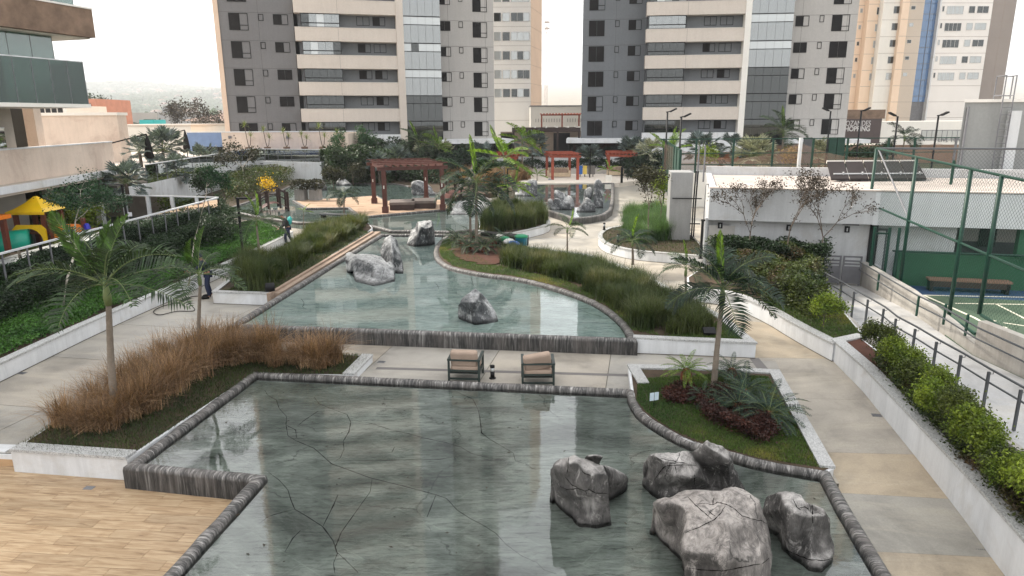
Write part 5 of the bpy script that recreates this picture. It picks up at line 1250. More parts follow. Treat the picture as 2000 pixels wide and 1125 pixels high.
a3,_=fpt(1689,507); b3,_=fpt(1905,652); part('bottom_rail',MB().tube([a3,b3],.045,7),greenp,cl); a4,_=fpt(1916,615); b4,_=fpt(2040,690); part('bottom_rail',MB().tube([a4,b4],.045,7),greenp,cl)
part('brace',MB().tube([fpt(1716,292)[0],fpt(1774,425)[0]],.03,6),steel,cl)
LNG=(b-a).length; 
def chain(e,P0,dirv,length,z0,z1,sp=.12,th=.005,name='chain_link_mesh',mat=None):
    mb=MB(); h=z1-z0; n=int((length+h)/sp); dv=Vector((dirv.x,dirv.y,0)); up=Vector((0,0,1)); nrm=Vector((-dirv.y,dirv.x,0))
    for sgn in (1,-1):
        for i in range(n):
            s0=i*sp-h if sgn>0 else i*sp; s1=s0+sgn*h; za,zb=z0,z1
            if sgn>0:
                if s0<0: za=z0-s0; s0=0
                if s1>length: zb=z1-(s1-length); s1=length
            else:
                if s0>length: za=z0+(s0-length); s0=length
                if s1<0: zb=z1+s1; s1=0
            if zb<=za: continue
            A=Vector((P0[0],P0[1],0))+dv*s0+up*za+nrm*.004*sgn; B=Vector((P0[0],P0[1],0))+dv*s1+up*zb+nrm*.004*sgn; d=(B-A).normalized(); q=d.cross(nrm)*th; r_=nrm*th
            k=len(mb.v); mb.v+=[tuple(A+q),tuple(A-q*.5+r_),tuple(A-q*.5-r_),tuple(B+q),tuple(B-q*.5+r_),tuple(B-q*.5-r_)]; mb.f+=[(k,k+1,k+4,k+3),(k+1,k+2,k+5,k+4),(k+2,k,k+3,k+5)]; mb.m+=[0]*3
    return tag(part(name,mb,mat or greenp,e),kind='stuff')
dsl=(b-a); fz0=(a2.z+b2.z)/2
chain(cl,(a.x,a.y),fdir,LNG,.95,(a.z+b.z)/2-.02,.13,.0035)
# far side screen of the same court beyond: grey top rail and mesh on the tank side
e=empty('court_fence',(0,0,0),0,'thin grey-railed chain-link screen on the roof in front of the tank tower','fence')
Yq=28.8; q0=at(1712,290,Yq);q1=at(2060,291,Yq); part('top_rail',MB().tube([q0,q1],.045,7),dgrey,e); q2=at(1705,364,Yq);q3=at(2060,366,Yq); part('bottom_rail',MB().tube([q2,q3],.05,7),greenp,e)
for px in (1862,2010): u=at(px,325,Yq); part('post',MB().tube([(u.x,Yq,q2.z),(u.x,Yq,q0.z-.5)],.06,7),greenp,e)
chain(e,(q0.x,q0.y),Vector((1,0)),q1.x-q0.x,q2.z,q0.z,.16,.004,mat=dgrey)
# inner court gate posts
e=empty('court_gate',(0,0,0),0,'dark green mesh court gate with double posts beside the white wall','gate')
for px in (1705,1734,1753): 
    u=buf(px,-.6,480); p=ba+bd*u-bn*.6; part('post',MB().tube([(p.x,p.y,.1),(p.x,p.y,ZB)],.055,7),greenp,e)
p=ba+bd*buf(1705,-.6,480)-bn*.6; p2=ba+bd*buf(1734,-.6,480)-bn*.6
for zz in (.5,2.15): part('gate_rail',MB().bar((p.x,p.y,zz),(p2.x,p2.y,zz),.06),greenp,e)
part('lower_rail',MB().tube([tuple((ba+bd*buf(1746,-.05))-bn*.05)+(1.42,),tuple((ba+bd*LNG*1.6)-bn*.05)+(1.42,)],.04,6),greenp,e)
# grey double gate
p=Vector(g(1640,556,.1)[:2]); gw=g(1676,556,.1).x-g(1597,552,.1).x; e=empty('ramp_gate',(p.x,p.y,.1),bang,'grey double gate with slatted top at the head of the ramp','gate')
for sgn in (-1,1):
    x0=-gw/2 if sgn<0 else .03; x1=-.03 if sgn<0 else gw/2
    part('stile',MB().box(x0,x0+.06,0,.05,0,1.12),gatem,e); part('stile',MB().box(x1-.06,x1,0,.05,0,1.12),gatem,e)
    for zz in (.78,.90,1.06): part('slat',MB().box(x0+.06,x1-.06,.01,.04,zz,zz+.06),gatem,e)
    part('solid_panel',MB().box(x0+.06,x1-.06,.012,.038,.06,.72),gatem,e)
# handrails
def handrail(tops_px,zt_,base_z,label,zrail2=.45):
    e=empty('handrail',(0,0,0),0,label,'handrail'); P=[g(x,y,zt_) for x,y in tops_px]
    part('top_rail',MB().tube(P,.026,7),dgrey,e,True); part('lower_rail',MB().tube([p-Vector((0,0,.30)) for p in P],.022,7),dgrey,e,True)
    for p in P[1:-1] if len(P)>3 else P:
        part('post',MB().bar((p.x-.05,p.y,base_z(p)),(p.x-.05,p.y,zt_-.05),.05),dgrey,e)
        part('bracket',MB().tube([(p.x-.03,p.y,zt_-.1),(p.x+.05,p.y,zt_-.1),(p.x+.04,p.y,zt_-.02)],.01,4),dgrey,e)
    return e
T1=[(1592,520),(1619,537),(1647,552),(1672,567),(1699,582),(1730,600),(1754,619),(1792,639),(1834,664),(1882,690),(1937,722),(2000,757),(2080,805),(2200,880)]
handrail(T1,1.0,lambda p:.06,'dark grey two-bar handrail along the planter side of the ramp')
e=empty('handrail',(0,0,0),0,'green-grey handrail fixed along the concrete court wall','handrail')
P=[g(1680,512,1.05),g(1730,541,1.03),g(1792,577,1.0),g(1848,590,1.0) if False else g(1845,602,1.0),g(1910,640,1.05),g(2000,681,1.15),g(2100,735,1.2)]
part('top_rail',MB().tube(P,.026,7),dgrey,e,True); part('lower_rail',MB().tube([p+Vector((-.02,-.02,-.28)) for p in P],.022,7),dgrey,e,True)
for px,py in ((1715,532),(1792,577),(1845,592),(1888,612)): p=g(px,py,1.05); part('post',MB().bar((p.x+.05,p.y,.4),(p.x+.05,p.y,1.02),.05),greenp,e)
#--PART5
# ================================================================ FAR COURT, NETTING, FLOODLIGHTS
e=empty('sand_court_fence',(0,0,0),0,'tall dark green post-and-mesh fence running away beside the soft grass bed','fence')
A0=Vector(g(1323,416,.4)[:2]); B0=Vector(g(1293,352,.4)[:2]); n=9
for i in range(n):
    p=A0.lerp(B0,i/(n-1)); part('post',MB().box(p.x-.07,p.x+.07,p.y-.07,p.y+.07,.2,4.4),greenp,e)
d_=(B0-A0); L_=d_.length; d_.normalize(); part('top_rail',MB().bar((A0.x,A0.y,4.35),(B0.x,B0.y,4.35),.08),greenp,e); part('middle_rail',MB().bar((A0.x,A0.y,2.4),(B0.x,B0.y,2.4),.06),greenp,e)
chain(e,(A0.x,A0.y),d_,L_,.4,4.3,.16,.012)
e=empty('sand_court_fence',(0,0,0),0,'front fence and low white wall of the far court above the service roof','fence')
Yf=50; a=at(1322,352,Yf); b=at(1900,345,Yf); zw=at(1500,337,Yf).z; ztf=at(1500,271,Yf).z
part('low_wall',MB().box(a.x,b.x,Yf,Yf+.3,0,zw),creamy,e); part('top_rail',MB().bar((at(1290,271,Yf).x,Yf+.1,ztf),(b.x,Yf+.1,ztf),.07),greenp,e)
for zz in (271+50,299): z=at(1500,zz,Yf).z; part('rail',MB().bar((a.x,Yf+.1,z),(b.x,Yf+.1,z),.06),greenp,e)
for px in (1360,1433,1510,1588,1655,1735,1786,1866): p=at(px,300,Yf); part('post',MB().box(p.x-.06,p.x+.06,Yf+.05,Yf+.17,zw,ztf),greenp if px!=1866 else steel,e)
for px in (1577,1625,1641): p=at(px,300,Yf+6); part('rear_post',MB().box(p.x-.3,p.x+.3,Yf+6,Yf+6.3,0,ztf-.1),greenp if px>1600 else dgrey,e)
wp_=at(1562,300,Yf-.4); tag(part('net_pole',MB().box(wp_.x-.1,wp_.x+.1,Yf-.5,Yf-.3,1,at(1562,269,Yf-.4).z),white,None),'white upright pole standing in front of the far court netting','pole')
netm,n_,b_,o_=nodes('brown_court_netting'); n_.nodes.remove(b_); t=N(n_,'ShaderNodeBsdfTransparent'); d2=N(n_,'ShaderNodeBsdfDiffuse'); d2.inputs[0].default_value=(.36,.25,.19,1); s_=N(n_,'ShaderNodeMixShader'); s_.inputs[0].default_value=.42
n_.links.new(t.outputs[0],s_.inputs[1]); n_.links.new(d2.outputs[0],s_.inputs[2]); n_.links.new(s_.outputs[0],o_.inputs[0])
mb=MB(); n=40; x0=at(1297,300,Yf+.5).x; x1=at(1880,300,Yf+.5).x
def sag(t,top): return top-1.1*(1-abs(2*((t*2.2)%1)-1)**2)
for i in range(n):
    ta=i/n; tb=(i+1)/n; xa=x0+(x1-x0)*ta; xb=x0+(x1-x0)*tb; za=sag(ta,ztf-.3); zb_=sag(tb,ztf-.3); yb=Yf+.5+.15*math.sin(i)
    mb.quad((xa,yb,zw+.2),(xb,Yf+.5+.15*math.sin(i+1),zw+.2),(xb,Yf+.5,zb_),(xa,Yf+.5,za))
tag(part('court_netting',mb,netm,None),'sagging brown safety netting hung along the far court fence','netting')
mb=MB(); 
for i in range(n):
    ta=i/n; tb=(i+1)/n; xa=x0+(x1-x0)*ta; xb=x0+(x1-x0)*tb; mb.bar((xa,Yf+.5,sag(ta,ztf-.3)),(xb,Yf+.5,sag(tb,ztf-.3)),.05)
e=empty('court_backdrop',(0,0,0),0,'brown and ochre court backdrop wall behind the netting','wall')
Yk=66; 
part('brown_wall',MB().box(at(1450,300,Yk).x,at(1900,300,Yk).x,Yk,Yk+.3,0,at(1600,284,Yk).z),pm('brown_backdrop',(.20,.13,.09),.85,.25,.6,8),e)
part('base_white',MB().box(at(1330,320,Yk-6).x,at(1445,320,Yk-6).x,Yk-6,Yk-5.7,0,at(1400,322,Yk-6).z),white,e); part('green_band',MB().box(at(1445,325,Yk-3).x,at(1870,325,Yk-3).x,Yk-3,Yk-2.7,0,at(1600,322,Yk-3).z),greenw,e)
part('grey_roof',MB().box(at(1330,300,Yk-1).x,at(1450,300,Yk-1).x,Yk-2,Yk+3,at(1400,321,Yk).z,at(1400,316,Yk).z),lgrey,e)
part('orange_panel',MB().box(at(1360,312,Yk).x,at(1452,312,Yk).x,Yk-.2,Yk,at(1400,318,Yk).z,at(1400,297,Yk).z),pm('rust_panel',(.34,.15,.08),.8,.2),e)
part('white_lit_patch',MB().box(at(1872,300,Yk-.3).x,at(1898,300,Yk-.3).x,Yk-.4,Yk-.3,at(1600,310,Yk).z,at(1600,300,Yk).z),creamy,e)
def flood(px,py_top,py_base,Y,side,label):
    p=at(px,py_base,Y); z1=at(px,py_top,Y).z; e=empty('floodlight_pole',(p.x,p.y,0),0,label,'floodlight','floodlight poles')
    part('pole',MB().tube([(0,0,0),(0,0,z1)],.065,8),black,e,True); part('arm',MB().bar((-.1,0,z1),(.36*side,0,z1+.08),.07),black,e)
    T=Matrix.Translation((.42*side,0,z1+.14))@Matrix.Rotation(-.45*side,4,'Y'); part('lamp_head',MB().box(-.25,.25,-.17,.17,-.05,.05,0,T),black,e)
for a in ((1300,219,300,52,1,'leftmost floodlight pole in front of the right tower bands'),(1327,229,300,49,1,'second floodlight pole with raised lamp before the right tower'),(1612,217,320,56,-1,'floodlight pole before the right wing of the right tower'),(1671,217,320,56,1,'floodlight pole in front of the dark shop sign'),(1742,227,320,50,-1,'floodlight pole left of the lone palm at right'),(1820,226,320,50,1,'rightmost floodlight pole right of the lone palm')): flood(*a)
# ================================================================ GARDEN LAMPS AND BOLLARDS
def lamp(px,py,ptop,z,arm,label,al=.45,rz=0):
    p=g(px,py,z); z1=at(px,ptop,p.y).z; e=empty('garden_lamp',tuple(p),rz,label,'lamp post','L-shaped garden lamps'); h=z1-z
    part('pole',MB().box(-.045,.045,-.045,.045,0,h),black,e); part('lamp_arm',MB().box(min(-.05,arm*al),max(.05,arm*al),-.09,.09,h+.001,h+.07),black,e); part('lamp_lens',MB().box(min(.1*arm,arm*(al-.05)),max(.1*arm,arm*(al-.05)),-.06,.06,h-.012,h-.001),whglass,e); part('base',MB().box(-.09,.09,-.09,.09,0,.03),black,e)
lamp(475,498,389,.47,1,'black L-shaped lamp standing in the left ground cover bed',.62); lamp(1368,505,432,.45,1,'black L-shaped lamp beside the white building corner',.75)
lamp(652,352,299,.4,1,'black L-shaped lamp by the far grey boulders',.5); lamp(523,350,320,.4,-1,'black L-shaped lamp behind the left far hedge',.6)
lamp(992,403,331,.42,1,'black L-shaped lamp between the two far pools',.6); lamp(255,480,362,.1,-1,'black L-shaped lamp inside the playground',.75); lamp(1152,347,292,.4,0.3,'thin black lamp before the far round fan palm',.5)
def bollard(px,py,z,label,s=1):
    p=g(px,py,z); e=empty('bollard_light',tuple(p),0,label,'bollard light','bollard lights'); part('base',MB().lathe([(.085*s,0),(.085*s,.02),(.06*s,.03)],14),black,e,True); part('post',MB().lathe([(.055*s,.02),(.055*s,.19*s)],14),black,e,True); part('lens',MB().lathe([(.052*s,.19*s),(.052*s,.29*s)],14),whglass,e,True); part('cap',MB().lathe([(.06*s,.29*s),(.06*s,.34*s),(.05*s,.35*s)],14),black,e,True)
bollard(962,739,0,'black bollard light between the two lounge chairs'); bollard(1687,662,.55,'black bollard light at the tip of the long shrub planter'); bollard(1207,472,.46,'small bollard light in the curved grass bed',1.1); bollard(1180,449,.46,'small bollard light at the far corner of the curved bed',1.1)
def spot(px,py,z,label,rz=0):
    p=g(px,py,z); e=empty('flood_lamp',tuple(p),rz,label,'garden floodlight'); T=Matrix.Translation((0,0,.09))@Matrix.Rotation(.5,4,'X'); part('housing',MB().box(-.17,.17,-.12,.12,-.03,.03,0,T),black,e); part('stake',MB().box(-.02,.02,-.02,.02,-.05,.08),black,e)
spot(1865,862,.55,'flat black garden floodlight among the yellow-green shrubs',.3); spot(1385,652,.47,'flat garden floodlight in the corner of the grass planter')
# drains on paths
for (x,y,z,l) in ((1712,811,-.07,'grey drain grille near the top of the sloping path'),(1915,1071,-.25,'grey drain grille near the bottom of the sloping path'),(745,707,0,'small drain cover beside the brown grass planter'),(43,729,0,'small drain cover in the upper left path')):
    p=g(x,y,z); e=empty('drain_grille',tuple(p),PH,l,'drain grille'); part('frame',MB().box(-.1,.1,-.07,.07,-.02,.006),steel,e); mb=MB()
    for i in range(6): mb.box(-.085+i*.03,-.07+i*.03,-.055,.055,.006,.01)
    part('bars',mb,dgrey,e)
# ================================================================ PERGOLAS
def pergola(feet,zb,ztop,mat,label,nr=8,over=.35,post=.13,group='pergolas',cross=4,plinth=True):
    """feet: four plan points fl, fr, br, bl"""
    e=empty('pergola',(0,0,0),0,label,'pergola',group); P=[Vector(p) for p in feet]
    for p in P:
        o=part('post',MB().box(p.x-post/2*1.6,p.x+post/2*1.6,p.y-post/2*1.6,p.y+post/2*1.6,zb,ztop),mat,e)
        if plinth: part('plinth',MB().box(p.x-post*1.1,p.x+post*1.1,p.y-post*1.1,p.y+post*1.1,zb,zb+.38),mat,o); part('post_lamp',MB().box(p.x-.03,p.x+.03,p.y-post*.8-.06,p.y-post*.8-.002,ztop-1.15,ztop-.95),creamy,o)
    def ext(a,b): d=(b-a).normalized()*over; return a-d,b+d
    for a,b in ((P[0],P[1]),(P[3],P[2])): a,b=ext(a,b); part('beam',MB().bar((a.x,a.y,ztop+.11),(b.x,b.y,ztop+.11),.16,.22),mat,e)
    for a,b in ((P[0],P[3]),(P[1],P[2])): part('side_beam',MB().bar((a.x,a.y,ztop+.10),(b.x,b.y,ztop+.10),.14,.18),mat,e)
    for i in range(nr):
        t=i/(nr-1); a=P[0].lerp(P[1],t); b=P[3].lerp(P[2],t); a,b=ext(a,b); part('rafter',MB().bar((a.x,a.y,ztop+.30),(b.x,b.y,ztop+.30),.09,.15),mat,e)
    for i in range(cross):
        t=i/(cross-1); a=P[0].lerp(P[3],t); b=P[1].lerp(P[2],t); a,b=ext(a,b); part('purlin',MB().bar((a.x,a.y,ztop+.41),(b.x,b.y,ztop+.41),.07,.07),mat,e)
    return e
F4=gp([(753,415),(865,410),(833,393),(727,408)],.46)
zt_=at(753,333,g(753,415,.46).y).z
F4=[F4[0],F4[1],F4[2],(F4[2][0]+F4[0][0]-F4[1][0],F4[2][1]+F4[0][1]-F4[1][1])]
pergola(F4,.46,zt_,redwood,'dark red timber pergola over two day beds on the pool deck',9,.4,.17)
def opg(pxs,label,zt_y,nr=9):
    f=gp(pxs,.42); z=at(pxs[0][0],zt_y,f[0][1]).z; pergola(f,.42,z,orangew,label,nr,.3,.17,plinth=False)
opg([(1079,351),(1128,351),(1112,344),(1068,344)],'orange-red pergola over a sofa on the far cream plaza',308)
opg([(1188,343),(1238,345),(1236,336),(1186,337)],'second orange-red pergola at the right end of the far plaza',306,8)
opg([(962,345),(1007,346),(1010,338),(968,337)],'orange-red pergola half hidden behind the centre palms',309,7)
def daybed(c,wx,dy,h,rz,label):
    e=empty('day_bed',(c[0],c[1],.46),rz,label,'day bed','day beds under the pergola'); part('base',MB().box(-wx/2,wx/2,-dy/2,dy/2,0,h*.68),rattan,e); part('cushion',MB().box(-wx/2-.02,wx/2+.02,-dy/2-.02,dy/2+.02,h*.68+.002,h),greycush,e)
a=g(786,407,.46);b=g(829,404,.46); daybed((a.x,a.y),1.62,1.9,.52,R_(8),'left rattan day bed with taupe cushion under the dark red pergola'); daybed((b.x,b.y),1.6,1.9,.52,R_(4),'right rattan day bed with taupe cushion under the dark red pergola')
# small arched bridges
def bridge(pts,label,z=.5):
    e=empty('foot_bridge',(0,0,0),0,label,'foot bridge','small arched foot bridges'); a=Vector(gp(pts,z)[0]); b=Vector(gp(pts,z)[1]); d=(b-a).normalized(); nm=Vector((-d.y,d.x)); n=7
    arc=[(a.lerp(b,i/n),z+.02+.38*math.sin(math.pi*i/n)) for i in range(n+1)]
    mb=MB()
    for i in range(n): p,za=arc[i]; q,zb=arc[i+1]; mb.quad((p.x-nm.x*.6,p.y-nm.y*.6,za),(q.x-nm.x*.6,q.y-nm.y*.6,zb),(q.x+nm.x*.6,q.y+nm.y*.6,zb),(p.x+nm.x*.6,p.y+nm.y*.6,za))
    part('deck',mb,redwood,e)
    for s in (-.6,.6):
        part('handrail',MB().tube([(p.x+nm.x*s,p.y+nm.y*s,z_+.95) for p,z_ in arc],.05,6),rattan,e); part('lower_rail',MB().tube([(p.x+nm.x*s,p.y+nm.y*s,z_+.5) for p,z_ in arc],.035,6),rattan,e)
        for i in (0,2,5,7): p,z_=arc[i]; part('post',MB().box(p.x+nm.x*s-.06,p.x+nm.x*s+.06,p.y+nm.y*s-.06,p.y+nm.y*s+.06,z_-.3,z_+1.1),rattan,e)
bridge([(508,408),(561,405)],'small dark timber bridge by the yellow flowering plant'); bridge([(876,388),(912,377)],'small dark red bridge behind the dark red pergola')
# ---- far plaza
pz=empty('plaza',(0,0,0)); tag(pz,kind='structure')
part('plaza_floor',MB().prism(gp([(1018,358),(1210,357),(1250,352),(1262,338),(940,338)],.42),-.1,.42),plz,pz)
tag(part('boundary_wall',MB().box(at(925,320,82).x,at(1210,320,82).x,82,82.3,0,at(1100,306,82).z),white,None),'long low white wall behind the orange pergolas','wall')
tag(part('planter_wall',MB().box(at(920,340,76).x,at(1260,340,76).x,76,76.2,0,1.0),lgrey,None),'low grey planter wall at the back of the far plaza','wall')
def sofa(px,py,w_,label,Z=.42):
    p=g(px,py,Z); e=empty('outdoor_sofa',tuple(p),0,label,'sofa','outdoor sofas on the far plaza'); part('seat',MB().box(-w_/2,w_/2,-.4,.4,.08,.45),creamcush,e); part('backrest',MB().box(-w_/2,w_/2,.3,.5,.45,.95),creamcush,e)
    for s in (-1,1): part('armrest',MB().box(s*w_/2-.1,s*w_/2+.1,-.42,.42,.05,.68),creamcush,e)
    for i in range(3): part('back_cushion',MB().box(-w_/2+.12+i*(w_-.24)/3,-w_/2+.08+(i+1)*(w_-.24)/3,.12,.29,.46,.88),tancush,e)
sofa(1091,346,2.2,'cream outdoor sofa under the first orange pergola'); sofa(1201,343,1.5,'cream outdoor sofa under the right orange pergola')
for i,(px,m_,l) in enumerate(((1133,binb,'blue recycling bin beside the orange pergola'),(1142,biny,'yellow recycling bin between the blue and grey bins'),(1151,bing,'dark grey recycling bin behind the thin lamp'),(1158,bing,'rightmost grey recycling bin beside the lamp'))):
    p=g(px,345,.42); e=empty('recycling_bin',tuple(p),0,l,'bin','recycling bins on the far plaza'); part('body',MB().box(-.19,.19,-.2,.2,.25,.95),m_,e); part('lid',MB().box(-.21,.21,-.22,.22,.952,1.12),m_,e); part('leg',MB().box(-.04,.04,-.04,.04,0,.25),black,e)
e=empty('notice_board',tuple(g(1214,357,.42)),0,'dark edged panel at the right end of the far plaza','panel'); part('board',MB().box(-.1,.1,-.1,.1,0,1.45),black,e)
e=empty('glass_balustrade',tuple(g(1226,352,.42)),0,'low dark fence with gate right of the far plaza','fence')
for i in range(8): part('post',MB().box(i*.55-.02,i*.55+.02,0,.04,0,1.25),black,e)
part('rail',MB().box(0,3.9,0,.04,1.25,1.3),black,e); part('low_rail',MB().box(0,3.9,0,.04,.1,.15),black,e)
# ---- bins behind the grass bed
p=g(1018,495,0); e=empty('waste_bin',tuple(p),0,'teal waste bin with green lid standing behind the long green grass','bin'); part('body',MB().lathe([(.25,0),(.30,.75),(.32,.78)],10),bint,e,True); part('lid',MB().lathe([(.33,.785),(.34,.86),(.22,.92)],10),bingr,e,True)
rk=empty('bin_rack',tuple(g(985,480,0)),R_(-35),'dark bin rack with a row of coloured lids beside the waste bin','bin rack'); part('rack',MB().box(-1.3,1.3,-.3,.3,.1,.62),black,rk)
for i,m_ in enumerate((binw,bingr,binw,binb)):
    q=g(1008-0-i*8.2 if False else 1007+(-27+i*9)*.95-4,478+(-8+i*4.5)+2,.5); e=empty('recycling_bin',(q.x,q.y,0),0,['white-lidded bin, farthest in the dark rack','green-lidded bin, second farthest in the dark rack','cream-lidded bin, third in the dark rack','blue-lidded bin, nearest in the dark rack'][i],'bin','bins in the dark rack'); part('body',MB().lathe([(.24,.05),(.27,.66)],10),black,e,True); part('lid',MB().lathe([(.30,.665),(.30,.74),(.18,.84),(.05,.87)],12),m_,e,True)
# ---- lounge chairs seen from behind
def soft(mb_args,name,mat,par,loc,rot=(0,0,0),bev=.05):
    me=MB().box(*mb_args).mesh(name,mat); bm=bmesh.new(); bm.from_mesh(me); bmesh.ops.bevel(bm,geom=bm.edges[:],offset=bev,segments=3,affect='EDGES',profile=.6); bm.to_mesh(me); bm.free(); me.polygons.foreach_set('use_smooth',[True]*len(me.polygons)); return ob(name,me,par,loc,rot)
def chair(px,py,rz,label,tilt):
    p=g(px,py,0); e=empty('lounge_chair',tuple(p),rz,label,'lounge chair','pair of outdoor lounge chairs'); W=.40;D=.36;t=.05;Hh=.60
    for x in (-W,W-t):
        for y in (-D,D-t): part('leg',MB().box(x,x+t,y,y+t,0,Hh-t if y>0 else Hh-t),frame_m,e)
        part('armrest',MB().box(x-.01,x+t+.01,-D,D,Hh-t+.001,Hh),frame_m,e); part('side_rail',MB().box(x+.005,x+t-.005,-D+t,D-t,.20,.25),frame_m,e)
    for z in (.07,.28,.555): part('back_rail',MB().box(-W+t,W-t,-D+.002,-D+t-.002,z,z+.04),frame_m,e)
    part('front_rail',MB().box(-W+t,W-t,D-t+.002,D-.002,.20,.25),frame_m,e); part('seat_board',MB().box(-W+t,W-t,-D+t,D-t,.215,.235),frame_m,e)
    soft((-W+t+.01,W-t-.01,-D+t+.01,D+.03,.0,.16),'seat_cushion',tancush,e,(0,0,.24),bev=.045)
    soft((-.335,.335,-.09,.09,0,.44),'back_cushion',tancush,e,tilt[0],tilt[1],.075)
chair(911,737,R_(-6),'left lounge chair with upright tan cushions by the near pool',((0,-.20,.38),(R_(12),0,0)))
chair(1050,745,R_(0),'right lounge chair with its tan back cushion slipped askew',((0.01,-.17,.40),(R_(16),R_(-9),R_(4))))
# white double plaque in the lawn
p=g(1277,792,.25); e=empty('lawn_sign',tuple(p),R_(18),'small blank pale two-leaf sign staked in the cycad lawn','sign')
for x in (-.105,.008): part('plate',MB().box(x,x+.097,-.006,.006,.12,.30),pm('pale_blue_plate',(.55,.66,.72),.35,.03) if x<0 else MATS['pale_blue_plate'],e)
part('stake',MB().box(-.006,.006,-.004,.004,-.03,.12),black,e)
# bench in the far pool area, black drum and pots
e=empty('pool_bench',tuple(g(660,433,.05)),R_(-12),'dark low bench behind the long grass planter','bench'); part('top',MB().box(-1.1,1.1,-.3,.3,.42,.50),dgrey,e)
for x in (-1.0,.92): part('leg',MB().box(x,x+.08,-.28,.28,0,.418),black,e)
e=empty('drum_lamp',tuple(g(528,569,.46)),R_(20),'round black underwater lamp lying at the corner of the grass planter','lamp'); part('drum',MB().lathe([(.13,-.16),(.16,-.12),(.16,.12),(.13,.16)],16),black,e,True,loc=(0,0,.15),rot=(0,R_(90),0)); part('bracket',MB().box(-.03,.03,-.1,.1,-.02,.06),black,e)
for i,(px,l) in enumerate(((589,'left square concrete pot with dark clipped shrub on the deck'),(617,'right mottled concrete pot with dark clipped shrub on the deck'))):
    p=g(px,390.5,.46); e=empty('square_planter_pot',tuple(p),R_(-6),l,'potted plant','square pots on the pool deck'); part('pot',MB().prism([(-.38,-.38),(.38,-.38),(.38,.38),(-.38,.38)],0,.80),pm('pot_concrete',(.26,.26,.25),.8,.2,2,14,.2,streak=.3) if i==0 else MATS['pot_concrete'],e)
    leafmass('shrub',[(-.6,-.5),(.6,-.5),(.65,.5),(-.6,.5)],.82,lambda x,y:.75-.5*(x*x+y*y),900,.16,dark_l,e,.3)
# ================================================================ ROCKS
def floorcracks(paths,z,pool_e,wd,conv=None,seed=1):
    m_=pm('floor_crack_%d'%seed,(.010,.012,.012),1,.1,spec=0)
    for ci,pth in enumerate(paths):
        P=[]
        for i in range(len(pth)-1):
            a_=conv(pth[i]) if conv else pth[i]; b_=conv(pth[i+1]) if conv else pth[i+1]
            for j in range(5):
                t=j/5; q=g(a_[0]+(b_[0]-a_[0])*t,a_[1]+(b_[1]-a_[1])*t,z); P.append((q.x+noise.noise(Vector((i*5+j,ci,3)))*.05,q.y+noise.noise(Vector((i*5+j,ci,8)))*.05))
        A=[]; mb=MB(); L=off(P,.5); R=off(P,-.5)
        for i,(p,l,r_) in enumerate(zip(P,L,R)):
            w_=wd*(.35+.9*abs(noise.noise(Vector((i*.7,ci,1)))))*(1-.6*abs(2*i/len(P)-1)); p=Vector(p); l=p+(Vector(l)-p)*2*w_*.5; r2=p+(Vector(r_)-p)*2*w_*.5; mb.v+=[(l.x,l.y,z+.003),(r2.x,r2.y,z+.003)]
        for i in range(len(P)-1): mb.f.append((2*i,2*i+1,2*i+3,2*i+2)); mb.m.append(0)
        part('crack',mb,m_,pool_e)
zz_=lambda p:(500+p[0]*.378,700+p[1]*.378)
floorcracks([[(0,150),(45,165),(60,190),(105,215),(120,260),(158,300),(155,345),(165,400),(205,425),(300,465),(340,500),(390,545),(460,570),(590,618),(700,645),(760,660),(930,705),(985,725),(1040,785),(1110,830),(1170,860),(1240,905),(1290,960),(1370,1020),(1450,1055),(1490,1095),(1570,1120)],
[(60,585),(120,630),(165,680),(180,730),(200,780),(260,815),(345,870),(400,945),(415,1000),(460,1040),(545,1125)],[(200,780),(140,795),(70,815),(0,865)],[(600,625),(590,690),(540,760),(490,830),(440,900),(425,940),(410,975),(420,1010),(400,1060),(410,1125)],
[(155,345),(205,370),(210,420)],[(215,350),(250,320),(340,260)],[(300,200),(325,235),(400,265),(470,290),(490,330),(480,380),(450,430),(455,470),(435,515),(395,540)],[(500,320),(590,335),(700,370),(790,390),(860,410),(980,435),(1060,460),(1110,490),(1180,510),(1260,525)],
[(1000,150),(1060,185),(1120,210),(1150,270),(1160,330),(1165,385),(1210,420),(1280,460),(1330,490),(1340,530),(1430,560)],[(460,525),(600,530),(760,525),(950,522),(1080,500)],[(700,490),(720,450)],[(930,705),(900,780),(880,830)],[(345,870),(400,760),(430,690)],[(150,1000),(190,930),(240,880)]],.03,NEAR,.034,zz_,1)
floorcracks([[(919,538),(922,548),(925,562)],[(1050,562),(1049,570),(1051,580)],[(995,558),(999,566),(1000,576)],[(848,550),(855,558),(857,566)],[(588,583),(594,592),(591,600),(600,606)],[(1120,600),(1150,612),(1180,620)],[(990,600),(1010,612)],[(600,650),(700,640),(780,645)]],.3,MID,.03,None,2)
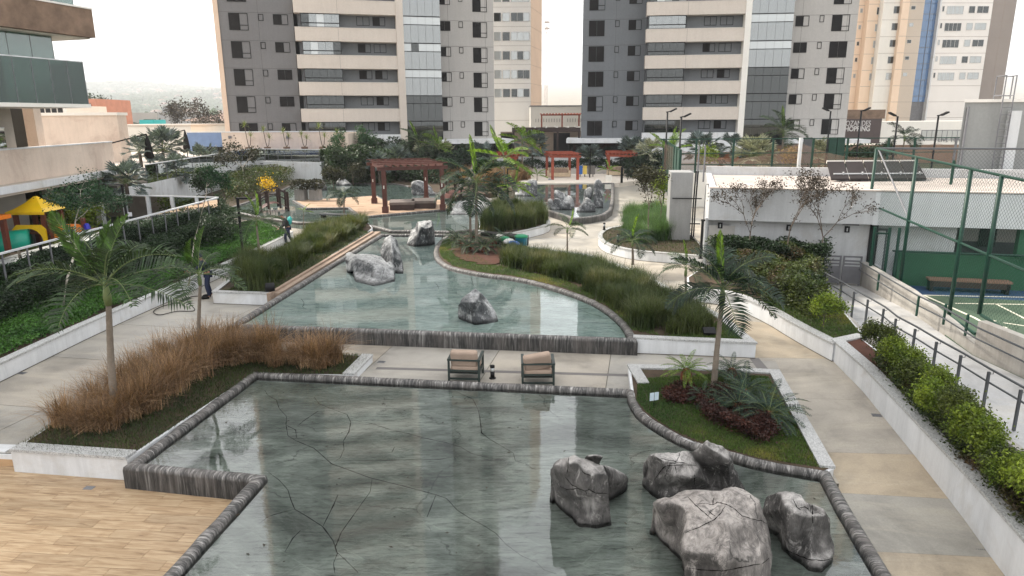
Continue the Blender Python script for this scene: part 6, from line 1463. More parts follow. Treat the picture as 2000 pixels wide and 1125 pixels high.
def rock(loc_px,z,pts,label,mat,sub=4,nse=.06,group='cast rocks in the pools',seedv=0,name='boulder',loc=None,facet=.28):
    """pts: corner points (x,y,z in metres round the base centre); several lists = several lobes fused in one body"""
    p=Vector(loc) if loc else g(*loc_px,z); V=[];Fc=[]
    lobes=pts if isinstance(pts[0][0],(tuple,list)) else [pts]; bmA=bmesh.new()
    for lobe in lobes:
        bm=bmesh.new()
        for q in lobe: bm.verts.new(q)
        r=bmesh.ops.convex_hull(bm,input=bm.verts); bmesh.ops.delete(bm,geom=[v for v in bm.verts if not v.link_faces],context='VERTS')
        bmesh.ops.bevel(bm,geom=bm.edges[:],offset=.045,segments=1,affect='EDGES',profile=.5,clamp_overlap=True)
        bmesh.ops.triangulate(bm,faces=bm.faces[:])
        for k in range(sub):
            le=max(.05,.42/(2**k)); ed=[e_ for e_ in bm.edges if e_.calc_length()>le]
            if ed: bmesh.ops.subdivide_edges(bm,edges=ed,cuts=1,use_grid_fill=False); bmesh.ops.triangulate(bm,faces=bm.faces[:])
        for _ in range(2): bmesh.ops.smooth_vert(bm,verts=bm.verts[:],factor=facet,use_axis_x=True,use_axis_y=True,use_axis_z=True)
        bm.normal_update()
        for v in bm.verts:
            c=v.co+Vector((seedv*3.1,seedv*1.7,0)); d=noise.fractal(c*1.5,.9,2.1,4)*nse*1.5; rg=noise.noise(c*5)*nse*.35
            st=abs(noise.noise(Vector((c.x*3,c.y*3,c.z*1.0))))*nse*.8
            v.co+=v.normal*(d+rg-st)
        me_=bpy.data.meshes.new('t'); bm.to_mesh(me_); bmA.from_mesh(me_); bm.free(); bpy.data.meshes.remove(me_)
    me=bpy.data.meshes.new(name); bmA.to_mesh(me); bmA.free(); me.materials.append(mat); me.polygons.foreach_set('use_smooth',[True]*len(me.polygons))
    o=ob(name,me,None,tuple(p)); return tag(o,label,'rock',group)
def pr3(px,py,Y,p0): q=at(px,py,Y)-p0; return tuple(q)
def rk_px(base,z,groups,label,mat,**k):
    """corners given as (px,py,depth behind the base in metres)"""
    p0=g(*base,z); L=[]
    for gr in groups: L.append([tuple(at(px,py,p0.y+dy)-p0) for px,py,dy in gr])
    # extend base below water
    for l in L:
        zs=sorted(l,key=lambda q:q[2])[:max(3,len(l)//3)]
        l+= [(q[0],q[1],-.35) for q in zs]
    return rock(None,0,L,label,mat,loc=tuple(p0),**k)
wz=.09
# rocks surveyed corner by corner: (px,py,height over the water) fixes each corner in the place
from mathutils.geometry import delaunay_2d_cdt
from mathutils.bvhtree import BVHTree
def rock_face(z0,groups,label,mat,seedv=0,nse=.03,cracks=(),back=.45,group='cast rocks in the pools',fine=.045):
    base=None; bmA=bmesh.new(); segs=[]
    for out,inn in groups:
        if base is None: base=g(out[len(out)//2][0],out[len(out)//2][1],z0)
        pts=list(out)+list(inn); n=len(out)
        r=delaunay_2d_cdt([Vector((p[0],-p[1])) for p in pts],[],[list(reversed(range(n)))],1,1e-4); 
        vs=[g(pts[o[0]][0],pts[o[0]][1],z0+pts[o[0]][2]) if o else None for o in r[3]]
        bm=bmesh.new(); V=[bm.verts.new(v-base) for v in vs]; idx={o[0]:i for i,o in enumerate(r[3]) if o}
        for f in r[2]:
            try: bm.faces.new([V[i] for i in f])
            except ValueError: pass
        ring=[]
        for i in range(n):
            v=V[idx[i]].co; hz_=out[i][2]
            k=min(1,max(0,(hz_-.08)/.5)); ring.append(bm.verts.new(Vector((v.x,v.y+back*k*.8+(.02 if k==0 else .08),v.z*(1-.35*k)-.3*(1-k)))))
        ring2=[bm.verts.new(Vector((q.co.x,q.co.y+(.12 if out[i][2]>.1 else 0),-.35-(z0-z0)))) for i,q in enumerate(ring)]
        for A_,B_ in ((None,ring),(ring,ring2)):
            for i in range(n):
                j=(i+1)%n; a_=V[idx[i]] if A_ is None else A_[i]; b_=V[idx[j]] if A_ is None else A_[j]
                try: bm.faces.new((a_,b_,B_[j],B_[i]))
                except ValueError: pass
        bmesh.ops.recalc_face_normals(bm,faces=bm.faces[:]); bmesh.ops.triangulate(bm,faces=bm.faces[:])
        bmesh.ops.subdivide_edges(bm,edges=bm.edges[:],cuts=2,use_grid_fill=True); bmesh.ops.triangulate(bm,faces=bm.faces[:])
        bmesh.ops.smooth_vert(bm,verts=bm.verts[:],factor=.33,use_axis_x=True,use_axis_y=True,use_axis_z=True)
        for _ in range(5):
            ed=[e_ for e_ in bm.edges if e_.calc_length()>fine*1.6]
            if not ed or len(bm.verts)>9000: break
            bmesh.ops.subdivide_edges(bm,edges=ed,cuts=1); bmesh.ops.triangulate(bm,faces=[f for f in bm.faces if len(f.verts)>3])
        bmesh.ops.smooth_vert(bm,verts=bm.verts[:],factor=.2,use_axis_x=True,use_axis_y=True,use_axis_z=True); bm.normal_update()
        for v in bm.verts:
            c=v.co+Vector((seedv*3.1,seedv*1.7,0)); d=noise.fractal(c*2.2,.9,2.1,5)*nse-abs(noise.noise(Vector((c.x*5,c.y*5,c.z*1.6))))*nse*1.1+noise.noise(c*14)*nse*.25; v.co+=v.normal*d
        me_=bpy.data.meshes.new('t'); bm.to_mesh(me_); bmA.from_mesh(me_); bm.free(); bpy.data.meshes.remove(me_)
    bv=BVHTree.FromBMesh(bmA); me=bpy.data.meshes.new('boulder'); bmA.to_mesh(me); bmA.free(); me.materials.append(mat); me.polygons.foreach_set('use_smooth',[True]*len(me.polygons))
    o=tag(ob('boulder',me,None,tuple(base)),label,'rock',group)
    for ci,cr in enumerate(cracks):
        P=[]
        for i in range(len(cr)-1):
            for j in range(6):
                t=j/6; x=cr[i][0]+(cr[i+1][0]-cr[i][0])*t+noise.noise(Vector((i+t,ci,seedv)))*1.6; y=cr[i][1]+(cr[i+1][1]-cr[i][1])*t+noise.noise(Vector((i*3+t*3,ci+9,seedv)))*1.6
                d_=ray(x,y).normalized(); h=bv.ray_cast(CP-base,d_)
                if h[0] is not None: P.append(h[0]-d_*.001)
        if len(P)>2: part('crack',MB().tube(P,[.003+.006*abs(math.sin(2.3*i)*math.sin(math.pi*i/len(P))) for i in range(len(P))],4),crackm,o)
    return o
crackm=pm('crack_shadow',(.006,.005,.005),1,.1,spec=0)
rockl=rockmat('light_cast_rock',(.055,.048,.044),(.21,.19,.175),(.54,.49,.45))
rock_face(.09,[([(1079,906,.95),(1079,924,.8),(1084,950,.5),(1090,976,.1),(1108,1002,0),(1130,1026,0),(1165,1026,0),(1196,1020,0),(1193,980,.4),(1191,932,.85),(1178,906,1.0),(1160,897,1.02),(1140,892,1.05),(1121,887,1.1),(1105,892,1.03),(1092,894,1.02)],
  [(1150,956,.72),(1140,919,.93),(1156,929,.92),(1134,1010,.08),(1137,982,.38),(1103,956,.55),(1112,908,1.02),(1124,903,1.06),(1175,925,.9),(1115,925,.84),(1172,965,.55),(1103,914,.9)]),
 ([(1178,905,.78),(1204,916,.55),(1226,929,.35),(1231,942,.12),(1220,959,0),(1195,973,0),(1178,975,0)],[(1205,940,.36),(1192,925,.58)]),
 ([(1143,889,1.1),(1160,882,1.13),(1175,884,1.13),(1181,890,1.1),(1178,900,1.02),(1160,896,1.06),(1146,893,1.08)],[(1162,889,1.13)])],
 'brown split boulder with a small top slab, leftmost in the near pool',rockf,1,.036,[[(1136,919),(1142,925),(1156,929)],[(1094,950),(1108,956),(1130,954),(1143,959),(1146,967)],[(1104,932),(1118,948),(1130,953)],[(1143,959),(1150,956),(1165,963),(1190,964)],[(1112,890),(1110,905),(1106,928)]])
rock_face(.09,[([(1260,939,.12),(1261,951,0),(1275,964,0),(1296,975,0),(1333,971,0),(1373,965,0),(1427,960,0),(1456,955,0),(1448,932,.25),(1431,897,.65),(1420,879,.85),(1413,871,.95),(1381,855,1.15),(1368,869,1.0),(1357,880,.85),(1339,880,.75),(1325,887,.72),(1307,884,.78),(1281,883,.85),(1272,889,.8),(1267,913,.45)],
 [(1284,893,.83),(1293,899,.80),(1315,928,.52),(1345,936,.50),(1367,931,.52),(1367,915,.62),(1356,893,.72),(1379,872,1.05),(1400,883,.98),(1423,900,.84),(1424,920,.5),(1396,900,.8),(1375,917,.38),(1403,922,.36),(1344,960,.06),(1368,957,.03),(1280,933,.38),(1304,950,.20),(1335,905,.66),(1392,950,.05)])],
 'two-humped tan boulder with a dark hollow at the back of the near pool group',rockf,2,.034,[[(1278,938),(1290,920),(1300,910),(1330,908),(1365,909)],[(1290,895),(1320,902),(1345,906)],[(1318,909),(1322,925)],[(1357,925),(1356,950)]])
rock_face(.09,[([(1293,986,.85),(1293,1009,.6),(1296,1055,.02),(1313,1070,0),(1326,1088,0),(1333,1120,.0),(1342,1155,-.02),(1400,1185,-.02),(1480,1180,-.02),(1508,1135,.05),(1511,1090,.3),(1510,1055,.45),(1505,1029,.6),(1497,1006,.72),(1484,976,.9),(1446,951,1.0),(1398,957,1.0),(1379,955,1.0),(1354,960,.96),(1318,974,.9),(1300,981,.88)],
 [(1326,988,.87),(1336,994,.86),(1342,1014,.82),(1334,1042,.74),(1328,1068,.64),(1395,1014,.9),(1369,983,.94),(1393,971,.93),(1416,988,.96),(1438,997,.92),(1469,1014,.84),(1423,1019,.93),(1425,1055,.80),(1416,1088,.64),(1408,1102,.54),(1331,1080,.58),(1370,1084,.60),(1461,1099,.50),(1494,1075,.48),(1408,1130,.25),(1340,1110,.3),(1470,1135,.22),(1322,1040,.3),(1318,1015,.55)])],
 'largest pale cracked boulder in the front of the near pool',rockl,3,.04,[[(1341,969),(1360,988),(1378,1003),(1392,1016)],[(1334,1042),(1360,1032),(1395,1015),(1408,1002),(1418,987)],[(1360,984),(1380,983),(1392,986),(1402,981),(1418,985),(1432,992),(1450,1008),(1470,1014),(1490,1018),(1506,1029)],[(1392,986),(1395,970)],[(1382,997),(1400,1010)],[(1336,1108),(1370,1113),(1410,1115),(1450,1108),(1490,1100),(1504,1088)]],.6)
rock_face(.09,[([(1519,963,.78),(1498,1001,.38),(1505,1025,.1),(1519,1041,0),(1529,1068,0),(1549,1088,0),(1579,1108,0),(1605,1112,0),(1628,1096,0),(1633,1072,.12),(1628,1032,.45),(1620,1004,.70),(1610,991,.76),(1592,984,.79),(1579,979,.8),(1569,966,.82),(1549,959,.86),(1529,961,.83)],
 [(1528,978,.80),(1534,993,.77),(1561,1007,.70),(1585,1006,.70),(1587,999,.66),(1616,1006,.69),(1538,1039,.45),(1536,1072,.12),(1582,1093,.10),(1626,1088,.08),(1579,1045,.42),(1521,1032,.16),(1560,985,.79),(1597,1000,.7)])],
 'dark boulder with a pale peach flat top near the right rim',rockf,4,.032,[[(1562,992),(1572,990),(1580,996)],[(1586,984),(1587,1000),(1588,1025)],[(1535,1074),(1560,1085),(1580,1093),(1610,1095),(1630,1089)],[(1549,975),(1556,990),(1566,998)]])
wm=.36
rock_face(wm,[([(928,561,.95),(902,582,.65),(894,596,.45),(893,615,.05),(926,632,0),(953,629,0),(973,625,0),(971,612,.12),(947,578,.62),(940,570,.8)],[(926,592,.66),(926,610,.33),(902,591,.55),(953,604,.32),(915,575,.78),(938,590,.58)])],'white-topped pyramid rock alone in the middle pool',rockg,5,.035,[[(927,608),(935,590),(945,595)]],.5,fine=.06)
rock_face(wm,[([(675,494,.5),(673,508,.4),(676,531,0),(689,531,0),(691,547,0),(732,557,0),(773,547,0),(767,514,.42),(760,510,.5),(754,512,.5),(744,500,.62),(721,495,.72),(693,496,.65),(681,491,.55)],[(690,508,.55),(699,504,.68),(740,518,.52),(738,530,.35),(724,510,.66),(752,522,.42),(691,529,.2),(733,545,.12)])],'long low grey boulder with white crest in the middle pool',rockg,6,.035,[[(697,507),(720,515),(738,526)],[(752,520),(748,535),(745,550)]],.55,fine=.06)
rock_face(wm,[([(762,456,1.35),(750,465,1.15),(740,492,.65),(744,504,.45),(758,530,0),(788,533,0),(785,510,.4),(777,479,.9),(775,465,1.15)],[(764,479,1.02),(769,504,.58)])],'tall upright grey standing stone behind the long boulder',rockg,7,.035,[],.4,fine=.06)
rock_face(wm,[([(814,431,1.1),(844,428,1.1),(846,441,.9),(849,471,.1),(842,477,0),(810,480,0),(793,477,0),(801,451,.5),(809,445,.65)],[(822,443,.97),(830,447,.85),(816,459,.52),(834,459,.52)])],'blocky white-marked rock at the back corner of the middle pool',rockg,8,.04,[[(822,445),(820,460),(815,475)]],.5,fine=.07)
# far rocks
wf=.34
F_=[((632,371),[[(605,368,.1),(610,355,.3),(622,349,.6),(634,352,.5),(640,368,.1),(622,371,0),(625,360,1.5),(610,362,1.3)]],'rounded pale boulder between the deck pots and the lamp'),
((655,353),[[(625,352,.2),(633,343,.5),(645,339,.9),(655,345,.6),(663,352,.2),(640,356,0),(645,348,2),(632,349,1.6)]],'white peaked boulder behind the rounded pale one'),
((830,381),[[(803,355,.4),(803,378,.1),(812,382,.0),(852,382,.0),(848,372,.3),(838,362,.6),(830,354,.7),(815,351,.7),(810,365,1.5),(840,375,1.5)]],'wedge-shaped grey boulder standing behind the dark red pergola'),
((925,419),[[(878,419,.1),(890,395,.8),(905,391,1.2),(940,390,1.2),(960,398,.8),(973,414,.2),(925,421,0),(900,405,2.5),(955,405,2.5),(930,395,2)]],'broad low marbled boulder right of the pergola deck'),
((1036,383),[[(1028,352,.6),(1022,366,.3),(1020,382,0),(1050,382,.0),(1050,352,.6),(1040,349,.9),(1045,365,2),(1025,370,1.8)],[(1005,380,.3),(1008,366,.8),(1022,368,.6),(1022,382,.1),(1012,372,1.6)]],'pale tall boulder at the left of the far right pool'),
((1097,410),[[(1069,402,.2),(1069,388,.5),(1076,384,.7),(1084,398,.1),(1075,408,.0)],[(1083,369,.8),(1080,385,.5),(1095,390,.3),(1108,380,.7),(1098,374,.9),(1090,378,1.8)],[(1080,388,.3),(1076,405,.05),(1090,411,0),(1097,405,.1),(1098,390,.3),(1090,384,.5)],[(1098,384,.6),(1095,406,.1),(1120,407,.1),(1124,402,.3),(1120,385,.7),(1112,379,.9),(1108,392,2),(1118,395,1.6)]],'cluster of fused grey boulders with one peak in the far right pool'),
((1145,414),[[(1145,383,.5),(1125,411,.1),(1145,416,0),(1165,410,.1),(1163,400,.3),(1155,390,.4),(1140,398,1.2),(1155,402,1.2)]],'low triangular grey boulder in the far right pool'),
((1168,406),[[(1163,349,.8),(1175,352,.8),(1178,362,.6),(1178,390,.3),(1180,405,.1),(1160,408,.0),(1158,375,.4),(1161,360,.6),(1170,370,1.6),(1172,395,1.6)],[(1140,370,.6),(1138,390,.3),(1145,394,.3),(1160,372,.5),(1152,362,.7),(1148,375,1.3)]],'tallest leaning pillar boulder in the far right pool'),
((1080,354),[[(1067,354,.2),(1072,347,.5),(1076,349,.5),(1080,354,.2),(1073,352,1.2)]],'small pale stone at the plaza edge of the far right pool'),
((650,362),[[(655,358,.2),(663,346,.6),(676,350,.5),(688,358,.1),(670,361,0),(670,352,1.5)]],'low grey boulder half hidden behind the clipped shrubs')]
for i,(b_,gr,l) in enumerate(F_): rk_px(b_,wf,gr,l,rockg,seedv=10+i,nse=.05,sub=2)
#--PART6
# ================================================================ PLANTING
# lawns
lawn([tuple(p) for p in off(pA,-.0,True)],.22,26000,lawn_d,.07,label='rough green and straw lawn in the brown grass planter')
inB=off(gp([(1246,738),(1400,728),(1500,733),(1600,905)],.24),0)+gp([(1612,912),(1487,893),(1425,876),(1362,858),(1325,843),(1290,823),(1262,802),(1243,780)],.24)
lawn(inB,.24,60000,lawn_m,.045,label='short green and yellowing lawn around the cycads',w_=.010)
lawn(gp([(858,487),(861,500),(885,518),(950,532),(1000,537),(1100,560),(1187,597),(1230,642),(1290,655),(1200,590),(1100,545),(960,515),(900,480),(885,460),(865,468)],.45),.45,26000,lawn_m,.06,label='narrow lawn edge inside the curved pool planter')
lawn(gp([(1290,656),(1350,660),(1462,664),(1410,620),(1380,640)],.45),.45,8000,lawn_m,.05,label='small lawn corner of the green grass planter')
lawn(pG,.45,16000,lawn_d,.10,label='shaded lawn in the curved bed by the court fence')
lawn(gp([(527,571),(724,452),(700,448),(560,520),(440,566)],.45),.45,14000,lawn_d,.08,label='rough grass edge along the middle pool kerb')
lawn(gp([(1625,662),(1680,650),(1600,548),(1560,560),(1480,590)],.5),.5,20000,lawn_m,.06,label='bright lawn strip at the foot of the handrail')
tag(struct('lawn_bank',MB().prism(gp([(300,412),(437,409),(545,373),(572,360),(590,350),(540,330),(330,350)],.4),-.2,.4),soil2))
lawn(gp([(330,405),(437,405),(545,370),(580,352),(560,342),(400,360)],.4),.4,20000,lawn_d,.12,label='olive lawn left of the far pool')
tag(struct('planting_bank',MB().prism(gp([(590,350),(705,356),(770,357),(850,375),(935,380),(1000,372),(1040,352),(1000,338),(640,325)],.4),-.2,.4),soil2))
# red soil patch under the palms
tag(struct('soil_patch',MB().prism([(x+noise.noise(Vector((x*2,y*2,0)))*.5,y+noise.noise(Vector((x*2,y*2,5)))*.5) for x,y in resample(smooth(gp([(880,483),(893,503),(940,517),(975,514),(985,498),(960,478),(910,465)],.46),2),.2,True)],.40,.456),soil))
# ground cover and hedges of the left bed
gcv=gp([(-150,770),(0,695),(200,607),(357,545),(460,501),(540,466),(560,455),(500,432)],.47)+[(-15.8,38),(-16.6,36),(-16.6,14)]
tag(leafmass('ground_cover',gcv,.46,lambda x,y:.10+.08*np.sin(x*2.1)*np.sin(y*1.7),110000,.075,cover_l,None,.7,.8),'bright green leafy ground cover in the left bed','ground cover',None,'stuff')
def hedge(poly,z,h,n,size,mat,label,var=.25,fr=1.1,name='hedge',cat='hedge'):
    e=empty(name,(0,0,0),0,label,cat); ph=rnd.uniform(0,9)
    f=lambda x,y:h*(1-var+var*(.5+.5*np.sin(x*fr+ph)*np.cos(y*fr*1.3+ph)) + var*.5*np.sin(x*fr*3.1+y*2.3))
    leafmass('foliage',poly,z,f,n,size,mat,e,.45); return e
hedge([(-16.5,14),(-16.2,22.5),(-15.9,36.5),(-14.9,36.5),(-14.6,30),(-14.9,22.5),(-15.2,14)],.45,1.0,60000,.085,hedge_l,'dark green clipped hedge along the glass fence',.18)
hedge(gp([(360,440),(430,410),(462,440),(455,478),(380,490)],.5),.45,1.25,22000,.10,hedge_l,'tall dark bushy end of the left hedge near the path',.3)
# mixed hedge bank on the right
hedge(gp([(1380,520),(1450,560),(1500,588),(1590,628),(1612,630),(1600,590),(1590,560),(1560,530)],.5),.45,1.15,42000,.095,shrub_m,'mixed dark and reddish hedge bank below the white building',.4,1.6)
hedge([tuple(ba+bd*a_-bn*b_) for a_,b_ in ((.3,.4),(.3,2.2),(4.2,1.6),(4.4,.4))],.45,1.45,26000,.10,hedge_l,'taller green hedge against the white building wall',.25,1.5)
p=g(1608,640,.5); tree((p.x,p.y,.45),.7,.85,'low yellow-green bush at the end of the hedge bank',shrub_y,barkb,3000,.065,.02,47,None,.03,'shrub','shrub',4,.8,depth=4,tipd=1)
# yellow-green shrubs in the long planter: separate bushes
SH=[(1736,706),(1756,730),(1772,750),(1792,775),(1815,800),(1842,828),(1868,858),(1900,892),(1932,925),(1965,962),(2000,1000),(2035,1040)]
hedge(gp([(1712,712),(1790,800),(1900,915),(2050,1075),(2110,1060),(1980,925),(1850,812),(1720,692)],.55),.52,.34,20000,.07,shrub_m,'low leafy undergrowth covering the long planter soil',.6,2.3,'undergrowth','undergrowth')
for i,(px,py) in enumerate(SH):
    p=g(px-14+rnd.uniform(-10,14),py,.55); tree((p.x,p.y,.5),rnd.uniform(.45,.95),rnd.uniform(.55,.85),'%s yellow-green shrub in the long white planter'%['first','second','third','fourth','fifth','sixth','seventh','eighth','ninth','tenth','eleventh','last'][i]+' counting from the bollard light',shrub_y if i%3 else leafmat('olive_shrub_leaf',(.045,.07,.015),(.11,.13,.03),None,.3,2) if 'olive_shrub_leaf' not in MATS else MATS['olive_shrub_leaf'],barkb,5200,.060,.016,50+i,'yellow-green shrubs in the long planter',.05,'shrub','shrub',4,.62,aspect=.5,depth=4,tipd=1)
# ornamental grasses
def grassbed(name,poly,z,n,h,mat,label,lean=.55,wid=.016,hv=.35,clumpn=0,curl=.45,seg=3):
    P=scatter(poly,n)
    if clumpn:
        c=scatter(poly,clumpn); idx=rng.integers(0,clumpn,n); P=c[idx]+rng.normal(size=(n,2))*.13; hh=h*(1-hv+2*hv*rng.random(clumpn))[idx]*(.6+.5*rng.random(n))
    else: hh=h*(1-hv+hv*2*rng.random(n))
    return tag(blades(name,P,z,hh,lean,wid,mat,curl=curl,seg=seg),label,'ornamental grass',None,'stuff')
gb=gp([(985,492),(1040,505),(1130,522),(1230,548),(1310,590),(1385,622),(1402,640),(1350,652),(1270,650),(1245,632),(1205,598),(1150,565),(1060,535),(990,520)],.45)
grassbed('grass_bed',gb,.43,60000,.74,grass_g,'dense dark green strappy grass filling the curved planter',.7,.024,.32,210)
grassbed('grass_bed',gp([(470,560),(500,565),(700,450),(712,432),(640,445),(540,500),(468,535)],.45),.43,40000,.75,grass_y,'long yellow-green strappy grass row left of the middle pool',.75,.026,.35,150)
grassbed('grass_bed',gp([(470,562),(500,566),(520,550),(490,528),(466,540)],.45),.43,7000,1.1,grass_g,'taller dark upright reeds at the near end of the grass row',.35,.018,.2,26)
grassbed('grass_bed',gp([(940,449),(985,454),(1028,446),(1062,436),(1064,424),(1035,417),(985,416),(955,425)],.45),.43,20000,1.15,grass_g,'dark clipped reed clump in the rounded white planter',.4,.034,.2,60)
grassbed('grass_bed',gp([(1215,455),(1240,475),(1290,480),(1315,470),(1318,440),(1290,415),(1250,415),(1225,430)],.45),.43,30000,1.05,grass_f,'soft fresh green grasses in the curved bed by the court fence',.6,.016,.3,70)
# brown fountain grass: separate clumps
bm_=[clump_mesh('grass_clump',520,1.3,.95,.018,grass_b,.12,.6) for _ in range(4)]
spots=[(125,828,.8),(165,838,.75),(210,835,.85),(190,800,.9),(245,815,1.0),(285,800,1.05),(240,775,1.0),(300,770,1.1),(335,765,1.05),(275,745,1.0),(345,738,1.1),(385,735,1.05),(320,720,1.0),(375,705,1.1),(420,712,1.1),(455,708,1.0),(410,685,1.05),(450,688,1.1),(490,702,.95),(525,700,1.15),(580,708,.75),(540,712,.7),(605,712,.95),(645,706,1.05),(625,716,.8)]
for i,(px,py,s) in enumerate(spots):
    p=g(px,py,.22); o=ob('fountain_grass',bm_[i%4],None,(p.x,p.y,.2),(0,0,i*1.7),(s,s,s*rnd.uniform(.85,1.05)))
    tag(o,'brown dried fountain grass clump in the dense brown grass planter' if i<19 else ['tall brown grass clump standing alone, left of the lower ones','short brown grass clump beside the tall lone one','small brown grass clump in front of its row','brown grass clump left of the rightmost tall clump','rightmost tall brown grass clump near the granite corner','low brown grass clump in front of the rightmost tall clump'][i-19],'grass clump','brown fountain grass clumps')
# cycad bed: maroon leafy plants
leafy=[(gp([(1300,768),(1345,757),(1360,780),(1330,788),(1300,783)],.24),5000,.22),(gp([(1355,785),(1400,770),(1440,790),(1500,822),(1520,850),(1490,868),(1430,845),(1380,820)],.24),15000,.30)]
for i,(pl,n,h) in enumerate(leafy): hedge(pl,.24,h,n,.055,maroon,['small maroon leafy patch beside the short cycad trunk','large maroon leafy patch in the middle of the cycad lawn'][i],.4,3.1,'leafy_plant','bedding plant')
# cycads
cycad(tuple(g(1338,757,.26)),.62,26,'short-trunked bright cycad at the left of the pointed lawn','cycy',.42,1,.13)
for i,(px,py,s,l) in enumerate(((1428,735,.62,'rearmost dark cycad near the granite back edge'),(1455,778,.85,'wide dark cycad in the middle of the pointed lawn'),(1500,822,.95,'largest dark cycad spreading over the granite edge'),(1372,788,.42,'small dark cycad left of the palm trunk'),(1392,800,.35,'tiny dark cycad in the maroon plants'),(1440,806,.7,'dark cycad behind the largest one'))):
    cycad(tuple(g(px,py,.26)),s,26,l,'cyc',.16,i+3,.12)
for i,(px,py,s) in enumerate(((895,478,.95),(915,490,.9),(945,492,1.0),(965,480,.85),(925,470,.9),(885,468,.7),(985,474,.8))):
    cycad(tuple(g(px,py,.46)),s,24,['dark cycad at the left of the red soil patch','dark cycad in front of the twin palm trunks','largest dark cycad over the red soil','dark cycad right of the twin palms','dark cycad behind the twin palms','small dark cycad nearest the blocky rock','dark cycad near the bin rack'][i],'cyc',.2,i+20,.13)
# main palms
def P(px,py,z,pct,size,nf,label,kind='palm',young=1,seed=0,r=.07,shaft=.4,rise=(-.35,1.1),topx=None,**k):
    p=g(px,py,z); zc=at(topx or px,pct,p.y); return palm((p.x,p.y,z),zc.z-z-shaft,size,nf,label,kind=kind,young=young,seed=seed,r=r,shaft=shaft,rise=rise,lean=((zc.x-p.x),0),**k)
P(226,812,.22,550,1.8,11,'largest foreground palm rising from the brown grass at left','palm',3,1,.085,.5,(-.05,1.0),topx=205,youngk='mid')
P(390,690,.22,532,1.35,8,'smaller foreground palm with upright young frond beside the first','palm',2,2,.06,.35,(-.05,.7),topx=388,youngk='mid')
P(1393,762,.24,560,1.5,14,'dense dark palm rising from the cycad lawn','palmd',1,3,.075,.42,(-.25,1.2),topx=1412)
P(1340,590,.45,522,1.0,8,'medium palm right of the long green grass','palm',1,4,.055,.3,(-.2,.9),topx=1340)
P(1236,515,.45,468,1.25,9,'medium palm above the middle of the green grass','palmd',1,5,.06,.3,(-.2,.9))
P(1108,498,.45,446,1.0,7,'small young palm above the left end of the green grass','palm',1,6,.045,.2,(-.15,.8))
P(1282,0+560,.45,500,.01,1,'x','palm',0,7) if False else None
P(931,482,.45,352,2.3,12,'tallest centre palm with twin trunks above the red soil','palmd',1,8,.085,.55,(-.35,1.15),topx=930)
P(919,472,.45,372,1.9,8,'second slender trunk palm just left of the tallest centre palm','palmd',0,9,.07,.4,(-.4,.8),topx=918)
P(672,424,.1,378,1.35,9,'small dark palm in front of the pool deck','palmd',0,10,.06,.2,(-.3,.8))
P(507,500,.47,428,1.45,8,'bright palm in the left ground cover near the lamp','palm',2,11,.06,.3,(-.25,.8),topx=500)
P(593,446,.1,412,.6,4,'tiny young palm on the middle path','young',0,12,.03,.1,(.2,.9))
P(1004,408,.42,362,1.6,8,'bright palm between the far pools','young',1,13,.06,.25,(-.3,.8),topx=1004)
P(985,400,.42,306,2.6,8,'tall yellow-green palm behind the centre palms','young',1,14,.08,.4,(-.3,.9))
P(817,345,.4,275,2.6,11,'dark palm before the left tower glass bay','palm',1,15,.1,.5,(-.4,1.0))
P(857,345,.4,287,2.4,8,'bright upright palm before the left tower right wing','young',1,16,.1,.4,(-.3,.9))
P(1020,345,.4,272,3.0,8,'thin bright palm before the covered walkway','young',0,17,.1,.5,(-.4,.9))
P(905,340,.4,300,2.2,9,'dark palm under the left canopy end','palmd',0,18,.1,.4)
p=at(1527,300,64); palm((p.x,p.y,1),at(1527,256,64).z-1.5,2.5,13,'full green palm before the right tower glass bay',kind='palm',young=1,seed=19,r=.12,shaft=.5,rise=(-.4,1.1))
p=at(1763,300,55); palm((p.x,p.y,1),at(1763,266,55).z-1.4,1.7,10,'lone thin palm before the white podium','pinnate palms around the pools','palmd',0,seed=20,r=.08,shaft=.4,rise=(-.3,1.0))
p=at(985,340,66); palm((p.x,p.y,.4),.9,1.1,6,'small young palm in the plaza planting bed',kind='young',young=0,seed=21,r=.05,shaft=.1,rise=(0,.9))
p=g(1049,353,.42); palm((p.x,p.y,.42),.5,1.2,7,'young palm against the white wall left of the orange pergola',kind='young',young=0,seed=22,r=.05,shaft=.1,rise=(0,.9))
p=g(1188,354,.42); e=palm((p.x,p.y,1.0),.4,1.2,7,'yellow potted palm in front of the right orange pergola','young potted palms','young',0,seed=23,r=.04,shaft=.1,rise=(0,1.0),name='potted_palm',cat='potted plant'); part('pot',MB().box(-.3,.3,-.3,.3,-.58,0),creamy,e)
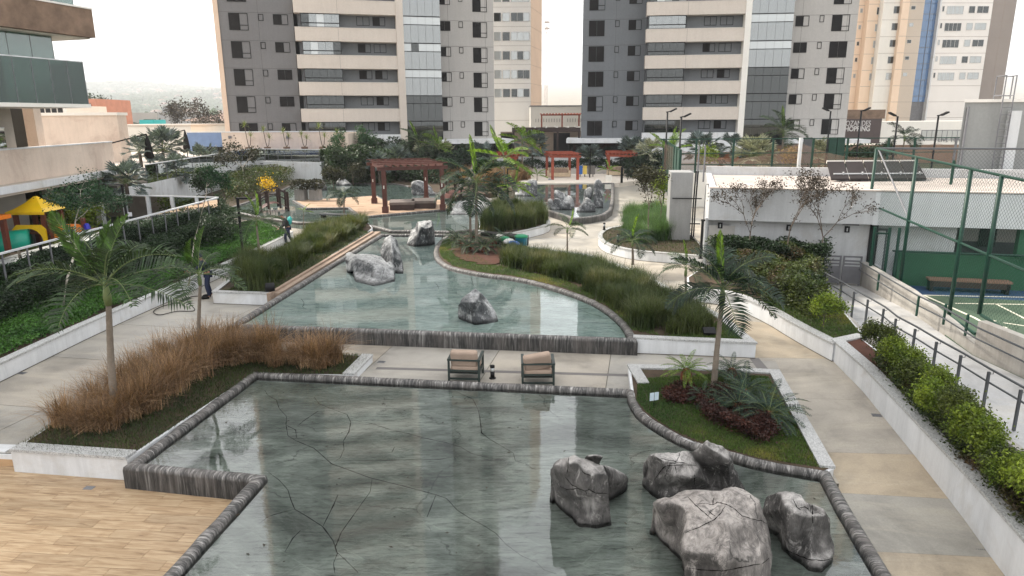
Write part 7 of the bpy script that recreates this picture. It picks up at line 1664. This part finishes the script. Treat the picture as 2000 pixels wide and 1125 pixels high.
# fan palms
for i,(px,pyb,Y,pt,s,nf,kd,l) in enumerate(((773,330,70,312,2.0,22,'fan','large blue-silver fan palm behind the dark red pergola'),(740,330,66,316,1.4,14,'fan','smaller blue-silver fan palm left of the large one'),(1150,335,78,308,1.9,26,'fan','round silver fan palm between the two orange pergolas'),(1235,320,79,296,2.2,20,'fan','silver fan palm behind the right orange pergola'),(1040,300,80,284,2.2,16,'fan','blue fan palm before the covered walkway'),
   (320,310,58,287,2.1,22,'fan','grey-green fan palm on the pool terrace'),(273,300,52,290,1.3,10,'fan','small fan palm beside the folded umbrella'),(1473,315,57,299,1.9,26,'fanw','pale glowing round fan palm behind the court netting'),(1600,320,60,302,1.9,18,'fanw','second pale fan palm near the dark posts'),(1268,320,72,296,1.8,16,'fanw','pale fan palm left of the tall court fence'),(1370,300,62,289,1.9,14,'fan','dusty fan palm behind the left court netting'),(1430,300,64,287,1.7,12,'fan','dusty fan palm behind the middle court netting'),
   (860,330,76,300,2.0,16,'fanw','pale fan palm between the back palms'),(830,330,78,304,2.0,14,'fanw','pale fan palm behind the dark back palm'),(940,330,76,302,1.9,12,'fan','grey fan palm behind the left canopy'),(248,372,41,350,1.5,14,'fan','grey fan palm behind the terrace glass'),(340,345,52,330,1.6,14,'fan','fan palm reflected among the left trees'),(400,320,62,308,1.7,12,'fan','fan palm behind the terrace glass near the lamp'))):
    p=at(px,pyb,Y); z0=.4 if i not in (5,6) else 2.8; fanpalm((p.x,p.y,z0),max(.4,at(px,pt,Y).z-z0-.25),s*.58,nf+6,l,kd,i)
# bright strappy plants behind the netting
for i,(px,pt,l) in enumerate(((1308,283,'bright green banana-like plant at the left end of the netting'),(1378,287,'yellow-leaved tree behind the netting'),(1545,296,'ochre leafy tree behind the netting'))):
    p=at(px,310,58)
    if i==0: palm((p.x,p.y,1),at(px,300,58).z-1,2.2,6,l,'plants behind the court netting','young',1,seed=30,r=.1,shaft=.2,rise=(.4,1.2))
    else: tree((p.x,p.y,.5),at(px,pt,58).z-.5,1.2,l,[shrub_y,leafmat('ochre_tree_leaf',(.30,.20,.05),(.45,.30,.08),None,.3,2) if 'ochre_tree_leaf' not in MATS else MATS['ochre_tree_leaf']][i-1] if i else shrub_y,barkb,900,.22,.07,60+i,'plants behind the court netting',.5)
# back hedges and shrub masses
hedge(gp([(640,350),(720,350),(870,362),(870,345),(760,338),(640,338)],.4),.4,1.9,26000,.22,hedge_l,'dark green shrub mass behind the far pool',.35,.8)
hedge([tuple(at(px,330,Y))[:2] for px,Y in ((640,66),(760,66),(760,72),(640,74))],.4,3.2,20000,.26,palm_l,'tall mid-green shrubs between the terrace wall and tower',.4,.6)
hedge([tuple(at(px,330,Y))[:2] for px,Y in ((700,72),(800,72),(800,77),(700,77))],.4,3.9,14000,.25,hedge_l,'back row of dark shrubs before the left tower',.4,.6)
hedge([tuple(at(px,330,Y))[:2] for px,Y in ((800,70),(960,70),(960,76),(800,76))],.4,2.6,18000,.25,palm_d,'dark planting behind the bridges below the left canopy',.5,.7)
hedge([tuple(at(px,330,Y))[:2] for px,Y in ((925,76.4),(1225,76.4),(1225,77.6),(925,77.6))],.4,1.55,12000,.18,palm_d,'low dark hedge along the white wall of the plaza',.3,.8)
hedge([tuple(at(px,330,Y))[:2] for px,Y in ((1225,70),(1290,70),(1290,76),(1225,76))],.4,2.2,10000,.22,palm_d,'dark shrubs between the plaza and the court fence',.5,.7)
hedge([tuple(at(px,300,Y))[:2] for px,Y in ((1030,88),(1100,88),(1100,90),(1030,90))],.4,1.6,5000,.2,hedge_l,'green planting in front of the rear lobby',.4,.7)
hedge(gp([(440,395),(470,392),(560,362),(575,352),(560,342),(480,345),(440,352)],.4),.4,1.6,24000,.15,shrub_m,'rounded olive hedge left of the far pool',.3,.7)
hedge([tuple(at(px,300,Y))[:2] for px,Y in ((1640,62),(1740,62),(1740,68),(1640,68))],.4,3.4,9000,.26,hedge_l,'dark tree mass behind the green court posts',.35,.5)
# brown far grasses
grassbed('grass_bed',gp([(820,352),(905,360),(975,366),(1040,356),(1030,348),(900,346),(822,345)],.4),.4,16000,1.5,grass_b,'russet grass band behind the far boulders',.6,.035,.3,60)
# clipped dark shrub beside pots
for i,(px,py,l,n) in enumerate(((652,370,'dark flat-topped shrub behind the small pool palm',3200),(690,362,'dark wide shrub at the far side of the deck',2600))):
    p=g(px,py,.34); tree((p.x,p.y,.34),1.9,1.1,l,dark_l,barkb,n,.16,.05,70+i,'dark clipped shrubs in the far pool',.3,'shrub','shrub',4,.9,flat=.5)
# ================================================================ TREES
def T(px,py,z,ptop,crown,label,leaf,bk,n,ls,th,seed,group=None,bare=.35,**k):
    p=g(px,py,z); h=at(px,ptop,p.y).z-z; return tree((p.x,p.y,z),h,crown,label,leaf,bk,n,ls,th,seed,group,bare,**k)
for i,(u_,v_,pt,cr,l,dx) in enumerate(((buf(1462,-1.2,500),1.2,365,1.65,'leftmost sparse brown-leaved tree before the white building',0),(buf(1530,-1.5,520),1.5,362,1.75,'middle sparse brown-leaved tree before the white building',.1),(buf(1580,-1.2,520),1.2,420,1.45,'rightmost sparse brown-leaved tree leaning over the grey gate',.35))):
    q=ba+bd*u_-bn*v_; tree((q.x,q.y,.45),2.9,cr*(1.45,1.7,1.5)[i],l,brown_l,barkb,(2200,1700,1400)[i],.070,.045,80+i,'sparse brown-leaved trees before the white building',.22,spread=.52,lean=(dx,0),flat=1.0,depth=5)
T(1265,470,.45,345,2.2,'upright dark-leaved small tree in the curved bed',dark_l,barkb,2200,.11,.045,90,None,.25,spread=.45,flat=1.3)
T(1290,450,.45,365,2.0,'yellowish twiggy tree by the green court fence',shrub_y,barkb,1500,.11,.04,91,None,.2,spread=.5,flat=1.3)
p=g(122,600,.47); tree((p.x,p.y,.45),2.25,2.2,'pale-trunked feathery tree between the playground and hedge',feath_l,barkw,5200,.075,.045,92,None,.78,spread=.85,lean=(.15,.9),flat=.5)
p=at(365,530,24.5); tree((p.x,24.5,.45),3.6,1.0,'thin pale-trunked sapling reaching over the glass fence',feath_l,barkw,2400,.08,.03,93,None,.85,spread=.8,lean=(.45,1.2),flat=.7)
for i,(px,Y,pt,cr,l) in enumerate(((410,48,345,1.4,'bushy dark tree below the terrace glass at the fence corner'),(475,58,308,2.6,'wispy tree with tagged trunk on the olive lawn'),(700,70,275,3.0,'light airy tree beside the end of the terrace wall'))):
    p=at(px,340,Y); tree((p.x,p.y,.4),at(px,pt,Y).z-.4,cr,l,[hedge_l,dark_l,feath_l][i],barkw if i==1 else barkb,3200 if i!=1 else 1800,.17,.06,94+i,'trees below the terrace',.35,spread=.7,flat=.8)
p=g(528,418,.42); e=tree((p.x,p.y,.42),1.9,1.0,'slender plant with yellow blossoms beside the timber bridge',yflow,barkb,330,.13,.03,99,None,.5,spread=.6,name='flowering_tree')
p=at(130,372,36); hedge([(p.x-1,35),(p.x+1.4,35),(p.x+1.4,37),(p.x-1,37)],.1,2.6,5000,.14,shrub_y,'bright green bush behind the playground tree',.4)
# tags on trunks
for (px,py,Y,l) in ((484,376,55,'small white tag tied to the wispy tree trunk'),(260,417,34,'small white tag on the playground lamp')):
    p=at(px,py,Y); tag(part('paper_tag',MB().box(p.x-.1,p.x+.1,Y-.3,Y-.29,p.z-.1,p.z+.1),white,None),l,'tag')
# ================================================================ PEOPLE
def skinned(name,verts,edges,rad,mat,parent,sub=2,root=0):
    me=bpy.data.meshes.new(name); me.from_pydata(verts,edges,[]); o=bpy.data.objects.new(name,me); C.objects.link(o)
    m=o.modifiers.new('s','SKIN'); 
    for i,v in enumerate(me.skin_vertices[0].data): v.radius=(rad[i],rad[i]) if not isinstance(rad[i],tuple) else rad[i]; v.use_root=(i==root)
    s=o.modifiers.new('u','SUBSURF'); s.levels=sub; s.render_levels=sub
    dg=bpy.context.evaluated_depsgraph_get(); m2=bpy.data.meshes.new_from_object(o.evaluated_get(dg)); bpy.data.objects.remove(o); m2.name=name; m2.materials.clear(); m2.materials.append(mat); m2.polygons.foreach_set('use_smooth',[True]*len(m2.polygons))
    return ob(name,m2,parent)
def person(loc,rz,label,pose,top,legs,hood=False,pack=None,hairmat=None,hold=None):
    e=empty('person',loc,rz,label,'person'); B=pose
    pel=B['pelvis'];ch=B['chest'];nk=B['neck'];hd=B['head']
    V=[pel,ch,nk,hd]; E=[(0,1),(1,2),(2,3)]; Rr=[.115,.13,.05,.095]
    def limb(pts,rads,root):
        k=root
        for p,r in zip(pts,rads): V.append(p);Rr.append(r);E.append((k,len(V)-1)); k=len(V)-1
    limb(B['armL'],[.055,.045,.035,.030,.022],1); limb(B['armR'],[.055,.045,.035,.030,.022],1); limb(B['legL'],[.085,.06,.042,.04],0); limb(B['legR'],[.085,.06,.042,.04],0)
    skinned('body',V,E,Rr,skin,e,2)
    for side in ('armL','armR'):       # five short fingers per hand
        h=Vector(B[side][-1]); d=(h-Vector(B[side][-2])).normalized(); s=d.cross(Vector((0,0,1))).normalized()
        mb=MB()
        for i,l in enumerate((.055,.065,.07,.062,.05)):
            o=s*(.014*(i-2)); a=h+o; 
            if i==0: mb.tube([h+s*-.02,h+s*-.045+d*.02,h+s*-.05+d*.045],[.009,.008,.006],5)
            else: mb.tube([a,a+d*l*.6,a+d*l-Vector((0,0,.02))],[.008,.0075,.005],5)
        part('fingers',mb,skin,e,True)
    # clothes
    V=[pel,ch,tuple(Vector(ch).lerp(Vector(nk),.7))]; E=[(0,1),(1,2)]; Rr=[.145,.165,.075]
    for side in ('armL','armR'): limb_=B[side]; k=1
    def limb2(pts,rads,root):
        k=root
        for p,r in zip(pts,rads): V.append(p);Rr.append(r);E.append((k,len(V)-1)); k=len(V)-1
    limb2(B['armL'][:3]+[tuple(Vector(B['armL'][2]).lerp(Vector(B['armL'][3]),.8))],[.075,.062,.052,.045],1); limb2(B['armR'][:3]+[tuple(Vector(B['armR'][2]).lerp(Vector(B['armR'][3]),.8))],[.075,.062,.052,.045],1)
    skinned('jacket',V,E,Rr,top,e,2)
    V=[tuple(Vector(pel)+Vector((0,0,.06)))]; E=[]; Rr=[.15]; limb2(B['legL'][:3],[.105,.078,.06],0); limb2(B['legR'][:3],[.105,.078,.06],0); skinned('trousers',V,E,Rr,legs,e,2)
    for side in ('legL','legR'):
        f=Vector(B[side][3]); an=Vector(B[side][2]); part('shoe',MB().lathe([(.05,-.13),(.06,-.05),(.062,.08),(.035,.15)],8),shut,e,True,loc=(f.x,f.y-.03,.055),rot=(R_(90),0,0))
    H=Vector(hd)
    if hood: skinned('hood',[tuple(H+Vector((0,.01,-.10))),tuple(H+Vector((0,.02,.03))),tuple(H+Vector((0,0,.10)))],[(0,1),(1,2)],[.10,.125,.07],top,e)
    else: skinned('hair',[tuple(H+Vector((0,.03,.0))),tuple(H+Vector((0,.02,.07)))],[(0,1)],[.10,.075],hairm,e)
    nd_=MB(); fy=-.10; nd_.box(H.x-.012,H.x+.012,H.y+fy-.02,H.y+fy+.02,H.z-.03,H.z+.02); part('nose',nd_,skin,e)
    for s in (-1,1): part('eye',MB().box(H.x+s*.035-.012,H.x+s*.035+.012,H.y+fy,H.y+fy+.01,H.z+.025,H.z+.037),shut,e); part('ear',MB().box(H.x+s*.098-.01,H.x+s*.098+.01,H.y-.02,H.y+.02,H.z-.03,H.z+.03),skin,e)
    part('mouth',MB().box(H.x-.025,H.x+.025,H.y+fy+.0,H.y+fy+.012,H.z-.055,H.z-.047),redwood,e)
    if pack:
        c=Vector(ch)+Vector((0,.22,-.02)); me=MB().box(-.16,.16,-.10,.10,-.22,.22).mesh('backpack',pack); bm=bmesh.new(); bm.from_mesh(me); bmesh.ops.bevel(bm,geom=bm.edges[:],offset=.06,segments=3,affect='EDGES'); bm.to_mesh(me); bm.free(); me.polygons.foreach_set('use_smooth',[True]*len(me.polygons)); ob('backpack',me,e,tuple(c),(R_(-12),0,0))
    return e
poseA=dict(pelvis=(0,.05,.92),chest=(0,-.06,1.30),neck=(0,-.12,1.48),head=(0,-.17,1.60),armL=[(.2,-.08,1.38),(.26,-.30,1.17),(.16,-.52,1.10),(.13,-.58,1.09),(.12,-.64,1.08)],armR=[(-.2,-.08,1.38),(-.28,-.25,1.14),(-.12,-.46,1.02),(-.09,-.52,1.01),(-.08,-.58,1.0)],legL=[(.10,.05,.88),(.13,-.03,.49),(.13,.04,.09),(.13,-.08,.05)],legR=[(-.10,.05,.88),(-.16,.0,.49),(-.17,.10,.09),(-.17,-.02,.05)])
pA_=g(408,582,.0); pe=person(tuple(pA_),R_(-68),'person in dark navy hooded jacket and trousers holding a hose','' and None or poseA,navy,navy,True)
gl=[c for c in pe.children if c.name.startswith('fingers')][0]; gl.data.materials[0]=orangec; gl['label']='orange gloved fingers'
hp=g(390,560,0); H0=pe.matrix_basis@Vector((.12,-.60,1.08)); hs=[H0,H0+Vector((-.1,-.05,.03)),H0+Vector((-.3,-.1,-.05)),g(365,585,.3),g(380,606,.03),g(345,608,.03),g(312,615,.03),g(300,608,.03),g(318,598,.03),g(350,590,.03),g(400,560,.4) if False else g(372,580,.03),g(398,578,.03)]
def bez(pts,n=6):
    out=[]
    for i in range(len(pts)-1):
        p0=pts[max(i-1,0)];p1=pts[i];p2=pts[i+1];p3=pts[min(i+2,len(pts)-1)]
        for j in range(n):
            t=j/n; out.append(.5*((2*p1)+(-p0+p2)*t+(2*p0-5*p1+4*p2-p3)*t*t+(-p0+3*p1-3*p2+p3)*t**3))
    out.append(pts[-1]); return out
tag(part('garden_hose',MB().tube(bez([Vector(h) for h in hs]),.014,6),shut,None,True),'thin dark garden hose looping over the left path from the person','hose')
poseB=dict(pelvis=(0,.08,.92),chest=(0,-.05,1.27),neck=(0,-.16,1.43),head=(0,-.24,1.52),armL=[(.2,-.08,1.34),(.26,-.18,1.08),(.20,-.36,.92),(.18,-.42,.90),(.17,-.48,.88)],armR=[(-.2,-.08,1.34),(-.27,-.12,1.06),(-.2,-.32,.86),(-.18,-.38,.84),(-.17,-.44,.82)],legL=[(.10,.08,.88),(.12,-.14,.50),(.12,-.10,.09),(.12,-.24,.05)],legR=[(-.10,.08,.88),(-.11,.08,.48),(-.11,.26,.10),(-.11,.16,.05)])
person(tuple(g(563,478,0)),R_(-62),'person in dark clothes with a turquoise backpack bending forward on the path',poseB,pm('dark_print_cloth',(.03,.032,.03),.85,.5,14,60,.2),navy,False,teal)
p=at(1407,330,56); person((p.x,p.y,1.6),R_(20),'distant person in dark clothes behind the far court rail',poseA,dcloth,dcloth,False)
# ================================================================ CITY ON THE FAR HILLS
def h_at(x,y): return terr_h(x,y)
roofm=pm('far_tile_roof',(.20,.13,.10),.9,.2,.01,.1,0); farw=pm('far_white_wall',(.34,.31,.28),.9,.1,.01,.1,0); fart=pm('far_tree_foliage',(.07,.09,.06),.95,.3,.01,.08,0,spec=.05); awn=pm('turquoise_awning',(.02,.42,.42),.7,.05,.1,1,0)
r=random.Random(3); hm=[]
for v in range(3):
    mb=MB(); w1_,d1_,h1_=((14,10,5),(20,12,7),(10,10,9))[v]; mb.box(-w1_/2,w1_/2,-d1_/2,d1_/2,-2,h1_,0); n0=len(mb.v); mb.v+=[(-w1_/2-.6,-d1_/2-.6,h1_+.01),(w1_/2+.6,-d1_/2-.6,h1_+.01),(w1_/2+.6,d1_/2+.6,h1_+.01),(-w1_/2-.6,d1_/2+.6,h1_+.01),(-w1_/3,0,h1_+2.6),(w1_/3,0,h1_+2.6)]
    for f in ((0,1,5,4),(1,2,5),(2,3,4,5),(3,0,4)): mb.f.append(tuple(n0+i for i in f)); mb.m.append(1)
    for i in range(3): mb.box(-w1_/2+1.5+i*w1_/3,-w1_/2+3+i*w1_/3,-d1_/2-.05,-d1_/2+.1,1.5,3,2)
    hm.append(mb.mesh('far_house',[farw,roofm,darkroom]))
for i in range(110):
    y=r.uniform(420,2600); x=-y*r.uniform(.40,.64); s=r.uniform(.8,1.5); o=ob('far_house',hm[i%3],None,(x,y,h_at(x,y)),(0,0,r.uniform(-1,1)),s); tag(o,'pale tile-roofed house among the trees of the hazy far hillside','house','houses on the hazy far hillside')
n=5200; yy=rng.uniform(330,3000,n)**1.0; xx=-yy*rng.uniform(.38,.66,n); hh=np.array([h_at(a,b) for a,b in zip(xx,yy)])
blob=[]; 
base_=bmesh.new(); bmesh.ops.create_icosphere(base_,subdivisions=1,radius=1); bv=np.array([tuple(v.co) for v in base_.verts]); bf=np.array([[v.index for v in f.verts] for f in base_.faces]); base_.free()
sc3=np.column_stack([rng.uniform(5,13,n),rng.uniform(5,13,n),rng.uniform(4,9,n)]); jit=1+rng.normal(size=(n,len(bv),1))*.22
V=(bv[None]*jit)*sc3[:,None,:]+np.column_stack([xx,yy,hh+3])[:,None,:]; Fa=(bf[None]+np.arange(n)[:,None,None]*len(bv)).reshape(-1,3)
tag(ob('far_woodland',npmesh('far_woodland',V.reshape(-1,3),Fa,fart)),'hazy wooded hillside of the city beyond the terrace','woodland',None,'stuff')
for a in (('building',(215,306),330,220,240,60,farw,'long low pale warehouse roof in the hazy middle distance',),('building',(310,356),300,224,240,40,pm('far_grey_wall',(.30,.30,.30),.9,.1),'grey low hall in the hazy middle distance')):
    simple_block(*a,zb=-8)
q=at(287,240,180); tag(part('awning',MB().box(q.x-1.9,q.x+1.9,180,186,at(287,244,180).z,at(287,234,180).z),awn,None),'turquoise awning block in the middle distance','awning')
q=at(324,215,420); tag(part('water_tank',MB().box(q.x-2.2,q.x+2.2,420,424,-8,at(324,210,420).z),pm('far_dark_tank',(.22,.22,.22),.9,.1),None),'dark cube tank rising above the hazy roofs','tank')
for i,(px,Y,pt,l) in enumerate(((390,150,226,'bare twiggy tree beyond the cream roof, nearer the tower'),(345,160,230,'bare twiggy tree beyond the cream roof, left of the other'),(172,140,205,'dark tree beside the salmon building'))):
    p=at(px,240,Y); tree((p.x,Y,-1),at(px,pt,Y).z+1,7,l,[brown_l,brown_l,hedge_l][i],barkb,1500 if i<2 else 3500,.45,.22,120+i,'trees beyond the terrace roofs',.35,spread=.75)
q=at(428,225,240); e=empty('tiled_pavilion',(0,0,0),0,'brown tiled double roof beside the left tower edge','building'); part('wall',MB().box(q.x-10,q.x+14,240,255,-6,at(428,236,240).z),farw,e)
mb=MB(); z1=at(428,236,240).z; z2=at(428,218,240).z; mb.v=[(q.x-13,237,z1),(q.x+16,237,z1),(q.x+16,258,z1),(q.x-13,258,z1),(q.x+1,247,z2)]; mb.f=[(0,1,4),(1,2,4),(2,3,4),(3,0,4),(3,2,1,0)]; mb.m=[0]*5; part('roof',mb,roofm,e)
# antenna mast between the towers
q=at(1066,200,150); e=empty('antenna_mast',(q.x,150,0),0,'thin pale lattice mast in the sky gap between the towers','mast'); zt=at(1066,38,150).z
for x,y in ((-.3,-.3),(.3,-.3),(0,.4)): part('leg',MB().tube([(x,y,0),(x*.8,y*.8,zt)],.05,4),pm('pale_mast_paint',(.6,.55,.53),.6,.05) if 'pale_mast_paint' not in MATS else MATS['pale_mast_paint'],e)
mb=MB()
for i in range(int(zt/1.2)): z=i*1.2; s=1-.2*z/zt; mb.bar((-.3*s,-.3*s,z),(.3*s,-.3*s,z+1.2),.05); mb.bar((.3*s,-.3*s,z),(0,.4*s,z+1.2),.05)
part('lattice',mb,MATS['pale_mast_paint'],e)
for z in (zt-.6,zt-1.8): part('antenna',MB().box(-.4,.7,-.5,-.42,z-.18,z+.18),MATS['pale_mast_paint'],e)
# ================================================================ HAZE
hz=bpy.data.materials.new('haze_air'); hz.use_nodes=True; n=hz.node_tree; n.nodes.clear(); o_=n.nodes.new('ShaderNodeOutputMaterial'); v_=n.nodes.new('ShaderNodeVolumePrincipled')
v_.inputs['Density'].default_value=HAZE; v_.inputs['Color'].default_value=(.97,.98,1,1); v_.inputs['Anisotropy'].default_value=.2; n.links.new(v_.outputs[0],o_.inputs['Volume'])
if HAZE>0: tag(part('haze',MB().box(-9500,9500,-700,3400,-9,190),hz,None),'pale haze in the air over the whole place','haze',None,'stuff')

P_=scatter(nearP,90); V=[]
for x,y in P_:
    a=rnd.uniform(0,6.28); l=rnd.uniform(.02,.05); dx,dy=math.cos(a)*l,math.sin(a)*l; V+=[(x-dx,y-dy,.096),(x+dy*.4,y-dx*.4,.098),(x+dx,y+dy,.097),(x-dy*.4,y+dx*.4,.101)]
tag(ob('fallen_leaves',npmesh('fallen_leaves',V,np.arange(len(V)).reshape(-1,4),brown_l)),'tiny fallen leaves floating on the near pool','leaves',None,'stuff')
